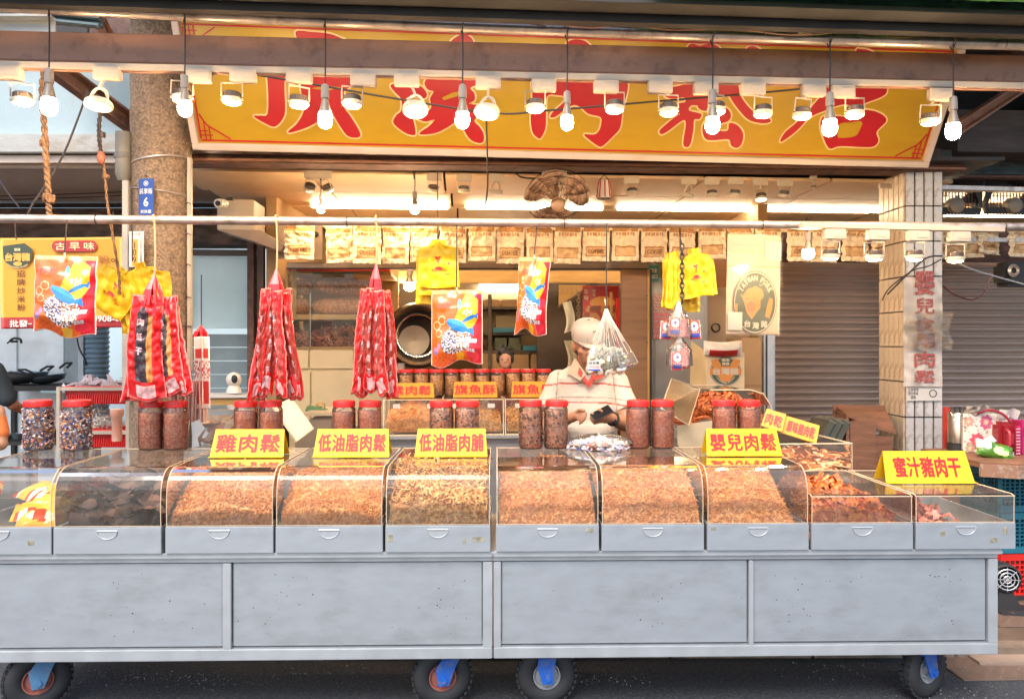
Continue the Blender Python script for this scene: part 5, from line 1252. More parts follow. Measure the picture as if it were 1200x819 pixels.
def hang_cord(px, y0, y1, D, label, m=None, r=.003, hook=True):
    a, b = P(px, y0, D), P(px, y1, D); o = thing('cord', label, 'cord', b); d = a - b
    MB().tube([(0, 0, 0), (.003, 0, d.z * .5), (0, 0, d.z)], r, 5).build('strand', m or m_wire, o)
    if hook: MB().tube([(0, -.024 * math.cos(t), d.z + .024 * math.sin(t)) for t in [PI * k / 8 - .6 for k in range(12)]], .0035, 5).build('loop', m or m_wire, o, smooth=True)
    return o

# ---------------------------------------------------------------- orange fish snack pouches
OR, RD, YE, BL, WH = (.74, .12, .01), (.55, .01, .02), (.76, .40, .015), (.02, .2, .55), (.85, .8, .75)
def pouch_color(u, v):
    e = .02
    c = OR
    if u > .78 - .05 * math.sin(v * 5) and u + .0 * v > .62: c = RD
    if inpoly(u, v, [(.70, .98), (.93, .86), (.95, .66), (.80, .45), (.72, .36), (.42, .36), (.30, .42), (.48, .62), (.60, .84)]): c = YE if u < .92 else c
    if inpoly(u, v, [(.52, .16), (.66, .10), (.62, .0), (.48, .02)]): c = YE
    if ell(u, v, .50, .31, .29, .19):
        h = noise.noise(Vector((u * 34, v * 46, 3))); h2 = noise.noise(Vector((u * 30 + 9, v * 40, 8)))
        c = (.85, .8, .75) if h > .05 else ((.10, .07, .08) if h2 > 0 else ((.1, .12, .4) if h2 > -.2 and u < .5 else (.55, .22, .1)))
    if ell(u, v, .52, .505, .21, .075, -.35) or inpoly(u, v, [(.30, .57), (.34, .62), (.46, .58), (.40, .53)]): c = BL if v - .505 + .3 * (u - .5) < .02 else (.05, .32, .7)
    if inpoly(u, v, [(.66, .44), (.84, .36), (.82, .48)]): c = BL
    if ell(u, v, .74, .60, .14, .028, .35) or inpoly(u, v, [(.84, .62), (.92, .70), (.90, .60)]): c = BL
    if ell(u, v, .56, .80, .035, .075, 0): c = (.1, .35, .65)
    if ell(u, v, .72, .68, .10, .05, .2) and noise.noise(Vector((u * 30, v * 30, 1))) > 0: c = WH
    for cx, cy_, r in ((.12, .53, .07), (.22, .60, .07), (.16, .43, .06)):
        d = math.hypot((u - cx), (v - cy_) * 1.25)
        if r * .86 < d < r * 1.02: c = (.95, .6, .3)
    if ell(u, v, .10, .20, .05, .05) or ell(u, v, .16, .27, .03, .04): c = (.35, .2, .4)
    if v < .13 and u < .5 and math.sin(u * 60) * math.sin(v * 90) > .1: c = (.6, .08, .02)
    if ell(u, v, .82, .10, .12, .07) : c = (.75, .03, .05)
    if u < .012 or u > .988 or v < .012: c = (.95, .6, .5)
    if v > .95: c = (.85, .3, .1)
    return c
m_pouch = printed('pouch_film', .22, .35, 10, .5, .4)
m_pinkprint = mat('pink_print', (.85, .12, .08), .4)
def pouch(px, y0, y1, wd, D, label, rz=0, tilt=0, seed=0, wscale=1, fold=0, cordy=258):
    k = mpp(px, D); W_, H_ = wd * k, (y1 - y0) * k; t = P(px, y0, D)
    o = thing('snack_pouch', label, 'snack bag', t, 0, 'orange and red fish snack pouches', rot=(0, R(tilt), rz))
    def dfm(u, v):
        f = (1 - (2 * u - 1) ** 4) * min(1, v * 5) * min(1, (1 - v) * 4)
        x = fold * math.sin(PI * (1 - v)) * (u - .5) * -.3 * W_
        wv = .012 * math.sin(u * 9 + seed) * (1 - v) ** 3
        return (x, -.035 * f * (.7 + .6 * (1 - v)) - .010 * wobble(u * 3, v * 4, seed, 1.5) - .03 * fold * math.sin(u * 3) , wv + .03 * (1 - v) * math.sin(u * 5 + 1 + seed) * .4)
    link('film', sheet(W_, H_, 84, 112, dfm, pouch_color, m_pouch, 'film', .03), o)
    def wp(cx, cz):
        def f(x, y, z):
            u = (x + cx) / W_ + .5; v = 1 + (z + cz) / H_; d = dfm(u, v); return (x + cx + d[0], d[1] - .003, z + cz + d[2])
        return f
    letters(o, '珍珍', W_ * .30, H_ * .085, (0, 0, 0), m_pinkprint, .03, warp=wp(-.24 * W_, -.20 * H_), slant=.15)
    letters(o, '魚鬆糖', W_ * .34, H_ * .06, (0, 0, 0), mat('white_print', (.8, .8, .78), .5), .02, warp=wp(.23 * W_, -.70 * H_), slant=.2)
    letters(o, '旗魚糖', W_ * .15, H_ * .05, (0, 0, 0), mat('white_print', (.8, .8, .78), .5), .02, warp=wp(.28 * W_, -.83 * H_))
    d = P(px, cordy, D).z - t.z
    MB().tube([(0, -.01, -.02), (0, -.015, .02), (0, 0, d)], .0035, 5).build('string', m_wire, o)
    MB().tube([(0, -.014, -.03), (.006, -.02, -.01), (0, -.016, .012)], .004, 5).build('clip', mat('pale_clip', (.7, .5, .3), .5), o)
    return o
pouch(77.5, 300, 392, 70, 3.70, 'large orange and red fish snack bag hanging in front of the yellow banner', R(4), 1, 0)
pouch(535.5, 340, 426, 60, 3.74, 'middle orange fish snack bag hanging right of the round drum', R(-3), 0, 3)
pouch(627, 302, 391, 40, 3.76, 'narrow twisted orange snack bag hanging at the upper left of the man', R(-20), 4, 5, fold=.3)

# ---------------------------------------------------------------- red jerky packs
CLR = printed('jerky_film', .28, .5, 18, .4, .12)
m_whitepr = mat('pinkish_white_print', (.72, .42, .42), .5)
def jerky_color(dark):
    def f(u, v):
        c = (.60, .008, .008)
        lo, hi = .18, .88
        x0, wd_ = (.26, .52) if dark else (.16, .68)
        if x0 < u < x0 + wd_ and lo < v < hi:
            a = (u - x0) / wd_
            if dark: c = (.045, .03, .035) if a < .62 else ((.5, .22, .06) if a < .9 else (.6, .02, .02))
            else: c = (.45, .05, .04) if int(a * 9 + .4 * math.sin(v * 7)) % 2 else (.30, .06, .04)
            c = tuple(q * (1 + .5 * noise.noise(Vector((u * 14, v * 18, 2)))) for q in c)
            if v > .80 and abs(a - .3) > (.9 - v) * 4: c = (.62, .012, .02)
        if .25 < u < .75 and .04 < v < .15: c = (.72, .40, .38)
        if u < .035 or u > .965 or v < .02 or v > .975: c = (.7, .14, .12)
        return c
    return f
def redpack(par, W_, H_, loc, rot, dark, seed, txt='珍珍肉干', name='jerky_pack'):
    def dfm(u, v):
        f = (1 - (2 * u - 1) ** 4) * min(1, v * 6) * min(1, (1 - v) * 6) * (1 + .3 * math.sin(u * 12 + v * 4))
        return ((u - .5) * W_ * (-.22 * v) + .014 * math.sin(v * 5 + seed) * (1 - v), -.022 * f - .010 * wobble(u * 3, v * 8, seed, 2.2) - .004 * wobble(u * 7, v * 22, seed, 2), .012 * math.sin(u * 6 + seed) * (1 - v))
    q = link(name, sheet(W_, H_, 36, 60, dfm, jerky_color(dark), CLR, name, .02), par, loc, rot)
    n_ = len(txt)
    for i, ch in enumerate(txt):
        def wp(x, y, z, cx=-.12 * W_ if dark else -.05 * W_, cz=-(.26 + .135 * i) * H_):
            u = (x + cx) / W_ + .5; v = 1 + (z + cz) / H_; d = dfm(u, v); return (x + cx + d[0], d[1] - .002, z + cz + d[2])
        letters(q, ch, W_ * .21, H_ * .075, (0, 0, 0), m_whitepr, .05, warp=wp)
    return q
def tassel(o, z0, n, L_, m, seed=1, spread=.03, wd=.008):
    g = random.Random(seed); mb = MB()
    for i in range(n):
        a = g.uniform(0, 6.28); mb.tube([(0, 0, z0), (spread * .6 * math.cos(a), spread * .4 * math.sin(a) - .01, z0 - L_ * .5), (spread * math.cos(a), spread * .7 * math.sin(a) - .01, z0 - L_)], [wd * .6, wd, wd * .7], 4)
    mb.build('gathered_top', m, o)
D = 3.72
def bundle(px, y0, y1, spec, label, cordtop=258, tass=.14, seed=1):
    k = mpp(px, D); t = P(px, y0, D); o = thing('jerky_bundle', label, 'jerky packs', t, 0, 'bundles of red jerky packs hanging from the long pipe')
    H_ = (y1 - y0) * k; d = P(px, cordtop, D).z - t.z
    for i, (dx, wd, ztop, zbot, tilt, yo, dark, rz) in enumerate(spec):
        redpack(o, wd * k, (zbot - ztop) * k, (dx * k, yo, -(ztop - y0) * k), (0, R(tilt), R(rz)), dark, i + seed * 3, '肉紙干' if dark else '蜜汁豬肉干')
    tassel(o, .0, 16, .15, mat('red_film', (.7, .02, .03), .3), seed, .035 + .01 * seed)
    MB().tube([(0, 0, -.02), (.004, 0, d * .4), (0, 0, d)], .0045, 6).tube([(0, -.024 * math.cos(t_), d + .0 + .024 * math.sin(t_)) for t_ in [PI * q / 8 - .6 for q in range(12)]], .004, 5).build('hanging_cord', mat('pale_cord', (.5, .36, .2), .7), o, smooth=True)
    return o
bundle(181, 322, 476, [(-12, 40, 350, 474, 5, .05, 0, 24), (14, 36, 348, 464, -9, .03, 1, -24), (-4, 44, 346, 468, 2, -.03, 1, 6), (12, 38, 348, 462, -6, .0, 1, -16)], 'fan of red packs with black jerky strips in front of the stone column', seed=2)
bundle(324, 316, 470, [(10, 21, 338, 467, -6, .02, 0, -40), (-10, 21, 339, 469, 5, .0, 0, 38), (-3, 18, 338, 460, 2, -.035, 0, 18), (5, 17, 341, 464, -3, -.05, 0, -30), (11, 15, 343, 468, -6, -.03, 0, 20), (-8, 15, 342, 465, 5, -.04, 0, -12)], 'long bundle of red jerky packs hanging left of the dried goods shelf', seed=1)
bundle(441, 310, 466, [(9, 21, 340, 465, -5, .02, 0, -38), (-10, 21, 339, 464, 6, .0, 0, 34), (-3, 18, 338, 458, 2, -.035, 0, 12), (5, 17, 341, 462, -3, -.05, 0, -26), (12, 15, 342, 465, -5, -.03, 0, 16), (-8, 15, 341, 461, 5, -.04, 0, -10)], 'long bundle of red jerky packs hanging left of the round drum', seed=0)
def strips_bundle():
    px, y0, y1 = 236, 382, 478; D_ = 4.0; k = mpp(px, D_); t = P(px, y0, D_)
    o = thing('strip_packets', 'bundle of narrow white and red paper packets beside the stone column', 'packets', t)
    g = random.Random(4)
    def col(u, v):
        c = (.78, .66, .58)
        if .06 < v < .38 or .70 < v < .84: c = (.62, .04, .03) if .08 < u < .92 else c
        elif .42 < v < .66 and noise.noise(Vector((u * 14, v * 30, 0))) > .12: c = (.5, .06, .05)
        return c
    me = sheet(19 * k, 83 * k, 14, 60, lambda u, v: (0, -.008 * (1 - (2 * u - 1) ** 2), 0), col, printed('paper_packet', .55, .1), 'packet', .012)
    for i in range(7): link('packet', me, o, ((5 - i * 1.6) * k, -.05 + i * .012, -12 * k - g.uniform(0, 3) * k), (0, R(-1 + i * 1.3), R(-60 if i else -8)))
    tassel(o, 0, 14, 14 * k, mat('red_film', (.7, .02, .03), .3), 7, .035, .010)
    MB().tube([(0, 0, -.01), (0, 0, 60 * k)], .003, 5).build('string', m_wire, o)
    o2 = thing('strip_packets', 'row of thin pale packet edges hanging behind the black jerky packs', 'packets', P(218, 470, 3.95))
    mb = MB()
    for i in range(14): mb.box((-.07 + i * .0125, .012 * (i % 3), 0), (.003, .05, .22 - .01 * (i % 4)), rot=Matrix.Rotation(R(g.uniform(-4, 4)), 3, 'Y'))
    mb.build('packet_edge', mat('pink_white_paper', (.75, .5, .45), .5), o2)
strips_bundle()

# ---------------------------------------------------------------- yellow carrier bags
YB = (.78, .50, .015)
m_carrier = printed('carrier_film', .4, .35, 12, .4)
def carrier(W_, H_, seed, logo=True, handles=True):
    def col(u, v):
        c = YB
        if handles and v > .80 and (.28 < u < .72) and v > .80 + .6 * ((u - .5) / .5) ** 2 * 0 + .0: c = YB
        if logo:
            if inpoly(u, v, [(.40, .66), (.58, .66), (.50, .50)]): c = (.5, .03, .03) if noise.noise(Vector((u * 30, v * 30, 0))) > -.25 else YB
            if ell(u, v, .50, .415, .10, .03): c = (.5, .03, .05)
            if .36 < v < .375 and .36 < u < .66 and math.sin(u * 130) > -.2: c = (.45, .03, .05)
            if .33 < v < .342 and .32 < u < .70: c = (.5, .2, .03)
            if .27 < v < .30 and .66 < u < .76: c = (.5, .06, .03)
            if inpoly(u, v, [(.76, .55), (.80, .50), (.76, .48), (.73, .50)]): c = (.5, .05, .03)
        return tuple(q * (1 + .08 * noise.noise(Vector((u * 5, v * 5, seed)))) for q in c)
    def dfm(u, v):
        x = 0
        if v > .84: x = -(u - .5) * W_ * min(.62, (v - .84) * 12)
        return (x + .004 * math.sin(4 * v + seed), -.012 * (1 - (2 * u - 1) ** 2) - .009 * wobble(u * 2, v * 3, seed, 2) - .004 * math.sin(u * 22 + v * 3), .004 * math.sin(6 * u + seed) * (1 - v))
    return sheet(W_, H_, 60, 80, dfm, col, m_carrier, 'bag_film', .006), dfm
def yellow_set(px, y0, y1, wd, D_, label, layout, cord=None):
    k = mpp(px, D_); o = thing('carrier_bags', label, 'carrier bags', P(px, y0, D_), 0, 'yellow carrier bags hanging up')
    for i, (dx, wdx, ztop, zbot, tilt, yo, rz, lg) in enumerate(layout):
        me, df = carrier(wdx * k, (zbot - ztop) * k, i, lg); q = link('bag', me, o, (dx * k, yo, -(ztop - y0) * k), (0, R(tilt), R(rz)))
        if lg:
            W_, H_ = wdx * k, (zbot - ztop) * k
            def wp(x, y, z, cx=0, cz=-.62 * H_):
                u = (x + cx) / W_ + .5; v = 1 + (z + cz) / H_; d = df(u, v); return (x + cx + d[0], d[1] - .003, z + cz + d[2])
            letters(q, '廣溪肉鬆店', W_ * .38, H_ * .035, (0, 0, 0), m_crimson, .02, warp=wp)
    if cord: MB().tube([(0, 0, -.02), (0, 0, (y0 - cord) * k)], .0035, 5).build('cord', m_wire, o)
    return o
yellow_set(513, 288, 360, 50, 3.9, 'stack of yellow carrier bags with red print behind the orange pouch', [(-3, 46, 290, 357, 1, .03, 0, False), (0, 46, 286, 347, 0, .0, 4, False), (2, 46, 282, 338, 0, -.02, 0, True)], 200)
o = yellow_set(155, 302, 392, 60, 3.95, 'crumpled yellow carrier bags on a string left of the red jerky packs', [(16, 46, 312, 352, -3, .03, 10, False), (-4, 50, 318, 372, 34, -.01, 4, True), (-4, 24, 350, 391, -2, .02, 0, False), (8, 30, 308, 360, -14, .0, 30, False)], 258)
yellow_set(797, 288, 366, 55, 3.85, 'folded yellow carrier bags hanging on both sides of the hook chain', [(8, 34, 330, 365, -2, .05, 0, True), (-14, 20, 296, 362, 4, .02, 50, False), (-10, 19, 297, 361, 3, -.01, 40, False), (-7, 22, 296, 362, 2, -.03, 25, False), (14, 35, 292, 349, -7, -.02, -8, True), (22, 30, 298, 347, -9, .01, -14, False)], 258)

# chain with pouches and the clear bags
def chain():
    D_ = 3.78; k = mpp(797, D_); o = thing('hook_chain', 'dark steel chain hanging between the two halves of the yellow bags', 'chain', P(797, 288, D_))
    n = 12
    for i in range(n):
        a = i % 2; z = -i * 5.6 * k - .012; pts = []
        for j in range(16):
            t = 2 * PI * j / 16; x = .010 * math.cos(t); zz = .018 * math.sin(t); pts.append((x * (1 - a), x * a - .045, z + zz))
        MB().tube(pts, .0035, 6, close=True).build('chain_link', m_dark, o, smooth=True)
    MB().tube(curve_pts([(0, -.045, 0), (0, 0, .05), (0, 0, 30 * k)], 5), .004, 6).build('hook', m_dark, o, smooth=True)
chain()
def peanut_pouches():
    D_ = 3.74; k = mpp(790, D_); m_pp = printed('pink_pouch_film', .25, .35, 14, .5, .3)
    def col(u, v):
        c = (.66, .06, .05)
        if ell(u, v, .5, .68, .36, .24): c = (.85, .75, .68)
        if ell(u, v, .5, .72, .13, .09): c = (.15, .12, .35)
        if .10 < v < .32 and .1 < u < .9: c = (.06, .09, .4)
        if .34 < v < .42 and .15 < u < .85 and math.sin(u * 40) > 0: c = (.85, .6, .5)
        if u < .05 or u > .95 or v < .03: c = (.8, .5, .45)
        return c
    me = sheet(13.5 * k, 22 * k, 26, 40, lambda u, v: (0, -.012 * (1 - (2 * u - 1) ** 4) * (1 - (2 * v - 1) ** 6), 0), col, m_pp, 'pouch', .012)
    def side(u, v): return (.6, .1, .08) if noise.noise(Vector((u * 16, v * 24, 4))) > -.1 else (.8, .5, .4)
    me2 = sheet(14 * k, 22 * k, 26, 40, lambda u, v: (0, -.014 * (1 - (2 * u - 1) ** 2), 0), side, m_pp, 'pouch', .014)
    def cluster(px, y0, items, lb, hh):
        o = thing('pouch_cluster', lb, 'snack pouches', P(px, y0, D_), 0, 'red and blue snack pouches tied in clusters')
        for dx, dy, ti, rz, yo, s_ in items: link('pouch', me2 if s_ else me, o, (dx * k, yo, -dy * k), (0, R(ti), R(rz)))
        g = random.Random(3); mb = MB()
        for i in range(9): a = g.uniform(-1, 1); mb.tube([(0, 0, 0), (a * 4 * k, -.01, -hh * .6 * k), (a * 11 * k, 0, -hh * k)], [.003, .006, .003], 4)
        mb.build('gathered_top', mat('frosty_film', (.75, .66, .5), .3), o)
        mb = MB(); mb.lathe([(.006, 0), (.03, -hh * .5 * k), (.065, -hh * 1.1 * k), (.07, -(hh + 20) * k), (.001, -(hh + 24) * k)], n=14); mb.build('clear_film', m_bag, o, smooth=True)
    cluster(795, 352, [(-14, 24, 4, 10, 0, 0), (10, 22, 0, -20, .03, 1), (5, 22, -2, 0, .0, 1), (-5, 20, 3, 0, -.025, 0), (17, 24, -6, -10, -.01, 0)], 'upper cluster of red snack pouches below the chain', 22)
    cluster(796, 392, [(8, 18, 4, -50, .02, 1), (4, 16, 0, -30, .0, 1), (-4, 20, 0, 6, -.02, 0)], 'lower cluster of red snack pouches right of the man', 16)
peanut_pouches()
def clear_bag():
    D_ = 3.66; px = 716; k = mpp(px, D_); o = thing('clear_candy_bag', 'clear plastic bag of white candies hanging in front of the man\'s face', 'candy bag', P(710, 362, D_))
    ux = lambda x: (x - 710) * k; uz = lambda y: -(y - 362) * k
    # tent shaped film: outline from the knot to three low corners
    rings = []; mb = MB()
    outl = [(362, 709, 712, .004), (372, 706, 716, .012), (385, 700, 724, .03), (400, 694, 733, .045), (415, 689, 743, .05), (425, 687, 748, .05), (431, 686, 738, .045), (436, 685, 722, .03), (439, 686, 706, .01)]
    N = 26
    for y, xa, xb, dy in outl:
        c, w_ = (ux(xa) + ux(xb)) / 2, (ux(xb) - ux(xa)) / 2
        rings.append([mb.b.verts.new((c + w_ * math.cos(t), dy * math.sin(t) + .004 * math.sin(t * 9), uz(y) + .003 * math.sin(7 * t))) for t in [2 * PI * i / N for i in range(N)]])
    for A, B in zip(rings, rings[1:]):
        for i in range(N): mb.b.faces.new((A[i], A[(i + 1) % N], B[(i + 1) % N], B[i]))
    mb.build('film', m_bag, o, smooth=True)
    mb = MB()
    for i in range(22):
        t = -PI * (i + .5) / 22; pts = []
        for y, xa, xb, dy in outl[:6]: c, w_ = (ux(xa) + ux(xb)) / 2, (ux(xb) - ux(xa)) / 2; pts.append((c + w_ * .99 * math.cos(t), dy * math.sin(t) - .002, uz(y)))
        mb.tube(pts[:random.Random(i).choice([3, 4, 5, 6])], [.0007 + .0009 * random.Random(i * 3).random()] * 6, 4)
    mb.build('fold', mat('film_crease', (.8, .72, .55), .2), o)
    def pl(g):
        y = g.uniform(408, 436); f = (y - 408) / 28; xa = 692 - 5 * f; xb = 722 + 14 * math.sin(f * PI * .8) ; c = (ux(xa) + ux(xb)) / 2; w_ = (ux(xb) - ux(xa)) / 2 * .92
        return (c + w_ * g.uniform(-1, 1), .032 * g.uniform(-1, 1), uz(y) + .012 * math.sin(c * 40))
    me = crumbs(520, pl, .022, grains('popcorn_sweets', [(1, .88, .62), (1, .92, .76), (1, .76, .40), (.9, .88, .92), (1, .86, .6)], 36, .5), 'sweets', .5, 31, thick=.7); link('sweets', me, o)
    lab = MB().box((ux(695), -.052, uz(428)), (14.5 * k, .002, 11 * k)).build('label', m_white, o)
    MB().box((ux(695), -.054, uz(433)), (14 * k, .002, 1.6 * k)).build('label_stripe', mat('blue_print', (.03, .08, .4), .5), o)
    letters(o, '白甘蔗', 12 * k, 3 * k, (ux(695), -.0535, uz(425)), mat('dark_print', (.05, .03, .03), .6), .03); letters(o, '牛奶糖', 12 * k, 3.5 * k, (ux(695), -.0535, uz(429.5)), mat('pink_label_print', (.8, .3, .3), .5), .03)
    MB().ball((0, 0, .006), (.007, .007, .014), 8).tube([(0, 0, 0), (.002, 0, .02), (.004, 0, (362 - 262) * k)], .003, 5).build('string', m_wire, o)
    MB().prism([(0, 0, 0), (-.008, 0, .05), (.006, 0, .045)], (0, .006, 0)).build('knot_end', mat('film_crease', (.8, .72, .55), .2), o)
clear_bag()

# ---------------------------------------------------------------- pork poster bag and rice-box carton
def pork_emblem(o, cx, cz, rx, rz, y, full=True):
    """dark oval emblem with an orange pig's face, flat print"""
    dg = mat('emblem_green', (.055, .075, .045), .5); og = mat('emblem_orange', (.58, .21, .035), .5); cr = mat('emblem_cream', (.55, .45, .32), .5)
    E = lambda a, b, c_, d_, n=36: [(c_ + a * math.cos(2 * PI * i / n), d_ + b * math.sin(2 * PI * i / n)) for i in range(n)]
    plate(o, E(rx, rz, cx, cz), y, dg, 'emblem_rim'); plate(o, E(rx * .97, rz * .97, cx, cz), y - .0012, cr, 'emblem_line'); plate(o, E(rx * .93, rz * .93, cx, cz), y - .0024, dg, 'emblem_ground')
    return dg, og, cr
def poster_bag():
    D_ = 4.45; k = mpp(884, D_); o = thing('pork_poster_bag', 'hanging clear sleeve with a pale poster of a pig emblem left of the shutter', 'poster', P(884, 275, D_), YAW, rot=(0, R(1.2), YAW))
    W_, H_ = 64 * k, 117 * k
    def col(u, v):
        c = (.50, .39, .29)
        if v > .67 and v < .69: c = (.45, .3, .18)
        if v > .70 and u < .62 and .08 < u and v < .93 and math.sin(v * 170) > .75: c = (.5, .36, .25)
        if v > .95: c = (.6, .42, .26)
        return tuple(q * (1 + .08 * noise.noise(Vector((u * 3, v * 5, 0)))) for q in c)
    link('paper', sheet(W_, H_, 40, 70, lambda u, v: (0, .004 * math.sin(u * 4 + v * 3), 0), col, printed('poster_paper', .5, .1), 'paper', .006), o)
    cx, cz = .03 * W_, -.70 * H_ + .02 * H_; rx, rz = 26 * k, 37 * k
    dg, og, cr = pork_emblem(o, cx, cz, rx, rz, -.008)
    y = -.0125
    P2 = lambda pts: [(cx + a * k, cz + b * k) for a, b in pts]
    plate(o, P2([(-15, 8), (-10, 15), (0, 19), (8, 15), (10, 8), (6, 2), (6, -6), (0, -14), (-4, -20), (-10, -12), (-13, -2), (-18, 10)]), y, og, 'pig_head')
    plate(o, P2([(12, -16), (14, -4), (17, 6), (21, 4), (20, -8), (17, -18)]), y, og, 'pig_arm'); plate(o, P2([(-24, -2), (-21, -2), (-22, -20), (-24, -16)]), y, og, 'pig_arm')
    plate(o, [(cx - 5 * k + 5 * k * math.cos(t), cz - 5 * k + 6 * k * math.sin(t)) for t in [2 * PI * i / 20 for i in range(20)]], y - .001, mat('emblem_brown', (.35, .14, .05), .5), 'snout')
    for dx in (-10, -2): plate(o, [(cx + dx * k + .8 * k * math.cos(t), cz + 4 * k + 1.2 * k * math.sin(t)) for t in [2 * PI * i / 10 for i in range(10)]], y - .001, dg, 'pig_eye')
    for dx in (-6.6, -3.4): plate(o, [(cx + dx * k + .7 * k * math.cos(t), cz - 5 * k + 2 * k * math.sin(t)) for t in [2 * PI * i / 10 for i in range(10)]], y - .002, og, 'nostril')
    for i, ch in enumerate('TAIWAN PORK'):
        a = R(148 - 116 * i / 10)
        if ch == ' ': continue
        letters(o, ch, 4.2 * k if ch != 'I' else 1.4 * k, 6.5 * k, (cx + 20.5 * k * math.cos(a), y, cz + 28.5 * k * math.sin(a) * 1.0), cr, .03, rot=(0, -(a - PI / 2), 0))
    for i, ch in enumerate('台灣豬'): letters(o, ch, 8 * k, 8 * k, (cx + (-9 + 10 * i) * k, y, cz - (25 + (i == 1) * 2) * k), mat('emblem_pale', (.55, .5, .4), .5), .03)
    MB().box((22 * k, -.009, -.16 * H_), (20 * k, .002, 22 * k)).build('white_sticker', mat('off_white_sticker', (.62, .5, .38), .5), o)
    MB().box((-22 * k, -.014, -.87 * H_), (17 * k, .002, 21 * k)).build('white_sticker', m_white, o)
    link('sleeve', sheet(W_ * 1.03, H_ * 1.01, 10, 20, lambda u, v: (0, -.022 - .006 * wobble(u * 3, v * 4, 0, 2), 0), None, clear('thin_sleeve', (.97, .96, .94), .05, (.9, .85, .75), .12, .7), 'sleeve'), o)
    MB().tube([(0, 0, -.01), (0, 0, .09)], .004, 5).build('hook', m_wire, o)
poster_bag()
def carton():
    D_ = 5.0; k = mpp(845, D_); o = thing('pork_carton', 'cream carton with a pig emblem standing behind the open jerky case', 'carton', P(846, 455, D_), R(-4))
    MB().box((4 * k, .12, 21 * k), (44 * k, .24, 42 * k), bev=.002).build('front_body', mat('cream_carton', (.66, .5, .3), .6), o)
    MB().prism([(-18 * k, 0, 0), (-32 * k, .16, 4 * k), (-31 * k, .16, 56 * k), (-17 * k, 0, 42 * k)], (0, .01, 0)).build('side_panel', mat('cream_carton2', (.6, .45, .24), .6), o)
    dg, og, cr = pork_emblem(o, 4 * k, 20 * k, 18 * k, 17 * k, -.004)
    y = -.0085; K = lambda a: [(4 * k + p * k, 20 * k + q * k) for p, q in a]
    plate(o, K([(-15, 6), (-17, 13), (-10, 15), (-6, 9), (6, 9), (10, 15), (17, 13), (15, 6), (10, -4), (4, -12), (-4, -12), (-10, -4)]), y, og, 'pig_head')
    plate(o, K([(-5.5, 6), (5.5, 6), (5.5, 16), (-5.5, 16)]), y - .001, dg, 'badge'); letters(o, '國產', 9 * k, 4 * k, (4 * k, y - .002, 33.5 * k), cr, .03); letters(o, '標章', 9 * k, 4 * k, (4 * k, y - .002, 28.8 * k), cr, .03)
    plate(o, K([(-18, -4), (18, -4), (18, 4), (-18, 4)]), y - .001, og, 'band'); letters(o, '台灣豬', 30 * k, 8.5 * k, (4 * k, y - .0022, 20 * k), cr, .04)
    letters(o, 'TAIWAN PORK', 22 * k, 3 * k, (4 * k, y - .001, 6.4 * k), cr, .03, warp=lambda x, yy, z: (x, yy, z + x * x * 12))
    o2 = thing('rice_sack', 'white plastic sack with a red band lying on top of the pig emblem carton', 'sack', P(847, 409, 4.98), R(-4))
    mb = MB(); N = 12
    me = sheet(44 * k, 17 * k, 30, 14, lambda u, v: (-(u - .5) * .25 * k * 44 * (1 - v) * 0, -.06 * (1 - (2 * u - 1) ** 4) * math.sin(PI * min(1, v * 1.0)) - .008 * wobble(u * 4, v * 3, 1, 2), .012 * (2 * u - 1) ** 2), lambda u, v: (.55, .02, .02) if .12 < u < .86 and v < .45 else (.75, .66, .56), printed('sack_film', .4, .4, 15), 'sack', .1)
    link('sack', me, o2, (0, 0, 8 * k))
carton()
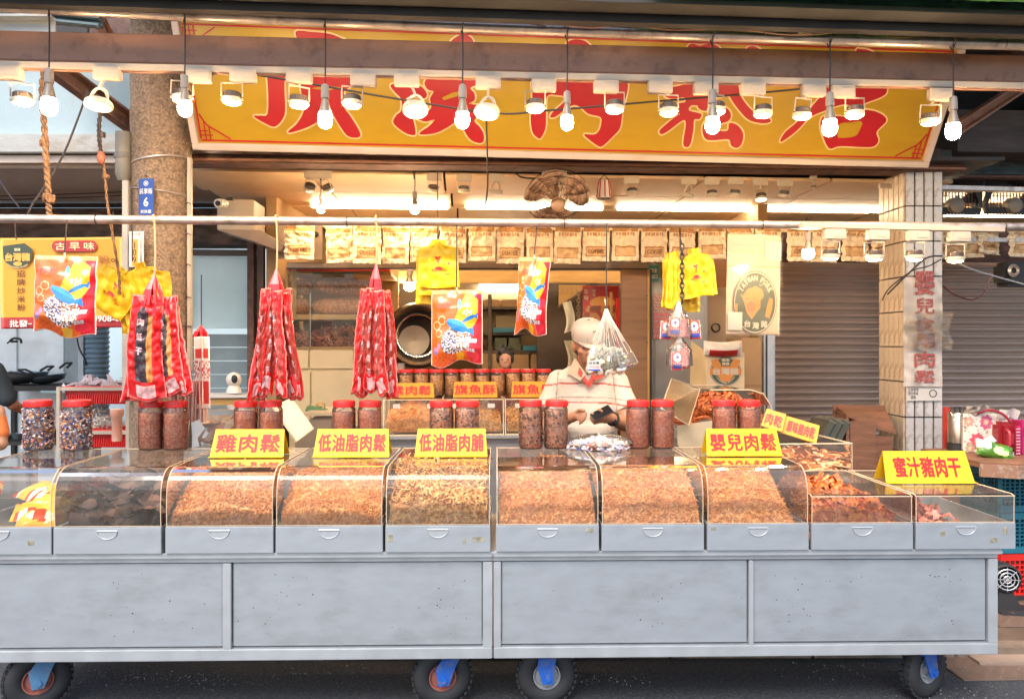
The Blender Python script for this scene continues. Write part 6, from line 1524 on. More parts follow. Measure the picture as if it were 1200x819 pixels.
# ---------------------------------------------------------------- inside the shop
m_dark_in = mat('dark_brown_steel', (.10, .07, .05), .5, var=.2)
FL = .045
member('door_header', 338, 311.5, 768, 312.5, 5.75, [(0, 0, .10, .042, 'web', mat('grey_header', (.24, .19, .15), .4, metal=.4)), (-.04, -.024, .03, .01, 'lip', m_dark)], None, 'grey brown steel header just below the row of kraft bags', 'header')
member('pine_bulkhead', 398, 324.5, 765, 325, 6.7, [(0, 0, .04, .11, 'board', m_ywood)], None, 'yellow pine board crossing behind the header', 'board')
def dried_goods():
    D = 5.9; k = mpp(390, D); o = thing('glass_cabinet', 'glazed cabinet stacked with floss sacks and jerky at the left of the shop', 'cabinet', ZP(393, FL, D), YAW)
    z = lambda y: P(393, y, D).z - FL; x = lambda p: (p - 393) * k
    mb = MB()
    mb.box((x(398), .3, z(371.5)), (118 * k, .6, 6 * k)).box((x(398), .3, z(320)), (118 * k, .6, 4 * k)).box((x(398), .3, z(408)), (118 * k, .6, 3 * k))
    mb.build('shelf', m_ywood, o)
    MB().box((x(398), .62, z(390)), (122 * k, .02, 170 * k)).build('back', m_backw, o)
    MB().box((x(397), .05, z(316)), (118 * k, .1, 4.5 * k)).build('red_top_strip', m_redpl, o); MB().box((x(391), -.003, z(321)), (48 * k, .01, 3 * k)).build('green_label', mat('grey_green_label', (.13, .17, .11), .5), o)
    cm = mat('cream_cupboard', (.62, .5, .3), .5, var=.05)
    MB().box((x(398), .3, z(409) / 2), (117 * k, .58, z(409))).build('base', cm, o)
    for a, b, c, d in ((340, 362, 410, 432), (364, 414, 410, 432), (340, 364, 435, 500), (366, 452, 435, 500), (416, 452, 410, 432)): MB().box((x((a + b) / 2), 0, (z(c) + z(d)) / 2), ((b - a) * k, .02, (d - c) * k), bev=.003).build('cupboard_door', cm, o)
    MB().box((x(338), 0, z(365)), (3 * k, .04, 105 * k)).box((x(345.5), -.0, z(345)), (5 * k, .01, 60 * k)).build('post', m_ywood, o)
    MB().quad((x(340), -.02, z(314)), (x(448), -.02, z(314)), (x(448), -.02, z(408)), (x(340), -.02, z(408))).build('pane', m_glass, o)
    MB().box((x(364.5), -.012, z(375)), (.006, .006, 62 * k)).build('pane_joint', m_white, o)
    fm = grains('sack_floss', [(.34, .14, .06), (.5, .24, .12), (.6, .3, .15), (.42, .18, .08)], 90)
    g = random.Random(9)
    for (px, py, w_, h_, lb) in ((353, 337, 26, 19, 'small end of a floss sack, upper row at the left'), (400, 336, 66, 20, 'long clear sack of floss in the upper row'), (350, 359, 26, 19, 'floss sack end in the lower row at the left'), (398, 359, 68, 20, 'long clear sack of floss in the lower row')):
        mb = MB(); n = 12
        prof = [(.001, -w_ / 2)] + [(h_ / 2 * (1 - abs(2 * i / n - 1) ** 3.2) ** .6 + .3, -w_ / 2 + w_ * i / n) for i in range(1, n)] + [(.5, w_ / 2), (2.6, w_ / 2 + 6)]
        mb.lathe([(r_ * k, q * k) for r_, q in prof], n=18, axis='X'); ob = mb.build('floss_sack', fm, None, P(px, py, D + .18), (0, 0, YAW), smooth=True); tag(ob, lb + ' of the glass cabinet', 'floss sack', 'sacks in the glass cabinet')
        dd = ob.modifiers.new('w', 'DISPLACE'); tx = bpy.data.textures.get('lump') or bpy.data.textures.new('lump', 'CLOUDS'); tx.noise_scale = .06; dd.texture = tx; dd.strength = .02
    rm = grains('shelf_jerky', [(.22, .05, .03), (.42, .13, .06), (.5, .2, .1), (.32, .08, .04)], 50, .35)
    names = iter('lower left,lower middle,lower right,upper left,upper middle,upper right,top left,top right'.split(','))
    for (px, py, w_) in ((363, 404, 40), (400, 403, 36), (434, 402, 30), (358, 396, 34), (393, 395, 36), (428, 393, 34), (404, 387, 60), (436, 385, 26)):
        V = []; Fc = []; me = crumbs(90, lambda q, w_=w_: (q.uniform(-.5, .5) * w_ * k, q.uniform(0, .2), q.uniform(-3, 3) * k), .12, rm, 'jerky_stack', .25, int(px), thick=.16)
        ob = link('jerky_stack', me, None, P(px, py, D + .12), (0, 0, YAW)); ob['kind'] = 'stuff'; tag(ob, next(names) + ' stack of dried red jerky sheets in the glass cabinet', 'jerky')
dried_goods()

def drum():
    D = 6.3; k = mpp(488, D); c = P(490, 393, D); o = thing('roasting_drum', 'big round dark roasting drum with a steel lined mouth facing the street', 'drum', c, rot=(0, 0, R(8)))
    MB().lathe([(37 * k, .0), (39 * k, .03), (40 * k, .3), (30 * k, .5), (.001, .52)], n=40, axis='Y').lathe([(37 * k, 0), (35 * k, -.02), (32 * k, -.01), (30 * k, .02)], n=40, axis='Y').build('shell', mat('brown_black_iron', (.12, .075, .045), .4, metal=.4, var=.3, stain=(.25, .12, .05), stain_amt=.5, stain_scale=5), o, smooth=True)
    MB().lathe([(30 * k, .02), (29.5 * k, .10), (25 * k, .12)], n=40, axis='Y').build('throat', m_dark, o, smooth=True)
    MB().tube([(25.5 * k * math.cos(a), .11, 25.5 * k * math.sin(a)) for a in [2 * PI * i / 40 for i in range(40)]], .012, 8, close=True).build('bright_rim', mat('polished_rim', (.8, .68, .5), .2, metal=.9), o, smooth=True)
    MB().lathe([(25 * k, .12), (24 * k, .38)], n=36, axis='Y').build('inner_wall', mat('drum_inner', (.09, .07, .05), .4, metal=.5), o, smooth=True)
    MB().lathe([(19 * k, .375), (.001, .385)], (-.03, 0, -6 * k), 30, 'Y').build('inner_plate', mat('drum_steel', (.42, .33, .22), .35, metal=.7), o, smooth=True)
    MB().box((0, .3, -.9), (.5, .4, .9)).build('stand', m_dark_in, o)
    MB().tube([(18 * k, -.02, 34 * k), (30 * k, -.05, 22 * k)], .02, 8).box((-20 * k, -.01, -38 * k), (.06, .05, .08)).build('fitting', m_galv, o)
drum()

def back_room():
    D = 8.0; k = mpp(610, D)
    o = thing('storage_shelves', 'dark steel storage shelves in the back room behind the jars', 'shelves', ZP(610, FL, D), YAW); z = lambda y: P(610, y, D).z - FL; x = lambda p: (p - 610) * k
    mb = MB()
    for y in (361, 391, 412, 436): mb.box((x(608), .2, z(y)), (92 * k, .4, 3 * k))
    mb.build('shelf', m_dark_in, o)
    up = MB().box((0, 0, z(345) / 2), (.04, .04, z(345))).mesh('upright', m_dark_in)
    for p in (562, 574, 652): link('upright', up, o, (x(p), 0, 0)); link('upright', up, o, (x(p), .4, 0))
    def item(nm, p0, p1, y0, y1, m, lb, cat, dy=0, bev=.006):
        c = P((p0 + p1) / 2, (y0 + y1) / 2, D + dy); q = MB().box((0, .15, 0), ((p1 - p0) * k, .3, (y1 - y0) * k), bev=bev).box((0, -.003, (y1 - y0) * k * .12), ((p1 - p0) * k * .96, .006, (y1 - y0) * k * .08)).build(nm, m, None, c, (0, 0, YAW)); tag(q, lb, cat)
    item('storage_box', 567, 586, 351, 359.5, m_card, 'small tan box at the left of the top storage shelf', 'box')
    item('storage_box', 588, 606, 351, 359.5, m_card, 'second small tan box on the top storage shelf', 'box')
    item('storage_box', 608, 648, 349, 359.5, m_card, 'wide tan box on the top storage shelf beside the narrow snack bag', 'box')
    item('storage_box', 581, 620, 370, 386, mat('grey_tan_box', (.22, .17, .09), .7), 'grey tan box on the second storage shelf', 'box')
    item('storage_box', 622, 648, 368, 388, m_card, 'tan carton at the right of the second storage shelf', 'box')
    bl = mat('blue_folder', (.05, .22, .3), .4)
    item('blue_tray', 578, 604, 384, 389.5, bl, 'blue trays stacked on the second storage shelf', 'tray', -.05); item('blue_tray', 613, 643, 405, 411, bl, 'blue tray on the third storage shelf left of the man\'s cap', 'tray', -.05)
    gg = mat('dark_green_box', (.10, .11, .06), .6)
    item('green_box', 580, 594, 396, 410, gg, 'dark green box left on the third storage shelf', 'box'); item('green_box', 596, 609, 396, 410, gg, 'dark green box right on the third storage shelf', 'box')
    item('storage_box', 564, 596, 414, 434, m_card, 'pale carton low on the storage shelves behind the small face', 'box'); item('storage_box', 599, 620, 415, 434, m_card, 'narrow carton low on the storage shelves', 'box'); item('storage_box', 622, 650, 415, 434, m_card, 'carton low on the storage shelves left of the man\'s shoulder', 'box')
    # side cupboard behind the drum, pine partition and stair
    o = thing('pine_partition', 'pale pine partition sloping like a stair behind the man', 'partition', P(668, 345, 7.4), YAW)
    k2 = mpp(668, 7.4); MB().prism([(-13 * k2, 0, 11 * k2), (18 * k2, 0, 11 * k2), (18 * k2, 0, 5 * k2), (-13 * k2, 0, -14 * k2)], (0, .04, 0)).build('boarding', m_ywood, o)
    MB().tube([(-14 * k2, -.02, -17 * k2), (18 * k2, -.02, 4 * k2), (30 * k2, -.02, 12 * k2)], .025, 6).build('stringer', m_dark_in, o)
    for i in range(5): MB().box(((-9 + 5.5 * i) * k2, -.004, (6 - .6 * i) * k2), (.006, .006, (14 - 1.5 * (4 - i)) * k2)).build('batten', mat('pine_dark_batten', (.42, .24, .08), .6), o)  # battens a tone darker than the pine boarding
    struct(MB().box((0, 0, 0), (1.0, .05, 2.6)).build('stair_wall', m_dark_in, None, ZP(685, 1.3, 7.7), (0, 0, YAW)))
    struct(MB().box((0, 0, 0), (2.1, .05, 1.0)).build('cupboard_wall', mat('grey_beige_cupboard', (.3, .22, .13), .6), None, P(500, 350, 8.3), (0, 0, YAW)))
    # cloth, chain behind the man
    me = sheet(.075, .27, 10, 18, lambda u, v: (.02 * math.sin(v * 4), -.02 * math.sin(u * 7), .02 * u), None, mat('white_rag_cloth', (.62, .6, .5), .8), 'hanging_cloth')
    tag(link('hanging_cloth', me, None, P(666, 355, 6.6)), 'white cloth hanging in the dark gap left of the red poster', 'cloth')
    me = sheet(.07, .26, 10, 14, lambda u, v: (.02 * math.sin(v * 4), -.02 * math.sin(u * 7), 0), None, mat('tan_rag_cloth', (.5, .42, .26), .8), 'hanging_cloth')
    tag(link('hanging_cloth', me, None, P(668, 399, 6.0)), 'tan cloth hanging right behind the man\'s collar', 'cloth')
    o = thing('thin_chain', 'thin chain hanging between the white cloth and the red poster', 'chain', P(678, 344, 6.4)); mb = MB()
    for i in range(11):
        a = i % 2; mb.tube([((.014 * math.cos(t)) * (1 - a), (.014 * math.cos(t)) * a, -.03 * i + .022 * math.sin(t)) for t in [2 * PI * j / 10 for j in range(10)]], .005, 5, close=True)
    mb.build('chain_link', mat('dull_chain', (.3, .22, .14), .4, metal=.5), o)
    # red poster
    D2 = 6.0; k3 = mpp(705, D2)
    def col(u, v):
        c = (.5, .03, .02)
        if v < .62: 
            h = noise.noise(Vector((u * 8, v * 8, 2))); c = (.55, .28, .08) if h > .12 else ((.22, .08, .03) if h < -.2 else (.5, .06, .03))
        if .62 < v < .82 and ell(u, v, .55, .68, .35, .12): c = (.7, .32, .06)
        return c
    me = sheet(43 * k3, 62 * k3, 60, 80, None, col, printed('glossy_poster', .3, .05), 'food_poster', .008)
    o = link('food_poster', me, None, P(704, 335, D2), (0, 0, YAW)); tag(o, 'red poster of cooked food hanging behind the man\'s cap', 'poster')
    for i, ch in enumerate('珍味'): letters(o, ch, 5 * k3, 6 * k3, (-17 * k3, -.004, -(7 + 7 * i) * k3), m_pale, .02)
    for i, ch in enumerate('肉乾'): letters(o, ch, 3.4 * k3, 4 * k3, (-8 * k3, -.004, -(6 + 4.5 * i) * k3), m_pale, .02)
    o = thing('red_post', 'thin red post between the red poster and the brown wood door', 'post', ZP(724, 1.45, 5.9), YAW); MB().box((0, 0, 0), (3.6 * k3, .03, 1.0)).build('post', m_redpl, o); MB().box((-.05, .02, .15), (2.6 * k3, .03, .8)).build('pine_batten', m_ywood, o)
back_room()
def right_inside():
    D = 5.5; k = mpp(745, D)
    o = thing('wood_door', 'oiled brown plywood door standing right of the man', 'door', ZP(744.5, FL, D), YAW)
    H_ = P(745, 316, D).z - FL
    MB().box((0, .02, H_ / 2), (33 * k, .035, H_), bev=.004).build('leaf', m_wood, o)
    MB().box((15.5 * k, -.003, H_ / 2), (2.4 * k, .012, H_)).build('edge_strip', mat('golden_edge', (.5, .28, .08), .5), o); MB().box((18 * k, .0, H_ / 2), (1.6 * k, .05, H_)).build('black_gap_strip', m_dark, o)
    mb = MB()
    for z in (.6, 1.0, 1.55, 1.9): mb.cone((14 * k, -.008, z), .006, (14 * k, 0, z), .006, 8)
    mb.build('nail', m_dark, o)
    D = 5.75; k = mpp(795, D); o = thing('metal_locker', 'grey steel locker behind the snack pouches', 'locker', ZP(797, FL, D), YAW); H_ = P(797, 325, D).z - FL
    MB().box((0, .25, H_ / 2), (66 * k, .5, H_), bev=.006).build('body', mat('locker_steel', (.32, .3, .27), .4, metal=.4, var=.1, stain=(.42, .3, .12), stain_amt=.4, stain_scale=2), o)
    MB().box((-.01, -.006, H_ * .45), (58 * k, .012, H_ * .88), bev=.003).build('door', mat('locker_door', (.36, .34, .31), .35, metal=.4), o)
    p = thing('pink_notice', 'pink and white notice sheet stuck on the locker behind the chain', 'notice', P(779, 345, D - .03), YAW)
    def col(u, v): return (.7, .2, .2) if v < .62 and math.sin(v * 60) > -.3 else ((.03, .25, .22) if v < .03 else (.62, .5, .4) if math.sin(v * 90 + 4 * math.sin(u * 30)) > .2 else (.5, .16, .14))
    link('paper', sheet(27 * k, 52 * k, 26, 50, None, col, printed('glossy_poster', .3, .05), 'paper', .003), p)
    p = thing('teal_label', 'small teal sign stuck on the header above the brown door', 'sign', P(766, 311, 5.65), YAW); MB().box((0, 0, -9 * k), (12 * k, .008, 19 * k)).build('plate', m_tealprint, p); letters(p, '安全', 8 * k, 5 * k, (0, -.006, -6 * k), m_white, .02); letters(p, '出口', 8 * k, 5 * k, (0, -.006, -13 * k), m_white, .02)
    D = 6.1; k = mpp(860, D); b = thing('beige_cupboard', 'tall beige cupboard with an oval handle behind the yellow carrier bags', 'cupboard', ZP(865, FL, D), YAW)
    H_ = P(865, 337, D).z - FL; MB().box((0, .25, H_ / 2), (78 * k, .5, H_), bev=.005).build('body', mat('beige_cupboard_paint', (.46, .33, .2), .5, var=.05), b)
    MB().box((0, .3, H_ + .12), (78 * k, .4, .26)).build('top_board', mat('brown_top_board', (.24, .12, .06), .5), b)
    MB().lathe([(.028, -.012), (.034, -.02), (.04, -.01), (.04, 0)], (-27 * k, -.0, H_ - 47 * k), 16, 'Y').build('handle', m_dark_in, b)
    D = 5.3; k = mpp(880, D)
    for a, b_, y0, y1, lb in ((868, 893, 396, 460, 'tall plain cardboard carton behind the pig emblem carton'),): 
        c = ZP((a + b_) / 2, 0, D); z1 = P(880, y0, D).z; o = thing('cardboard_box', lb, 'carton', (c.x, c.y, FL), YAW); MB().box((0, .15, (z1 - FL) / 2), ((b_ - a) * k, .3, z1 - FL), bev=.004).build('box', m_card, o); MB().box((0, -.002, (z1 - FL) * .78), ((b_ - a) * k, .004, .02)).build('tape', mat('brown_tape', (.34, .19, .08), .3), o)
    o = thing('steel_jamb', 'galvanised steel jamb at the left edge of the shutter', 'jamb', ZP(899, FL, 5.5), YAW); z1 = P(899, 330, 5.5).z - FL; MB().box((0, 0, z1 / 2), (12 * k, .06, z1), bev=.003).build('channel', m_steel2, o); MB().box((-3 * k, -.034, z1 * .5), (.01, .01, z1)).build('groove', m_dark, o)
right_inside()

# ---------------------------------------------------------------- second row of cases with jars
def back_counter():
    D = 5.25; k = mpp(560, D); o = thing('back_counter', 'steel counter behind the front carts, left of the man', 'counter', ZP(557, FL, D), YAW)
    z = lambda y: P(557, y, D).z - FL
    MB().box((0, .35, z(512) / 2), (222 * k, .7, z(512)), bev=.006).build('body', m_steel, o); MB().box((0, .33, z(511)), (226 * k, .76, .02)).build('top', m_steel2, o)
    zt_ = z(511) + .012 + FL; labs = ('back row case of coarse brown floss behind the jar pairs', 'back row case of floss behind the pale jar pair', 'back row case of yellow fish floss beside the man')
    for (a, b), lb, mm in zip(((450, 518), (519, 590), (592, 664)), labs, (m_floss, m_flosslight, m_flosslight)):
        c = ZP((a + b) / 2, zt_, D); W_ = (b - a) * k; H_ = .245; q = thing('back_case', lb, 'display case', c, YAW, 'back row display cases')
        mb = MB()
        for p in (((-W_ / 2, 0, 0), (W_ / 2, 0, 0), (W_ / 2, .02, H_), (-W_ / 2, .02, H_)), ((-W_ / 2, .02, H_), (W_ / 2, .02, H_), (W_ / 2, .5, H_), (-W_ / 2, .5, H_))): mb.quad(*p)
        mb.build('cover', m_acr, q)
        e = MB()
        for x in (-W_ / 2, W_ / 2): e.tube([(x, 0, 0), (x, .02, H_), (x, .5, H_)], .004, 4)
        e.tube([(-W_ / 2, .02, H_), (W_ / 2, .02, H_)], .004, 4).tube([(-W_ / 2, 0, 0), (W_ / 2, 0, 0)], .004, 4); e.build('edge', mat('bright_acrylic_edge', (.8, .68, .45), .2), q)
        MB().box((-.28 * W_, .012, H_ * .82), (.05, .004, .03)).box((.3 * W_, .012, H_ * .82), (.05, .004, .03)).build('clip', m_white, q)
        heap(q, W_, mm, 'heap of floss inside the ' + lb, .13, peak=.06, n=700, size=.035, seed=int(a), side=-.1)
    for i in range(11):
        px = 458 + 17.9 * i
        jar('back', ZP(px, zt_ + .247, 5.62), ('back row jar of pale floss, %s from the left' % 'first second third fourth fifth sixth seventh eighth ninth tenth last'.split()[i]) + (' next to the jerky bundle' if i < 2 else ' beside the man' if i > 9 else ''), 'row of red lidded jars on the back cases')
    m2 = mat('amber_card', (.66, .29, .01), .5); zc = zt_ + .249
    price_card('素肉鬆', 455, 509, 449, 466, 5.42, 'amber card reading vegetarian floss in the back row, partly behind the jerky bundle', s=S, zb=zc, m=m2, lean=10, textw=.85)
    price_card('旗魚酥', 531, 583, 448, 466, 5.42, 'amber card reading crispy swordfish in the back row', s=S, zb=zc, m=m2, lean=10, textw=.92)
    price_card('旗魚鬆', 599, 651, 448, 466, 5.42, 'amber card reading swordfish floss, cut off by the man\'s sleeve', s=S, zb=zc, m=m2, lean=10, textw=.92)
back_counter()

# ---------------------------------------------------------------- things between the rows
def mid_left():
    D = 4.5; k = mpp(260, D); o = thing('clear_bin', 'low clear bin of wrapped packs between the column and the chicken floss card', 'bin', P(262, 527, D), YAW)
    W_ = 84 * k; H_ = 46 * k; mb = MB(); mb.quad((-W_ / 2, 0, 0), (W_ / 2, 0, 0), (W_ / 2 * .96, .04, H_), (-W_ / 2 * .96, .04, H_)).quad((-W_ / 2 * .96, .04, H_), (W_ / 2 * .96, .04, H_), (W_ / 2, .4, H_), (-W_ / 2, .4, H_)); mb.build('cover', m_acr, o)
    MB().tube([(-W_ / 2, 0, 0), (-W_ / 2 * .96, .04, H_), (W_ / 2 * .96, .04, H_), (W_ / 2, 0, 0)], .004, 4).build('edge', m_acre, o)
    MB().box((0, .2, -.35), (W_, .5, .7)).build('stand', m_steel, o)
    me = crumbs(60, lambda g: (g.uniform(-.4, .4) * W_, g.uniform(.08, .35), g.uniform(.01, .13)), .13, grains('peach_wrapped_packs', [(.7, .5, .3), (.6, .25, .12), (.8, .65, .45)], 14, .25), 'packs', .3, 41, thick=.3); q = link('wrapped_packs', me, None, o.location, o.rotation_euler); q['kind'] = 'stuff'; tag(q, 'peach coloured wrapped packs inside the low clear bin', 'packs')
    o = thing('acrylic_lid', 'raised milky acrylic lid slanting behind the chicken floss jars', 'lid', P(338, 492, 4.2), YAW); k = mpp(338, 4.2)
    MB().prism([(-18 * k, 0, 16 * k), (-2 * k, .1, 24 * k), (26 * k, .06, -12 * k), (12 * k, -.05, -24 * k)], (.004, .008, 0)).build('panel', mat('milky_acrylic', (.75, .66, .5), .2, var=.05), o)
    MB().tube([(-18 * k, -.01, 16 * k), (12 * k, -.06, -24 * k), (26 * k, .05, -12 * k)], .006, 5).build('edge', m_acre, o)
    o = thing('grey_box', 'worn grey brown counter box right of the raised acrylic lid', 'box', P(366, 530, 4.6), YAW); k = mpp(366, 4.6)
    MB().prism([(-20 * k, 0, 0), (22 * k, 0, 0), (22 * k, 0, 44 * k), (6 * k, 0, 44 * k), (-20 * k, 0, 28 * k)], (0, .4, 0)).build('body', mat('dusty_brown_metal', (.26, .2, .14), .5, metal=.3), o)
    MB().box((8 * k, .2, 45 * k), (34 * k, .44, .02)).build('top', mat('dusty_top', (.45, .35, .22), .4), o)
    o = thing('tape_dispenser', 'green tape dispenser on the grey counter behind the jars', 'tape dispenser', P(372, 486, 4.75), YAW); k = mpp(372, 4.75)
    MB().prism([(-14 * k, 0, 0), (14 * k, 0, 0), (14 * k, 0, 4 * k), (2 * k, 0, 9 * k), (-12 * k, 0, 10 * k), (-14 * k, 0, 6 * k)], (0, .07, 0)).build('body', mat('muted_green_plastic', (.10, .2, .08), .4), o)
    MB().lathe([(3 * k, 0), (5.5 * k, 0), (5.5 * k, .03), (3 * k, .03)], (2 * k, .02, 9.5 * k), 18, 'Y').build('tape_roll', m_ywood, o)
mid_left()
def mid_right():
    # open jerky case
    D = 4.35; k = mpp(860, D); o = thing('open_jerky_case', 'open clear case of red jerky strips behind the right hand jars', 'display case', P(850, 540, D), YAW)
    X = lambda p: (p - 850) * k; Z = lambda y: -(y - 540) * k
    MB().box((X(850), .3, Z(527)), (110 * k, .62, 26 * k), bev=.004).build('drawer', m_steel, o)
    cv = MB(); cv.quad((X(800), 0, Z(500)), (X(836), 0, Z(488)), (X(905), 0, Z(488)), (X(905), 0, Z(514)))
    prof = [(X(832), .5, Z(457)), (X(880), .5, Z(457)), (X(896), .5, Z(462)), (X(905), .5, Z(476)), (X(906), .5, Z(512))]
    for a, b in zip(prof, prof[1:]): cv.quad(a, b, (b[0], 0, b[2]), (a[0], 0, a[2]))
    cv.build('cover', m_acr, o, smooth=True)
    MB().tube([(p[0], .0, p[2]) for p in prof], .004, 5).tube(prof, .004, 5).build('edge', m_acre, o, smooth=True)
    lid = MB(); lid.prism([(X(768), -.1, Z(476)), (X(800), .25, Z(446)), (X(836), .25, Z(458)), (X(800), -.1, Z(496))], (0, .004, .004)); lid.build('lid', clear('hazy_acrylic', (.97, .93, .85), .14, (.65, .52, .34), .15, 1.5), o)
    MB().tube([(X(768), -.1, Z(476)), (X(800), .25, Z(446)), (X(836), .25, Z(458)), (X(800), -.1, Z(496)), (X(768), -.1, Z(476))], .004, 5).build('lid_edge', m_acre, o)
    MB().prism([(X(792), -.02, Z(498)), (X(836), -.02, Z(492)), (X(838), -.02, Z(512)), (X(815), -.02, Z(548)), (X(792), -.02, Z(520))], (0, .01, 0)).build('end_panel', mat('worn_cream_panel', (.5, .42, .28), .4, stain=(.25, .2, .14)), o)
    V = None
    g = random.Random(8)
    def pl(q):
        x = q.uniform(X(806), X(900)); u = (x - X(858)) / (48 * k); h = Z(497) + (30 * k) * max(0, 1 - u * u) * q.random() ** .4; return (x, q.uniform(.04, .45), h)
    me = crumbs(900, pl, .07, m_redj, 'jerky_strips', .7, 17, thick=.14); q = link('jerky_strips', me, None, o.location, o.rotation_euler); q['kind'] = 'stuff'; tag(q, 'heap of shiny red jerky strips in the open case', 'jerky')
    # long clear case of vacuum packs
    D = 3.95; k = mpp(950, D); o = thing('pack_case', 'long clear case of vacuum packed jerky left of the wooden box', 'display case', P(955, 566, D), YAW); X = lambda p: (p - 955) * k; Z = lambda y: -(y - 566) * k
    mb = MB(); a0, a1 = X(902), X(1000)
    mb.quad((a0, 0, Z(560)), (a1, 0, Z(560)), (a1, 0, Z(520)), (a0, 0, Z(520))); mb.quad((a0, 0, Z(520)), (a1, 0, Z(520)), (X(1000) - .02, .62, Z(520)), (a0, .62, Z(520))); mb.quad((a1, 0, Z(560)), (a1, .6, Z(560)), (a1, .6, Z(520)), (a1, 0, Z(520)))
    mb.build('cover', m_acr, o)
    MB().tube([(a0, 0, Z(520)), (a1, 0, Z(520)), (a1, 0, Z(560))], .005, 5).tube([(a1, 0, Z(520)), (a1 - .01, .6, Z(520))], .005, 5).build('edge', mat('worn_edge', (.5, .42, .3), .4), o)
    for i in range(4): MB().box(((a0 + a1) / 2, .0 + .02 * i, Z(563 + 4 * i)), (a1 - a0 + .01, .01, 3.2 * k), bev=.002).build('lower_rail', m_steel2, o)
    MB().box(((a0 + a1) / 2, .32, Z(566) - .1), (a1 - a0, .56, .3)).build('base', m_steel, o)
    m_vp = printed('vacuum_pack', .12, .6, 10, .6, .5); g = random.Random(2)
    def col(u, v):
        h = noise.noise(Vector((u * 4, v * 4, 7))); return (.42, .12, .05) if h > .05 else ((.62, .3, .14) if h > -.18 else (.16, .05, .03))
    labs = ('bottom left', 'bottom middle', 'bottom right', 'second layer left', 'second layer right', 'third layer left', 'third layer right', 'topmost shiny')
    for i, lb in enumerate(labs):
        me = sheet(.23, .17, 18, 14, lambda u, v, i=i: (0, -.02 * (1 - (2 * u - 1) ** 4) - .012 * wobble(u * 3, v * 3, i, 2), 0), col, m_vp, 'vacuum_pack', .01)
        q = link('vacuum_pack', me, None, o.location + Vector((-.14 + .13 * (i % 3), .08 + .05 * (i % 4), .055 + .018 * i)), (R(-70), R(g.uniform(-12, 12)), R(g.uniform(-25, 25)))); tag(q, lb + ' vacuum pack of brown jerky in the long clear case', 'jerky pack', 'vacuum packs in the long clear case')
    for px, py, rz, lb, tx, tilt in ((904, 502, -34, 'tilted amber card half hidden behind the right jars', '肉乾', 16), (936, 513, -30, 'tilted amber card on the long clear case', '原味豬肉乾', 16)):
        c = price_card(tx, px - (20 if tx != '肉乾' else 12), px + (20 if tx != '肉乾' else 12), py - 20, py, 4.05, lb, s=S, lean=28, m=mat('amber_card', (.66, .29, .01), .5), bold=.02, textw=.8)
        c.rotation_euler = (0, R(tilt), R(rz * .6))
    # small grey boxes and the wooden box
    for i, lb in enumerate(('left', 'middle', 'right')):
        o = thing('grey_tin', lb + ' one of three grey tins leaning behind the long clear case', 'tin', P(964 + 9 * i, 512, 4.75 + .02 * i), rot=(0, R(28), YAW)); MB().box((0, .1, .05), (.045, .25, .13), bev=.004).build('body', mat('grey_green_tin', (.14, .14, .11), .35, metal=.5), o); MB().box((0, .1, .118), (.05, .255, .012)).build('lid', mat('grey_tin_lid', (.25, .24, .2), .3, metal=.5), o)
    D = 4.75; k = mpp(1010, D); o = thing('wooden_box', 'open reddish brown wooden box leaning against the tiled pillar', 'wooden box', ZP(1012, FL, D), R(-10)); z = lambda y: P(1012, y, D).z - FL
    H_ = z(486)
    MB().box((-.005, .0, H_ / 2 - .02), (.16, .018, H_ - .04)).build('front_board', m_boxwood, o); MB().box((.13, .02, H_ / 2 - .07), (.11, .02, H_ - .14), rot=Matrix.Rotation(R(8), 3, 'Z')).build('side_board', m_boxwood, o)
    MB().prism([(-.1, 0, H_ + .0), (.03, 0, H_ - .06), (.2, .0, H_ - .11), (.22, .26, H_ + .01), (-.1, .3, H_ + .03)], (0, 0, -.015)).build('inner_floor', m_boxwood, o); MB().box((.05, .3, H_ - .02), (.34, .02, .12)).box((-.1, .15, H_ / 2), (.016, .3, H_)).build('back_board', m_boxwood, o)
    o = thing('white_cane', 'thin pale stick leaning at the foot of the wooden box', 'stick', P(1020, 572, 4.4)); MB().cone((0, 0, 0), .006, (P(994, 546, 4.4) - P(1020, 572, 4.4)), .006, 6).cone((0, 0, 0), .008, (.002, 0, -.01), .008, 6).build('stick', m_cream, o)
mid_right()

# ---------------------------------------------------------------- clutter right of the pillar
def crate(o, W_, Dp, H_, m, rows, cols, z0=0):
    mb = MB(); t = .008
    for y in (0, Dp):
        mb.box((0, y, z0 + H_ - .02), (W_, .02, .04)).box((0, y, z0 + .02), (W_, .02, .04))
        for i in range(cols + 1): mb.box((-W_ / 2 + W_ * i / cols, y, z0 + H_ / 2), (t if 0 < i < cols else .03, .014, H_ - .08))
        for j in range(1, rows): mb.box((0, y, z0 + .04 + (H_ - .08) * j / rows), (W_, .012, t))
    for x in (-W_ / 2, W_ / 2):
        mb.box((x, Dp / 2, z0 + H_ - .02), (.02, Dp, .04)).box((x, Dp / 2, z0 + .02), (.02, Dp, .04))
        for i in range(1, 12): mb.box((x, Dp * i / 12, z0 + H_ / 2), (.014, t, H_ - .08))
        for j in range(1, rows): mb.box((x, Dp / 2, z0 + .04 + (H_ - .08) * j / rows), (.012, Dp, t))
    mb.box((0, Dp / 2, z0 + .01), (W_ - .02, Dp - .02, .012)); return mb.build('lattice', m, o)
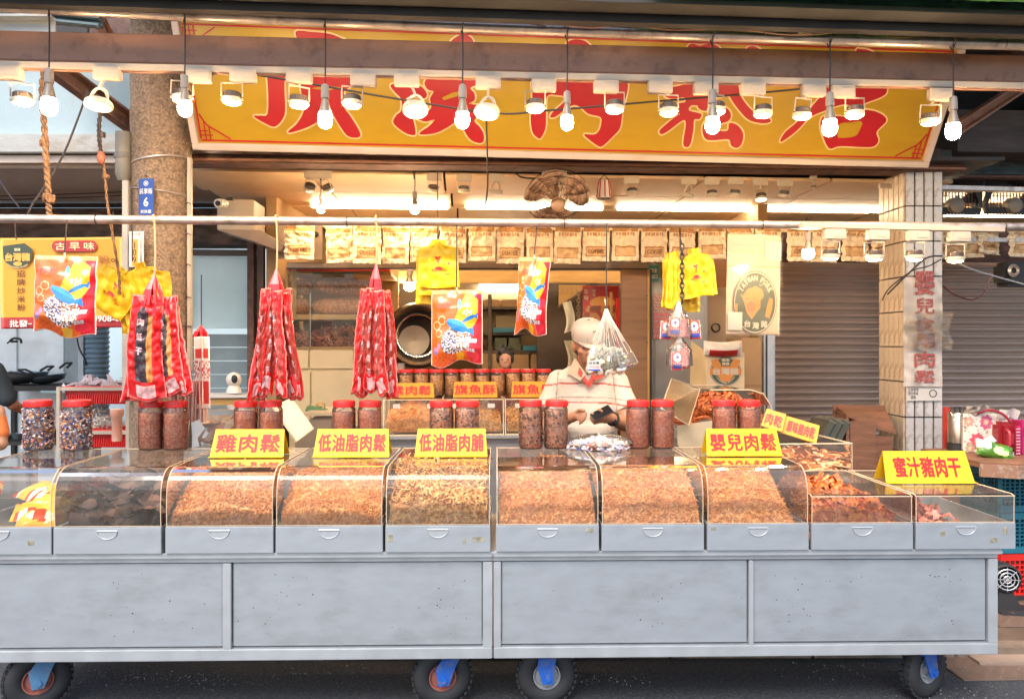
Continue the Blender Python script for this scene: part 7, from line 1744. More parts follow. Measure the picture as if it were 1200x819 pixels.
def right_clutter():
    D = 4.3; k = mpp(1180, D)
    xc = ZP(1192, 0, D)
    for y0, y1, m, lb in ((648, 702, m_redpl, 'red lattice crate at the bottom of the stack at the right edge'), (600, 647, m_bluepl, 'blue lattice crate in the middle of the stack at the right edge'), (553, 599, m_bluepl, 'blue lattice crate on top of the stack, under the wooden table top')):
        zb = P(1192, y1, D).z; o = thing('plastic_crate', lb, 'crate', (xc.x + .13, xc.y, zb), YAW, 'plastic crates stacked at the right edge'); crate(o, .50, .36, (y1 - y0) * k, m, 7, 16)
        MB().box((0, .015, .12), (.44, .004, .16)).build('inside_shade', mat('crate_inside_' + ('red' if m == m_redpl else 'blue'), (.3, .02, .02) if m == m_redpl else (.01, .07, .12), .6), o)  # darker sheet behind the lattice paints the shade inside the crate
    zb = P(1192, 702, D).z; o = thing('pallet_block', 'dark low platform beneath the red crate', 'platform', (xc.x + .13, xc.y, FL), YAW); MB().box((0, .18, (zb - FL) / 2), (.55, .4, zb - FL - .002), bev=.004).box((0, .18, .01), (.6, .45, .02)).build('block', m_dark, o)
    # table top
    D2 = 4.15; zt_ = P(1150, 535, D2).z; o = thing('table_top', 'worn reddish wooden table top resting on the blue crates', 'table', (ZP(1178, 0, D2).x + .08, D2, zt_ - .03), YAW)
    MB().prism([(-.36, .02, 0), (-.2, -.06, 0), (.5, -.02, 0), (.5, .6, 0), (-.36, .55, 0)], (0, 0, .03)).build('board', m_boxwood, o)
    MB().prism([(-.36, .01, -.05), (-.2, -.07, -.05), (.5, -.03, -.05), (.5, -.02, -.05), (-.2, -.055, -.05), (-.36, .025, -.05)], (0, 0, .07)).build('edge_strip', mat('worn_table_edge', (.25, .13, .08), .6, stain=(.5, .42, .34), stain_amt=.6, stain_scale=25), o)
    MB().box((-.25, .4, -.36), (.05, .05, .72)).build('leg', m_boxwood, o)
    T = zt_
    def on(px, dy=0): q = ZP(px, T + .002, D2 + dy); return q
    o = thing('kettle_pot', 'steel cylinder pot on a dark base behind the floral bag', 'pot', on(1122, .25)); k = mpp(1122, D2 + .25)
    MB().lathe([(.001, 9 * k), (10 * k, 9 * k), (10 * k, 42 * k), (9 * k, 44 * k), (.001, 45 * k)], n=24).build('body', mat('bright_steel', (.6, .52, .42), .2, metal=.9), o, smooth=True)
    MB().lathe([(.001, 0), (11 * k, 0), (11 * k, 8 * k), (.001, 9 * k)], n=20).build('base', m_black, o); MB().tube([(-3 * k, 0, 44 * k), (-3 * k, 0, 50 * k), (3 * k, 0, 50 * k), (3 * k, 0, 44 * k)], .005, 5).build('knob', m_black, o)
    o = thing('red_post', 'red painted post standing beside the tiled pillar', 'post', ZP(1109, FL, 4.6)); zz = P(1109, 477, 4.6).z - FL; MB().box((0, 0, zz / 2), (.036, .03, zz), bev=.003).build('post', mat('red_post_paint', (.55, .05, .03), .5, var=.15), o)
    # floral bag
    def col(u, v):
        c = (.7, .6, .5)
        for cx, cy_, r, cc in ((.30, .30, .16, (.55, .08, .12)), (.52, .78, .15, (.55, .1, .2)), (.85, .4, .14, (.5, .1, .1)), (.12, .8, .1, (.55, .25, .2)), (.7, .1, .1, (.6, .2, .25)), (.15, .1, .1, (.4, .3, .2))):
            d = math.hypot(u - cx, (v - cy_) * .8) + .02 * math.sin(8 * math.atan2(v - cy_, u - cx))
            if d < r * .35: c = (.75, .5, .3)
            elif d < r: c = cc
        if noise.noise(Vector((u * 12, v * 12, 3))) > .42: c = (.25, .22, .12)
        if noise.noise(Vector((u * 14, v * 14, 8))) > .45: c = (.6, .2, .2)
        return c
    o = thing('floral_bag', 'cream shopping bag with pink flower print on the wooden table', 'shopping bag', on(1155, .15)); k = mpp(1155, D2 + .15); o.rotation_euler = (0, 0, R(-6))
    link('front_face', sheet(50 * k, 45 * k, 60, 60, lambda u, v: (0, -.01 * math.sin(u * 7) , 0), col, printed('floral_print', .4, .15, 12, .4, .3), 'front_face', .01), o, (0, 0, 45 * k))
    MB().box((0, .08, 22 * k), (49 * k, .14, 43 * k), bev=.01).build('body', mat('cream_bag_side', (.6, .48, .4), .5), o)
    MB().tube(curve_pts([(-12 * k, -.01, 44 * k), (0, -.03, 50 * k), (14 * k, -.04, 46 * k), (24 * k, -.04, 36 * k)], 6), .008, 6).build('handle', mat('dark_red_handle', (.3, .02, .04), .5), o, smooth=True)
    me = sheet(.18, .1, 20, 12, lambda u, v: (0, -.03 * math.sin(u * 6) - .02 * wobble(u * 4, v * 4, 1, 2), .02 * math.sin(u * 5)), None, mat('grey_film2', (.42, .36, .3), .3), 'plastic_scrap'); tag(link('plastic_scrap', me, None, on(1150, .15) + Vector((.0, -.0, 54 * k)), (R(30), 0, 0)), 'crumpled grey plastic scrap on top of the floral bag', 'plastic scrap')
    me = sheet(.13, .06, 16, 8, lambda u, v: (0, -.02 * math.sin(u * 6), .015 * math.sin(u * 3)), None, m_white, 'paper_scrap'); tag(link('paper_scrap', me, None, on(1184, .12) + Vector((0, 0, 49 * k)), (R(20), R(8), 0)), 'white folded paper on top of the red canister', 'paper')
    o = thing('red_canister', 'dark red translucent canister with a handle right of the floral bag', 'canister', on(1184, .08)); k = mpp(1184, D2)
    MB().box((0, .05, 19 * k), (26 * k, .12, 38 * k), bev=.02).build('body', mat('dark_red_plastic', (.26, .015, .02), .15, spec=.8), o, smooth=True); MB().tube(curve_pts([(-7 * k, -.02, 8 * k), (-7 * k, -.045, 10 * k), (-7 * k, -.045, 26 * k), (-7 * k, -.02, 29 * k)], 4), .008, 6).box((-2 * k, -.014, 18 * k), (10 * k, .006, 14 * k), bev=.002).build('handle', mat('pink_dark_plastic', (.42, .04, .06), .2), o, smooth=True)
    o = thing('pink_box', 'bright pink box at the right edge of the wooden table', 'box', on(1203, .05)); MB().box((0, .04, 20 * k), (14 * k, .1, 40 * k), bev=.004).box((0, -.012, 28 * k), (10 * k, .004, 12 * k)).build('box', mat('bright_pink_card', (.42, .02, .12), .4), o)
    mb = MB()
    for i in range(9): mb.tube([(-.01, 0, i * 3.6 * k + .01), (0, -.015, i * 3.6 * k + .014), (.012, 0, i * 3.6 * k + .01)], .003, 4)
    q = thing('spiral_binding', 'pink spiral bound notebook standing beside the red canister', 'notebook', on(1193, .02)); mb.build('spiral', mat('pale_pink_wire', (.8, .5, .5), .3), q); MB().box((.012, .02, 17 * k), (.02, .02, 34 * k)).build('cover', mat('bright_pink_card', (.42, .02, .12), .4), q)
    def c2(u, v):
        c = (.07, .2, .02)
        if u < .35 and v > .4: c = (.5, .5, .46)
        if ell(u, v, .6, .4, .2, .25): c = (.75, .75, .3)
        if ell(u, v, .75, .6, .1, .12): c = (.08, .35, .03)
        return c
    o = thing('green_pack', 'green and white food pack lying at the front of the wooden table', 'food pack', on(1165, -.02) + Vector((0, 0, .002)))
    me = sheet(40 * k, 20 * k, 30, 18, lambda u, v: (0, -.035 * (1 - (2 * u - 1) ** 4) * (1 - (2 * v - 1) ** 4) - .01 * wobble(u * 4, v * 4, 5, 2), .02 * (1 - u)), c2, printed('green_pack_film', .3, .4, 14, .5, .3), 'pack', .02); link('pack', me, o, (0, 0, .07), (R(-28), R(10), R(-8)))
    MB().prism([(-20 * k, 0, 15 * k), (0, .02, 24 * k), (3 * k, .0, 18 * k), (-12 * k, -.01, 11 * k)], (0, .004, 0)).build('paper_flap', mat('soft_white_paper', (.5, .5, .48), .6), o)
    o = thing('lid_stack', 'small stack of clear lids right of the green pack', 'lids', on(1181, -.03)); MB().lathe([(.001, 0), (.03, 0), (.032, .008), (.028, .01), (.032, .018), (.028, .02), (.032, .028), (.001, .03)], n=18).build('lid', mat('greyish_lid', (.6, .58, .5), .3), o, smooth=True)
    # blower
    D3 = 4.05; k = mpp(1180, D3); o = thing('blower_fan', 'small black blower with a round grille behind the right end of the cart', 'blower', ZP(1179, FL, D3), R(-10)); zc = P(1179, 678, D3).z - FL
    MB().lathe([(.001, .1), (14 * k, .09), (17 * k, .05), (17 * k, 0), (15 * k, -.01)], (0, 0, zc), 26, 'Y').box((-8 * k, .05, zc + 13 * k), (12 * k, .09, 12 * k), bev=.006).build('housing', m_black, o, smooth=True)
    mb = MB()
    for r_ in (4, 8, 12): mb.tube([(r_ * k * math.cos(a), -.018, zc + r_ * k * math.sin(a)) for a in [2 * PI * i / 20 for i in range(20)]], .003, 5, close=True)
    for i in range(8): a = PI * i / 4; mb.tube([(0, -.018, zc), (14 * k * math.cos(a), -.016, zc + 14 * k * math.sin(a))], .0025, 4)
    mb.build('grille', m_steel2, o, smooth=True)
    MB().prism([(-13 * k, 0, 0), (20 * k, 0, 0), (6 * k, 0, zc - 12 * k), (-6 * k, 0, zc - 12 * k)], (0, .1, 0)).box((10 * k, .02, .012), (.2, .16, .02)).build('foot', m_black, o)
    MB().tube([(-.1, 0, zc - .1), (-.14, -.02, zc - .2), (.02, -.05, .02), (.12, 0, .02)], .006, 5).build('cable', m_wire, o)
    # diamond plates on the ground: every stud is relief
    def dplate(px, py0, py1, w_, lb, th=.006, z=.0):
        y0 = CH * F / (py1 - HZ); y1 = CH * F / (py0 - HZ); yc = (y0 + y1) / 2; o = thing('floor_plate', lb, 'floor plate', ((px - 600) / F * yc, yc, z), R(2), 'diamond plates on the ground at the right')
        L_ = y1 - y0; m = mat('brown_diamond_plate', (.26, .18, .14), .5, metal=.4, var=.2, stain=(.12, .08, .06), stain_amt=.5)
        mb = MB(); mb.box((0, 0, th / 2 + .002), (w_, L_, th)); g = 0
        sx, sy = .034, .034
        for i in range(int(w_ / sx)):
            for j in range(int(L_ / sy)):
                a = R(45 if (i + j) % 2 else -45); c = Vector((-w_ / 2 + sx * (i + .5), -L_ / 2 + sy * (j + .5), th + .002)); d = Vector((math.cos(a), math.sin(a), 0)) * .012; n_ = Vector((-d.y, d.x, 0)) * .3
                mb.quad(c - d, c + n_ + Vector((0, 0, .006)), c + d, c - n_ + Vector((0, 0, .006)))
        mb.build('plate', m, o)
    dplate(1180, 767, 797, .62, 'front diamond plate on the ground at the right edge'); dplate(1196, 716, 744, .5, 'rear diamond plate behind the blower', z=FL)
    struct(MB().box((2.75, 3.9, .012), (.9, .5, .02)).build('threshold', mat('threshold_concrete', (.3, .22, .17), .7, var=.2)))
right_clutter()

# ---------------------------------------------------------------- yellow noodle banner at the left
def banner():
    D_ = 4.9; k = mpp(75, D_); tl, br = P(4, 279, D_), P(152, 385, D_); W_, H_ = 141 * k, 106 * k
    o = thing('noodle_banner', 'yellow banner with red and brown lettering behind the orange snack bag', 'banner', P(72, 278.5, D_), 0, rot=(0, R(-.8), YAW * .5))
    link('cloth', sheet(W_, H_, 30, 40, lambda u, v: (0, -.006 * math.sin(u * 5 + v * 3), 0), lambda u, v: (.72, .34, .03) if v > .122 else (.42, .03, .03), printed('banner_vinyl', .45, .05), 'cloth', .002), o)
    X = lambda p: (p - 74) * k; Z = lambda y: -(y - 278.5) * k; y = -.012
    rd = mat('banner_red', (.42, .03, .03), .5); bw = mat('banner_brown', (.14, .05, .02), .5); cr = mat('banner_cream', (.8, .66, .36), .5)
    n = 12; w2, h2 = 26 * k, 6.5 * k
    plate(o, [(X(90) + (w2 - h2) * (1 if math.cos(a) > 0 else -1) + h2 * math.cos(a), Z(289) + h2 * math.sin(a)) for a in [2 * PI * (i + .5) / 24 for i in range(24)]], y, rd, 'red_pill')
    for i, ch in enumerate('古早味'): letters(o, ch, 12 * k, 9 * k, (X(74 + 16.5 * i), y - .002, Z(289)), cr, .02)
    letters(o, '炒米粉', 40 * k, 10 * k, (X(110), y, Z(305)), mat('banner_rust', (.4, .14, .03), .5), .01)
    letters(o, '。', 5 * k, 5 * k, (X(134), y, Z(306)), bw, .02)
    for ch, yy in zip('古早味道成', (317, 328, 339, 350, 356)):
        if ch in '古成': letters(o, ch, 9 * k, 8 * k, (X(130), y, Z(yy)), bw, .01)
    for i, ch in enumerate('招牌炒米粉'): letters(o, ch, 9.5 * k, 8 * k, (X(28), y, Z(320.5 + 9.8 * i)), bw, .01)
    letters(o, '批發', 21 * k, 8.5 * k, (X(25), y, Z(378.5)), mat('banner_white', (.8, .75, .68), .5), .025); letters(o, '-', 4 * k, 1 * k, (X(38), y, Z(379)), mat('banner_white', (.8, .75, .68), .5), .02)
    letters(o, '0908-01', 35 * k, 7.5 * k, (X(127), y, Z(374)), mat('banner_white', (.8, .75, .68), .5), .03)
    dk = mat('emblem_green', (.10, .12, .07), .5); c0 = (X(25), Z(298))
    plate(o, [(c0[0] + 17 * k * math.cos(a), c0[1] + 15 * k * math.sin(a)) for a in [-.25 - (PI - .5) * i / 20 for i in range(21)]] + [(c0[0] - 17 * k, c0[1] + 10 * k), (c0[0] + 8 * k, c0[1] + 13 * k), (c0[0] + 17 * k, c0[1] + 6 * k)], y, dk, 'bowl_emblem')
    letters(o, '台灣豬', 29 * k, 10 * k, (c0[0], y - .002, Z(301)), mat('emblem_orange2', (.8, .42, .08), .5), .05)
    plate(o, [(c0[0] + 5 * k * math.cos(a), Z(309) + 2.6 * k * math.sin(a)) for a in [2 * PI * i / 14 for i in range(14)]], y - .002, mat('emblem_orange2', (.8, .42, .08), .5), 'oval')
    letters(o, 'TAIWAN PORK', 24 * k, 2.4 * k, (c0[0], y - .002, Z(313.4)), cr, .02, warp=lambda a, b, c: (a, b, c + a * a * 5)); letters(o, '國產', 7 * k, 3.4 * k, (c0[0], y - .002, Z(292.4)), cr, .03)
    MB().tube([(X(22), 0, -.01), (X(21), 0, .09), (X(22), 0, .16)], .003, 5).tube([(X(134), 0, -.01), (X(133), .0, .1), (X(134), 0, .16)], .003, 5).build('string', m_brownwire, o)
banner()
# ---------------------------------------------------------------- people
m_skin = mat('tanned_skin', (.42, .19, .10), .5, var=.08, scale=12, bump=.06, bscale=60)
m_skin2 = mat('pale_skin', (.55, .3, .19), .5, var=.06)
m_hair = mat('black_hair', (.012, .01, .009), .5, var=.4, scale=40, bump=.6, bscale=120)
def seg(mb, a, ra, b, rb, n=14):
    mb.cone(a, ra, b, rb, n); mb.ball(a, ra, 12); mb.ball(b, rb, 12)
def torso(mb, rings, n=20):
    """rings of (x, y, z, rx, ry)"""
    pr = []
    for x, y, z, rx, ry in rings: pr.append([mb.b.verts.new((x + rx * math.cos(t), y + ry * math.sin(t), z)) for t in [2 * PI * i / n for i in range(n)]])
    for A, B in zip(pr, pr[1:]):
        for i in range(n): mb.b.faces.new((A[i], A[(i + 1) % n], B[(i + 1) % n], B[i]))
    mb.b.faces.new(pr[0][::-1]); mb.b.faces.new(pr[-1])
def hand(mb, wrist, palm, fingers, r=.009):
    """wrist -> palm point, five fingers each a list of points"""
    seg(mb, wrist, .026, palm, .028)
    mb.ball(tuple((Vector(wrist) + Vector(palm)) / 2), .03, 12)
    for f, rr in fingers:
        for a, b in zip(f, f[1:]): seg(mb, a, rr, b, rr * .92, 10)

def shopkeeper():
    D_ = 4.3; k = D_ / F
    c = Vector(((683 - 600) / F * D_, D_, FL)); o = thing('person', 'man in cream cap and red striped cream polo looking down at his phone', 'person', c)
    def Q(px, py, dy=0): # picture position at depth D_+dy, in his own space
        Y = D_ + dy; return Vector(((px - 600) / F * Y, Y, CH - (py - HZ) * Y / F)) - c
    # --- skin: head, neck, forearms, hands in one surface
    mb = MB(); H = Q(689, 404, .0)
    mb.ball(H + Vector((0, .01, .015)), (.078, .098, .095), 20); mb.ball(H + Vector((.0, -.035, -.05)), (.060, .062, .062), 16); mb.ball(H + Vector((.0, -.06, -.085)), (.036, .030, .028), 12)
    seg(mb, H + Vector((0, -.095, -.02)), .011, H + Vector((0, -.118, -.050)), .016)            # nose
    mb.ball(H + Vector((-.015, -.108, -.052)), .009, 8).ball(H + Vector((.015, -.108, -.052)), .009, 8)
    for s_ in (-1, 1):
        mb.ball(H + Vector((s_ * .031, -.082, -.012)), (.018, .012, .011), 10); mb.ball(H + Vector((s_ * .045, -.062, -.04)), (.022, .024, .02), 10)
        mb.ball(H + Vector((s_ * .081, .008, -.012)), (.011, .022, .034), 12)                     # ears
    mb.ball(H + Vector((0, -.094, -.076)), (.024, .010, .006), 10).ball(H + Vector((0, -.090, -.088)), (.021, .011, .007), 10)
    seg(mb, H + Vector((0, .03, -.05)), .058, Q(690, 448, .07), .066, 18)
    lw, rw = Q(666, 491, -.17), Q(716, 490, -.20)
    le, re = Q(641, 503, .02), Q(737, 499, -.03)
    ls, rs = Q(656, 449, .10), Q(721, 449, .10)
    for s_, e, w_, wr in ((ls, le, lw, .029), (rs, re, rw, .029)):
        seg(mb, s_, .045, e, .042); seg(mb, e, .042, e.lerp(w_, .45), .043); seg(mb, e.lerp(w_, .45), .043, w_, wr)
    # hand on the left of the picture, reaching in, fingers curled
    p = Q(675, 487, -.21); V = Vector
    hand(mb, lw, p, [([p + V((.010, -.012, .022)), p + V((.036, -.022, .030)), p + V((.052, -.030, .014)), p + V((.050, -.030, -.002))], .0092),
                     ([p + V((.014, -.018, .010)), p + V((.038, -.032, .012)), p + V((.046, -.036, -.008)), p + V((.036, -.032, -.018))], .0096),
                     ([p + V((.012, -.020, -.004)), p + V((.032, -.034, -.004)), p + V((.038, -.036, -.022)), p + V((.028, -.030, -.030))], .0092),
                     ([p + V((.006, -.020, -.016)), p + V((.022, -.032, -.020)), p + V((.026, -.032, -.034)), p + V((.018, -.026, -.040))], .0082),
                     ([p + V((-.004, -.012, .020)), p + V((.018, -.030, .036)), p + V((.040, -.034, .032))], .0105)])
    # hand holding the phone from below
    p2 = Q(703, 490, -.22)
    hand(mb, rw, p2, [([p2 + V((-.012, -.016, .014)), p2 + V((-.034, -.034, .014)), p2 + V((-.044, -.030, .030))], .0092),
                      ([p2 + V((-.014, -.018, .002)), p2 + V((-.038, -.034, -.002)), p2 + V((-.052, -.028, .016))], .0096),
                      ([p2 + V((-.014, -.018, -.010)), p2 + V((-.038, -.032, -.014)), p2 + V((-.054, -.026, .004))], .0092),
                      ([p2 + V((-.010, -.014, -.022)), p2 + V((-.032, -.026, -.026)), p2 + V((-.048, -.022, -.010))], .0082),
                      ([p2 + V((.012, -.010, .018)), p2 + V((.006, -.036, .040)), p2 + V((-.010, -.044, .050))], .0108)])
    link('body', remesh(mb, .0055, m_skin, 'body', 3), o)
    # eyes and brows, mostly under the cap's bill
    for s_ in (-1, 1):
        MB().ball(H + V((s_ * .031, -.089, -.013)), (.012, .007, .004), 8).build('eye', m_black, o, smooth=True)
    # --- polo shirt in one surface with flat stripes
    mb = MB()
    torso(mb, [(*Q(689, 548, .09)[:2], Q(689, 548).z, .165, .125), (*Q(688, 520, .09)[:2], Q(0, 520).z, .178, .14), (*Q(688, 495, .09)[:2], Q(0, 495).z, .182, .142), (*Q(688, 465, .09)[:2], Q(0, 465).z, .19, .132), (*Q(688, 444, .09)[:2], Q(0, 444).z, .192, .115), (*Q(689, 434, .09)[:2], Q(0, 434).z, .150, .095), (*Q(690, 426, .08)[:2], Q(0, 426).z, .085, .078)])
    for sh, e, k_ in ((Q(655, 447, .10), Q(640, 481, .05), 1), (Q(722, 447, .10), Q(736, 480, .02), 1)):
        seg(mb, sh, .072, sh.lerp(e, .5), .066); mb.cone(sh.lerp(e, .5), .066, e, .070, 16)
    mb.ball(Q(689, 505, .02), (.15, .09, .10), 16)
    z1, z2 = Q(0, 450).z, Q(0, 472).z
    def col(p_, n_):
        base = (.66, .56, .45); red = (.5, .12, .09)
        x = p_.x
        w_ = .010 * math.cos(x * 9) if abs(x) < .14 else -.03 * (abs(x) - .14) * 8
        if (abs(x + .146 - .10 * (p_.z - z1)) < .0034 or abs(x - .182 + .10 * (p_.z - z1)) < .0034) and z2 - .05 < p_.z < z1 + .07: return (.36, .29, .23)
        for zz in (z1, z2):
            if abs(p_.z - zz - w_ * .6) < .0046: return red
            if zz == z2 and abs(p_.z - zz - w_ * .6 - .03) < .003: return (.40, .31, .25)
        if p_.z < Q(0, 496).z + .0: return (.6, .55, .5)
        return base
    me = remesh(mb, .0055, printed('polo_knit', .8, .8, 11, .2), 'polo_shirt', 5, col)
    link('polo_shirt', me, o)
    # folds of the shirt are in its surface: collar and placket on top
    cm = mat('collar_cream', (.50, .39, .26), .8); rdm = mat('collar_red', (.5, .06, .04), .8)
    for s_ in (-1, 1):
        a, b, c_, d = Q(689 + s_ * 15, 419, .05), Q(689 + s_ * 25, 437, .0), Q(689 + s_ * 9, 446, -.062), Q(689 + s_ * 3, 438, -.05)
        MB().prism([a, b, c_, d], (0, -.008, 0)).build('collar', cm if s_ < 0 else rdm, o)
        MB().prism([Q(689 + s_ * 10, 430, -.03), Q(689 + s_ * 12, 437, -.05), Q(690, 455, -.062), Q(689 - s_ * 1, 449, -.06)], (0, -.007, 0)).build('placket', rdm, o)
    # trousers (below the cart's top, out of sight but there)
    mb = MB(); torso(mb, [(.03, .09, .78, .17, .13), (.03, .09, .95, .17, .13)])
    for s_ in (-1, 1): seg(mb, V((.03 + s_ * .085, .09, .82)), .09, V((.03 + s_ * .09, .08, .45)), .065); seg(mb, V((.03 + s_ * .09, .08, .45)), .065, V((.03 + s_ * .09, .1, .09)), .05)
    link('trousers', remesh(mb, .014, mat('dark_trousers', (.04, .04, .05), .8), 'trousers', 3), o)
    for s_ in (-1, 1):
        mb = MB(); seg(mb, V((.03 + s_ * .09, .11, .045)), .042, V((.03 + s_ * .1, -.06, .035)), .034); link('shoe', remesh(mb, .01, m_black, 'shoe', 2), o)
    # cap
    cp = mat('cream_cap_cloth', (.60, .50, .40), .8, var=.06, bump=.2, bscale=200)
    C0 = H + V((0, .0, .062)); mb = MB(); prof = []
    tilt = Matrix.Rotation(R(20), 4, 'X')
    mb.lathe([(.094, -.030), (.098, 0), (.097, .032), (.088, .064), (.062, .085), (.025, .092), (.001, .092)], n=30)
    bmesh.ops.transform(mb.b, matrix=Matrix.Translation(C0) @ tilt @ Matrix.Diagonal((.98, 1.1, .93, 1)), verts=mb.b.verts[:])
    cap = mb.build('cap', cp, o, smooth=True)
    mb = MB()
    n = 16; A = []; B = []
    for i in range(n + 1):
        a = PI + PI * i / n; x, y = math.cos(a), math.sin(a)
        rz = Matrix.Rotation(R(22), 3, 'Z'); A.append(C0 + rz @ (tilt.to_3x3() @ V((.088 * x, .102 * y, -.030)))); B.append(C0 + rz @ V((.072 * x, -.05 + .105 * y, -.040 - .050 * (-y) - .020 * x * x)))
    for i in range(n): mb.quad(A[i], A[i + 1], B[i + 1], B[i])
    bl = mb.build('cap_bill', cp, cap, smooth=True); md = bl.modifiers.new('t', 'SOLIDIFY'); md.thickness = .004
    MB().box(C0 + V((.022, -.112, .012)), (.005, .006, .010)).box(C0 + V((.038, -.110, .014)), (.016, .006, .004)).build('cap_mark', m_dark, cap)
    mb = MB()
    for a_ in (0, PI / 3, 2 * PI / 3):
        mb.tube([C0 + tilt.to_3x3() @ V((.0985 * math.cos(a_ + .4) * math.cos(q), .110 * math.sin(a_ + .4) * math.cos(q), -.012 + .096 * abs(math.sin(q)) ** .9)) for q in [PI * i / 16 for i in range(17)]], .0016, 4)
    mb.ball(C0 + tilt.to_3x3() @ V((0, 0, .086)), (.009, .009, .005), 8).build('cap_seam', mat('cap_seam_thread', (.36, .28, .21), .9), cap)
    MB().ball(H + V((0, .035, -.02)), (.083, .078, .06), 14).build('hair', mat('grey_black_hair', (.05, .04, .035), .8), o, smooth=True)
    # watch
    a, b = rw, re; d = (b - a).normalized(); cc = a + d * .022; e1 = d.orthogonal().normalized(); e2 = d.cross(e1)
    MB().tube([cc + .034 * (math.cos(t) * e1 + math.sin(t) * e2) for t in [2 * PI * i / 20 for i in range(20)]], .008, 6, close=True).ball(cc + V((0, -.032, -.008)), (.016, .007, .016), 12).build('wristwatch', m_black, o, smooth=True)
    # phone is held: a thing of its own
    ph = thing('phone', 'dark smartphone held in the man\'s hand', 'phone', c + Q(705, 484, -.26), rot=(R(-52), R(-26), R(10)))
    MB().box((0, 0, 0), (.118, .009, .064), bev=.003).build('case', mat('phone_dark', (.07, .06, .055), .3), ph, smooth=True)
    MB().box((0, -.0052, 0), (.108, .001, .056)).build('screen', mat('phone_screen', (.02, .02, .022), .1), ph)
shopkeeper()

def small_face():
    D_ = 6.1; c = P(592, 0, D_); c.z = FL; o = thing('person', 'child with messy black hair behind the back row of jars', 'person', c)
    z = P(592, 421, D_).z - FL; mb = MB(); V = Vector
    mb.ball((0, 0, z), (.062, .07, .078), 16).ball((0, -.03, z - .045), (.04, .04, .035), 12); seg(mb, V((0, .01, z - .06)), .035, V((0, .02, z - .15)), .04); mb.ball((0, -.07, z - .015), (.009, .012, .012), 8)
    for s_ in (-1, 1): mb.ball((s_ * .063, 0, z - .005), (.008, .014, .02), 8)
    for s_ in (-1, 1): seg(mb, V((s_ * .13, .02, z - .19)), .035, V((s_ * .16, -.02, z - .42)), .03); seg(mb, V((s_ * .16, -.02, z - .42)), .03, V((s_ * .1, -.16, z - .45)), .024)
    link('body', remesh(mb, .007, m_skin2, 'body', 3), o)
    mb = MB(); mb.ball((0, .02, z + .03), (.075, .078, .072), 16)
    g = random.Random(3)
    for i in range(26):
        a = g.uniform(0, 2 * PI); b = g.uniform(.2, 1.2); p = V((.07 * math.cos(a) * math.cos(b), .02 + .07 * math.sin(a) * math.cos(b), z + .03 + .07 * math.sin(b))); mb.cone(p, .016, p + (p - V((0, .02, z))) * .35, .003, 6)
    for s_ in (-1, 1): mb.ball((s_ * .055, -.02, z + .005), (.018, .03, .04), 10)
    link('hair', remesh(mb, .007, m_hair, 'hair', 1), o)
    for s_ in (-1, 1): MB().ball((s_ * .022, -.063, z + .0), (.008, .005, .005), 8).build('eye', m_black, o)
    mb = MB(); torso(mb, [(0, .02, .5, .14, .1), (0, .02, z - .3, .13, .09), (0, .02, z - .18, .13, .075), (0, .02, z - .14, .05, .05)])
    for s_ in (-1, 1): seg(mb, V((s_ * .12, .02, z - .19)), .045, V((s_ * .145, 0, z - .32)), .042)
    link('shirt', remesh(mb, .012, mat('dull_red_shirt', (.3, .06, .05), .8), 'shirt', 3), o)
    mb = MB()
    for s_ in (-1, 1): seg(mb, V((s_ * .07, .02, .55)), .07, V((s_ * .07, .02, .06)), .045)
    link('trousers', remesh(mb, .014, mat('dark_trousers', (.04, .04, .05), .8), 'trousers', 2), o)
small_face()

def cook():
    D_ = 5.3; V = Vector; c = V(((-35 - 600) / F * D_, D_, FL)); o = thing('person', 'cook in a dark shirt seen from the back beside the woks', 'person', c); k = D_ / F
    Z = lambda y: CH - (y - HZ) * k - FL
    mb = MB(); mb.ball((0, 0, 1.55), (.08, .095, .11), 16); seg(mb, V((0, 0, 1.46)), .05, V((0, 0, 1.38)), .055); mb.ball((0, .085, 1.53), (.014, .02, .02), 8); mb.ball((.08, 0, 1.54), (.01, .02, .03), 8).ball((-.08, 0, 1.54), (.01, .02, .03), 8)
    for s_ in (-1, 1):
        e, w_ = V((s_ * .25, .08, 1.1)), V((s_ * .2, .32, 1.02)); seg(mb, V((s_ * .17, .0, 1.36)), .05, e, .042); seg(mb, e, .04, w_, .028)
        p = w_ + V((0, .06, 0)); hand(mb, w_, p, [([p + V((dx, .02, 0)), p + V((dx * 1.3, .05, -.01)), p + V((dx * 1.3, .06, -.035))], .009) for dx in (-.024, -.008, .008, .024)] + [([p + V((-s_ * .03, -.01, .01)), p + V((-s_ * .045, .02, .0))], .01)])
    link('body', remesh(mb, .009, m_skin, 'body', 3), o)
    mb = MB(); torso(mb, [(0, 0, .82, .17, .13), (0, 0, 1.0, .165, .13), (0, 0, 1.2, .19, .13), (0, 0, 1.36, .19, .11), (0, 0, 1.42, .09, .08)])
    for s_ in (-1, 1): seg(mb, V((s_ * .17, 0, 1.35)), .07, V((s_ * .23, .05, 1.15)), .065)
    link('shirt', remesh(mb, .012, mat('dark_teal_shirt', (.035, .05, .06), .8, bump=.2, bscale=12), 'shirt', 4), o)
    mb = MB(); torso(mb, [(0, 0, .75, .17, .13), (0, 0, .9, .16, .13)])
    for s_ in (-1, 1): seg(mb, V((s_ * .085, 0, .8)), .09, V((s_ * .09, 0, .4)), .065); seg(mb, V((s_ * .09, 0, .4)), .065, V((s_ * .09, 0, .06)), .05)
    link('trousers', remesh(mb, .016, mat('navy_trousers', (.02, .025, .05), .8), 'trousers', 3), o)
    mb = MB(); mb.ball((0, -.015, 1.59), (.088, .1, .09), 16); link('hair', mb.mesh('hair', m_hair, True), o)
cook()
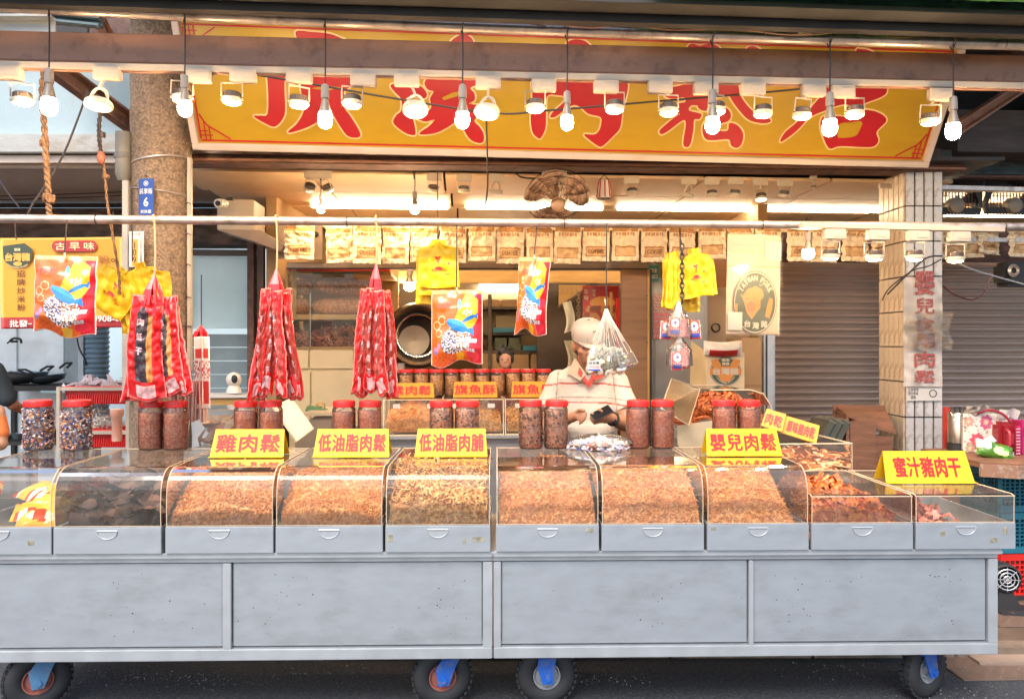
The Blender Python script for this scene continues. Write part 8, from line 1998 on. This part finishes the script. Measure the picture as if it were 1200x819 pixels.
def seated():
    D_ = 4.35; V = Vector; k = D_ / F; c = V(((-34 - 600) / F * D_, D_, FL)); o = thing('person', 'person in an orange top with a bare elbow at the left edge', 'person', c)
    Z = lambda y: CH - (y - HZ) * k - FL
    mb = MB(); mb.ball((-.02, 0, Z(430)), (.08, .095, .11), 16); seg(mb, V((-.02, 0, Z(448))), .05, V((-.02, 0, Z(470))), .055); mb.ball((-.02, -.1, Z(432)), (.012, .016, .018), 8); mb.ball((.062, 0, Z(432)), (.01, .02, .03), 8)
    for s_ in (-1, 1):
        e, w_ = V((s_ * .185, -.02, Z(519))), V((s_ * .05, -.22, Z(522))); seg(mb, V((s_ * .15, 0, Z(483))), .045, e, .04); seg(mb, e, .042, w_, .028)
        p = w_ + V((-s_ * .05, -.02, 0)); hand(mb, w_, p, [([p + V((-s_ * .01, -.01, dz)), p + V((-s_ * .04, -.02, dz)), p + V((-s_ * .05, -.005, dz - .01))], .009) for dz in (-.022, -.007, .008, .022)] + [([p + V((0, -.01, .028)), p + V((-s_ * .02, -.02, .045))], .01)])
    link('body', remesh(mb, .008, m_skin2, 'body', 3), o)
    mb = MB(); torso(mb, [(0, 0, Z(560), .15, .12), (0, 0, Z(520), .14, .12), (0, 0, Z(490), .15, .11), (0, 0, Z(474), .13, .09), (-.01, 0, Z(468), .07, .07)])
    for s_ in (-1, 1): seg(mb, V((s_ * .135, 0, Z(485))), .058, V((s_ * .175, -.01, Z(507))), .052)
    link('orange_top', remesh(mb, .01, mat('orange_cotton', (.75, .22, .06), .8, bump=.2, bscale=14), 'orange_top', 4), o)
    mb = MB(); 
    for s_ in (-1, 1): seg(mb, V((s_ * .09, 0, .5)), .09, V((s_ * .09, -.3, .48)), .07); seg(mb, V((s_ * .09, -.3, .48)), .065, V((s_ * .09, -.3, .06)), .045)
    torso(mb, [(0, 0, .42, .16, .13), (0, 0, Z(555), .15, .12)]); link('trousers', remesh(mb, .016, mat('dark_trousers', (.04, .04, .05), .8), 'trousers', 3), o)
    mb = MB(); mb.ball((-.02, .02, Z(426)), (.088, .1, .1), 16); link('hair', mb.mesh('hair', m_hair, True), o)
    s_ = thing('stool', 'low dark stool under the seated person at the left edge', 'stool', c); MB().box((0, .02, .39), (.32, .3, .04), bev=.01).build('seat', m_redpl, s_); lg = MB().box((0, 0, .185), (.03, .03, .37)).mesh('leg', m_redpl)
    for x in (-.13, .13):
        for y in (-.1, .14): link('leg', lg, s_, (x, y, 0))
seated()
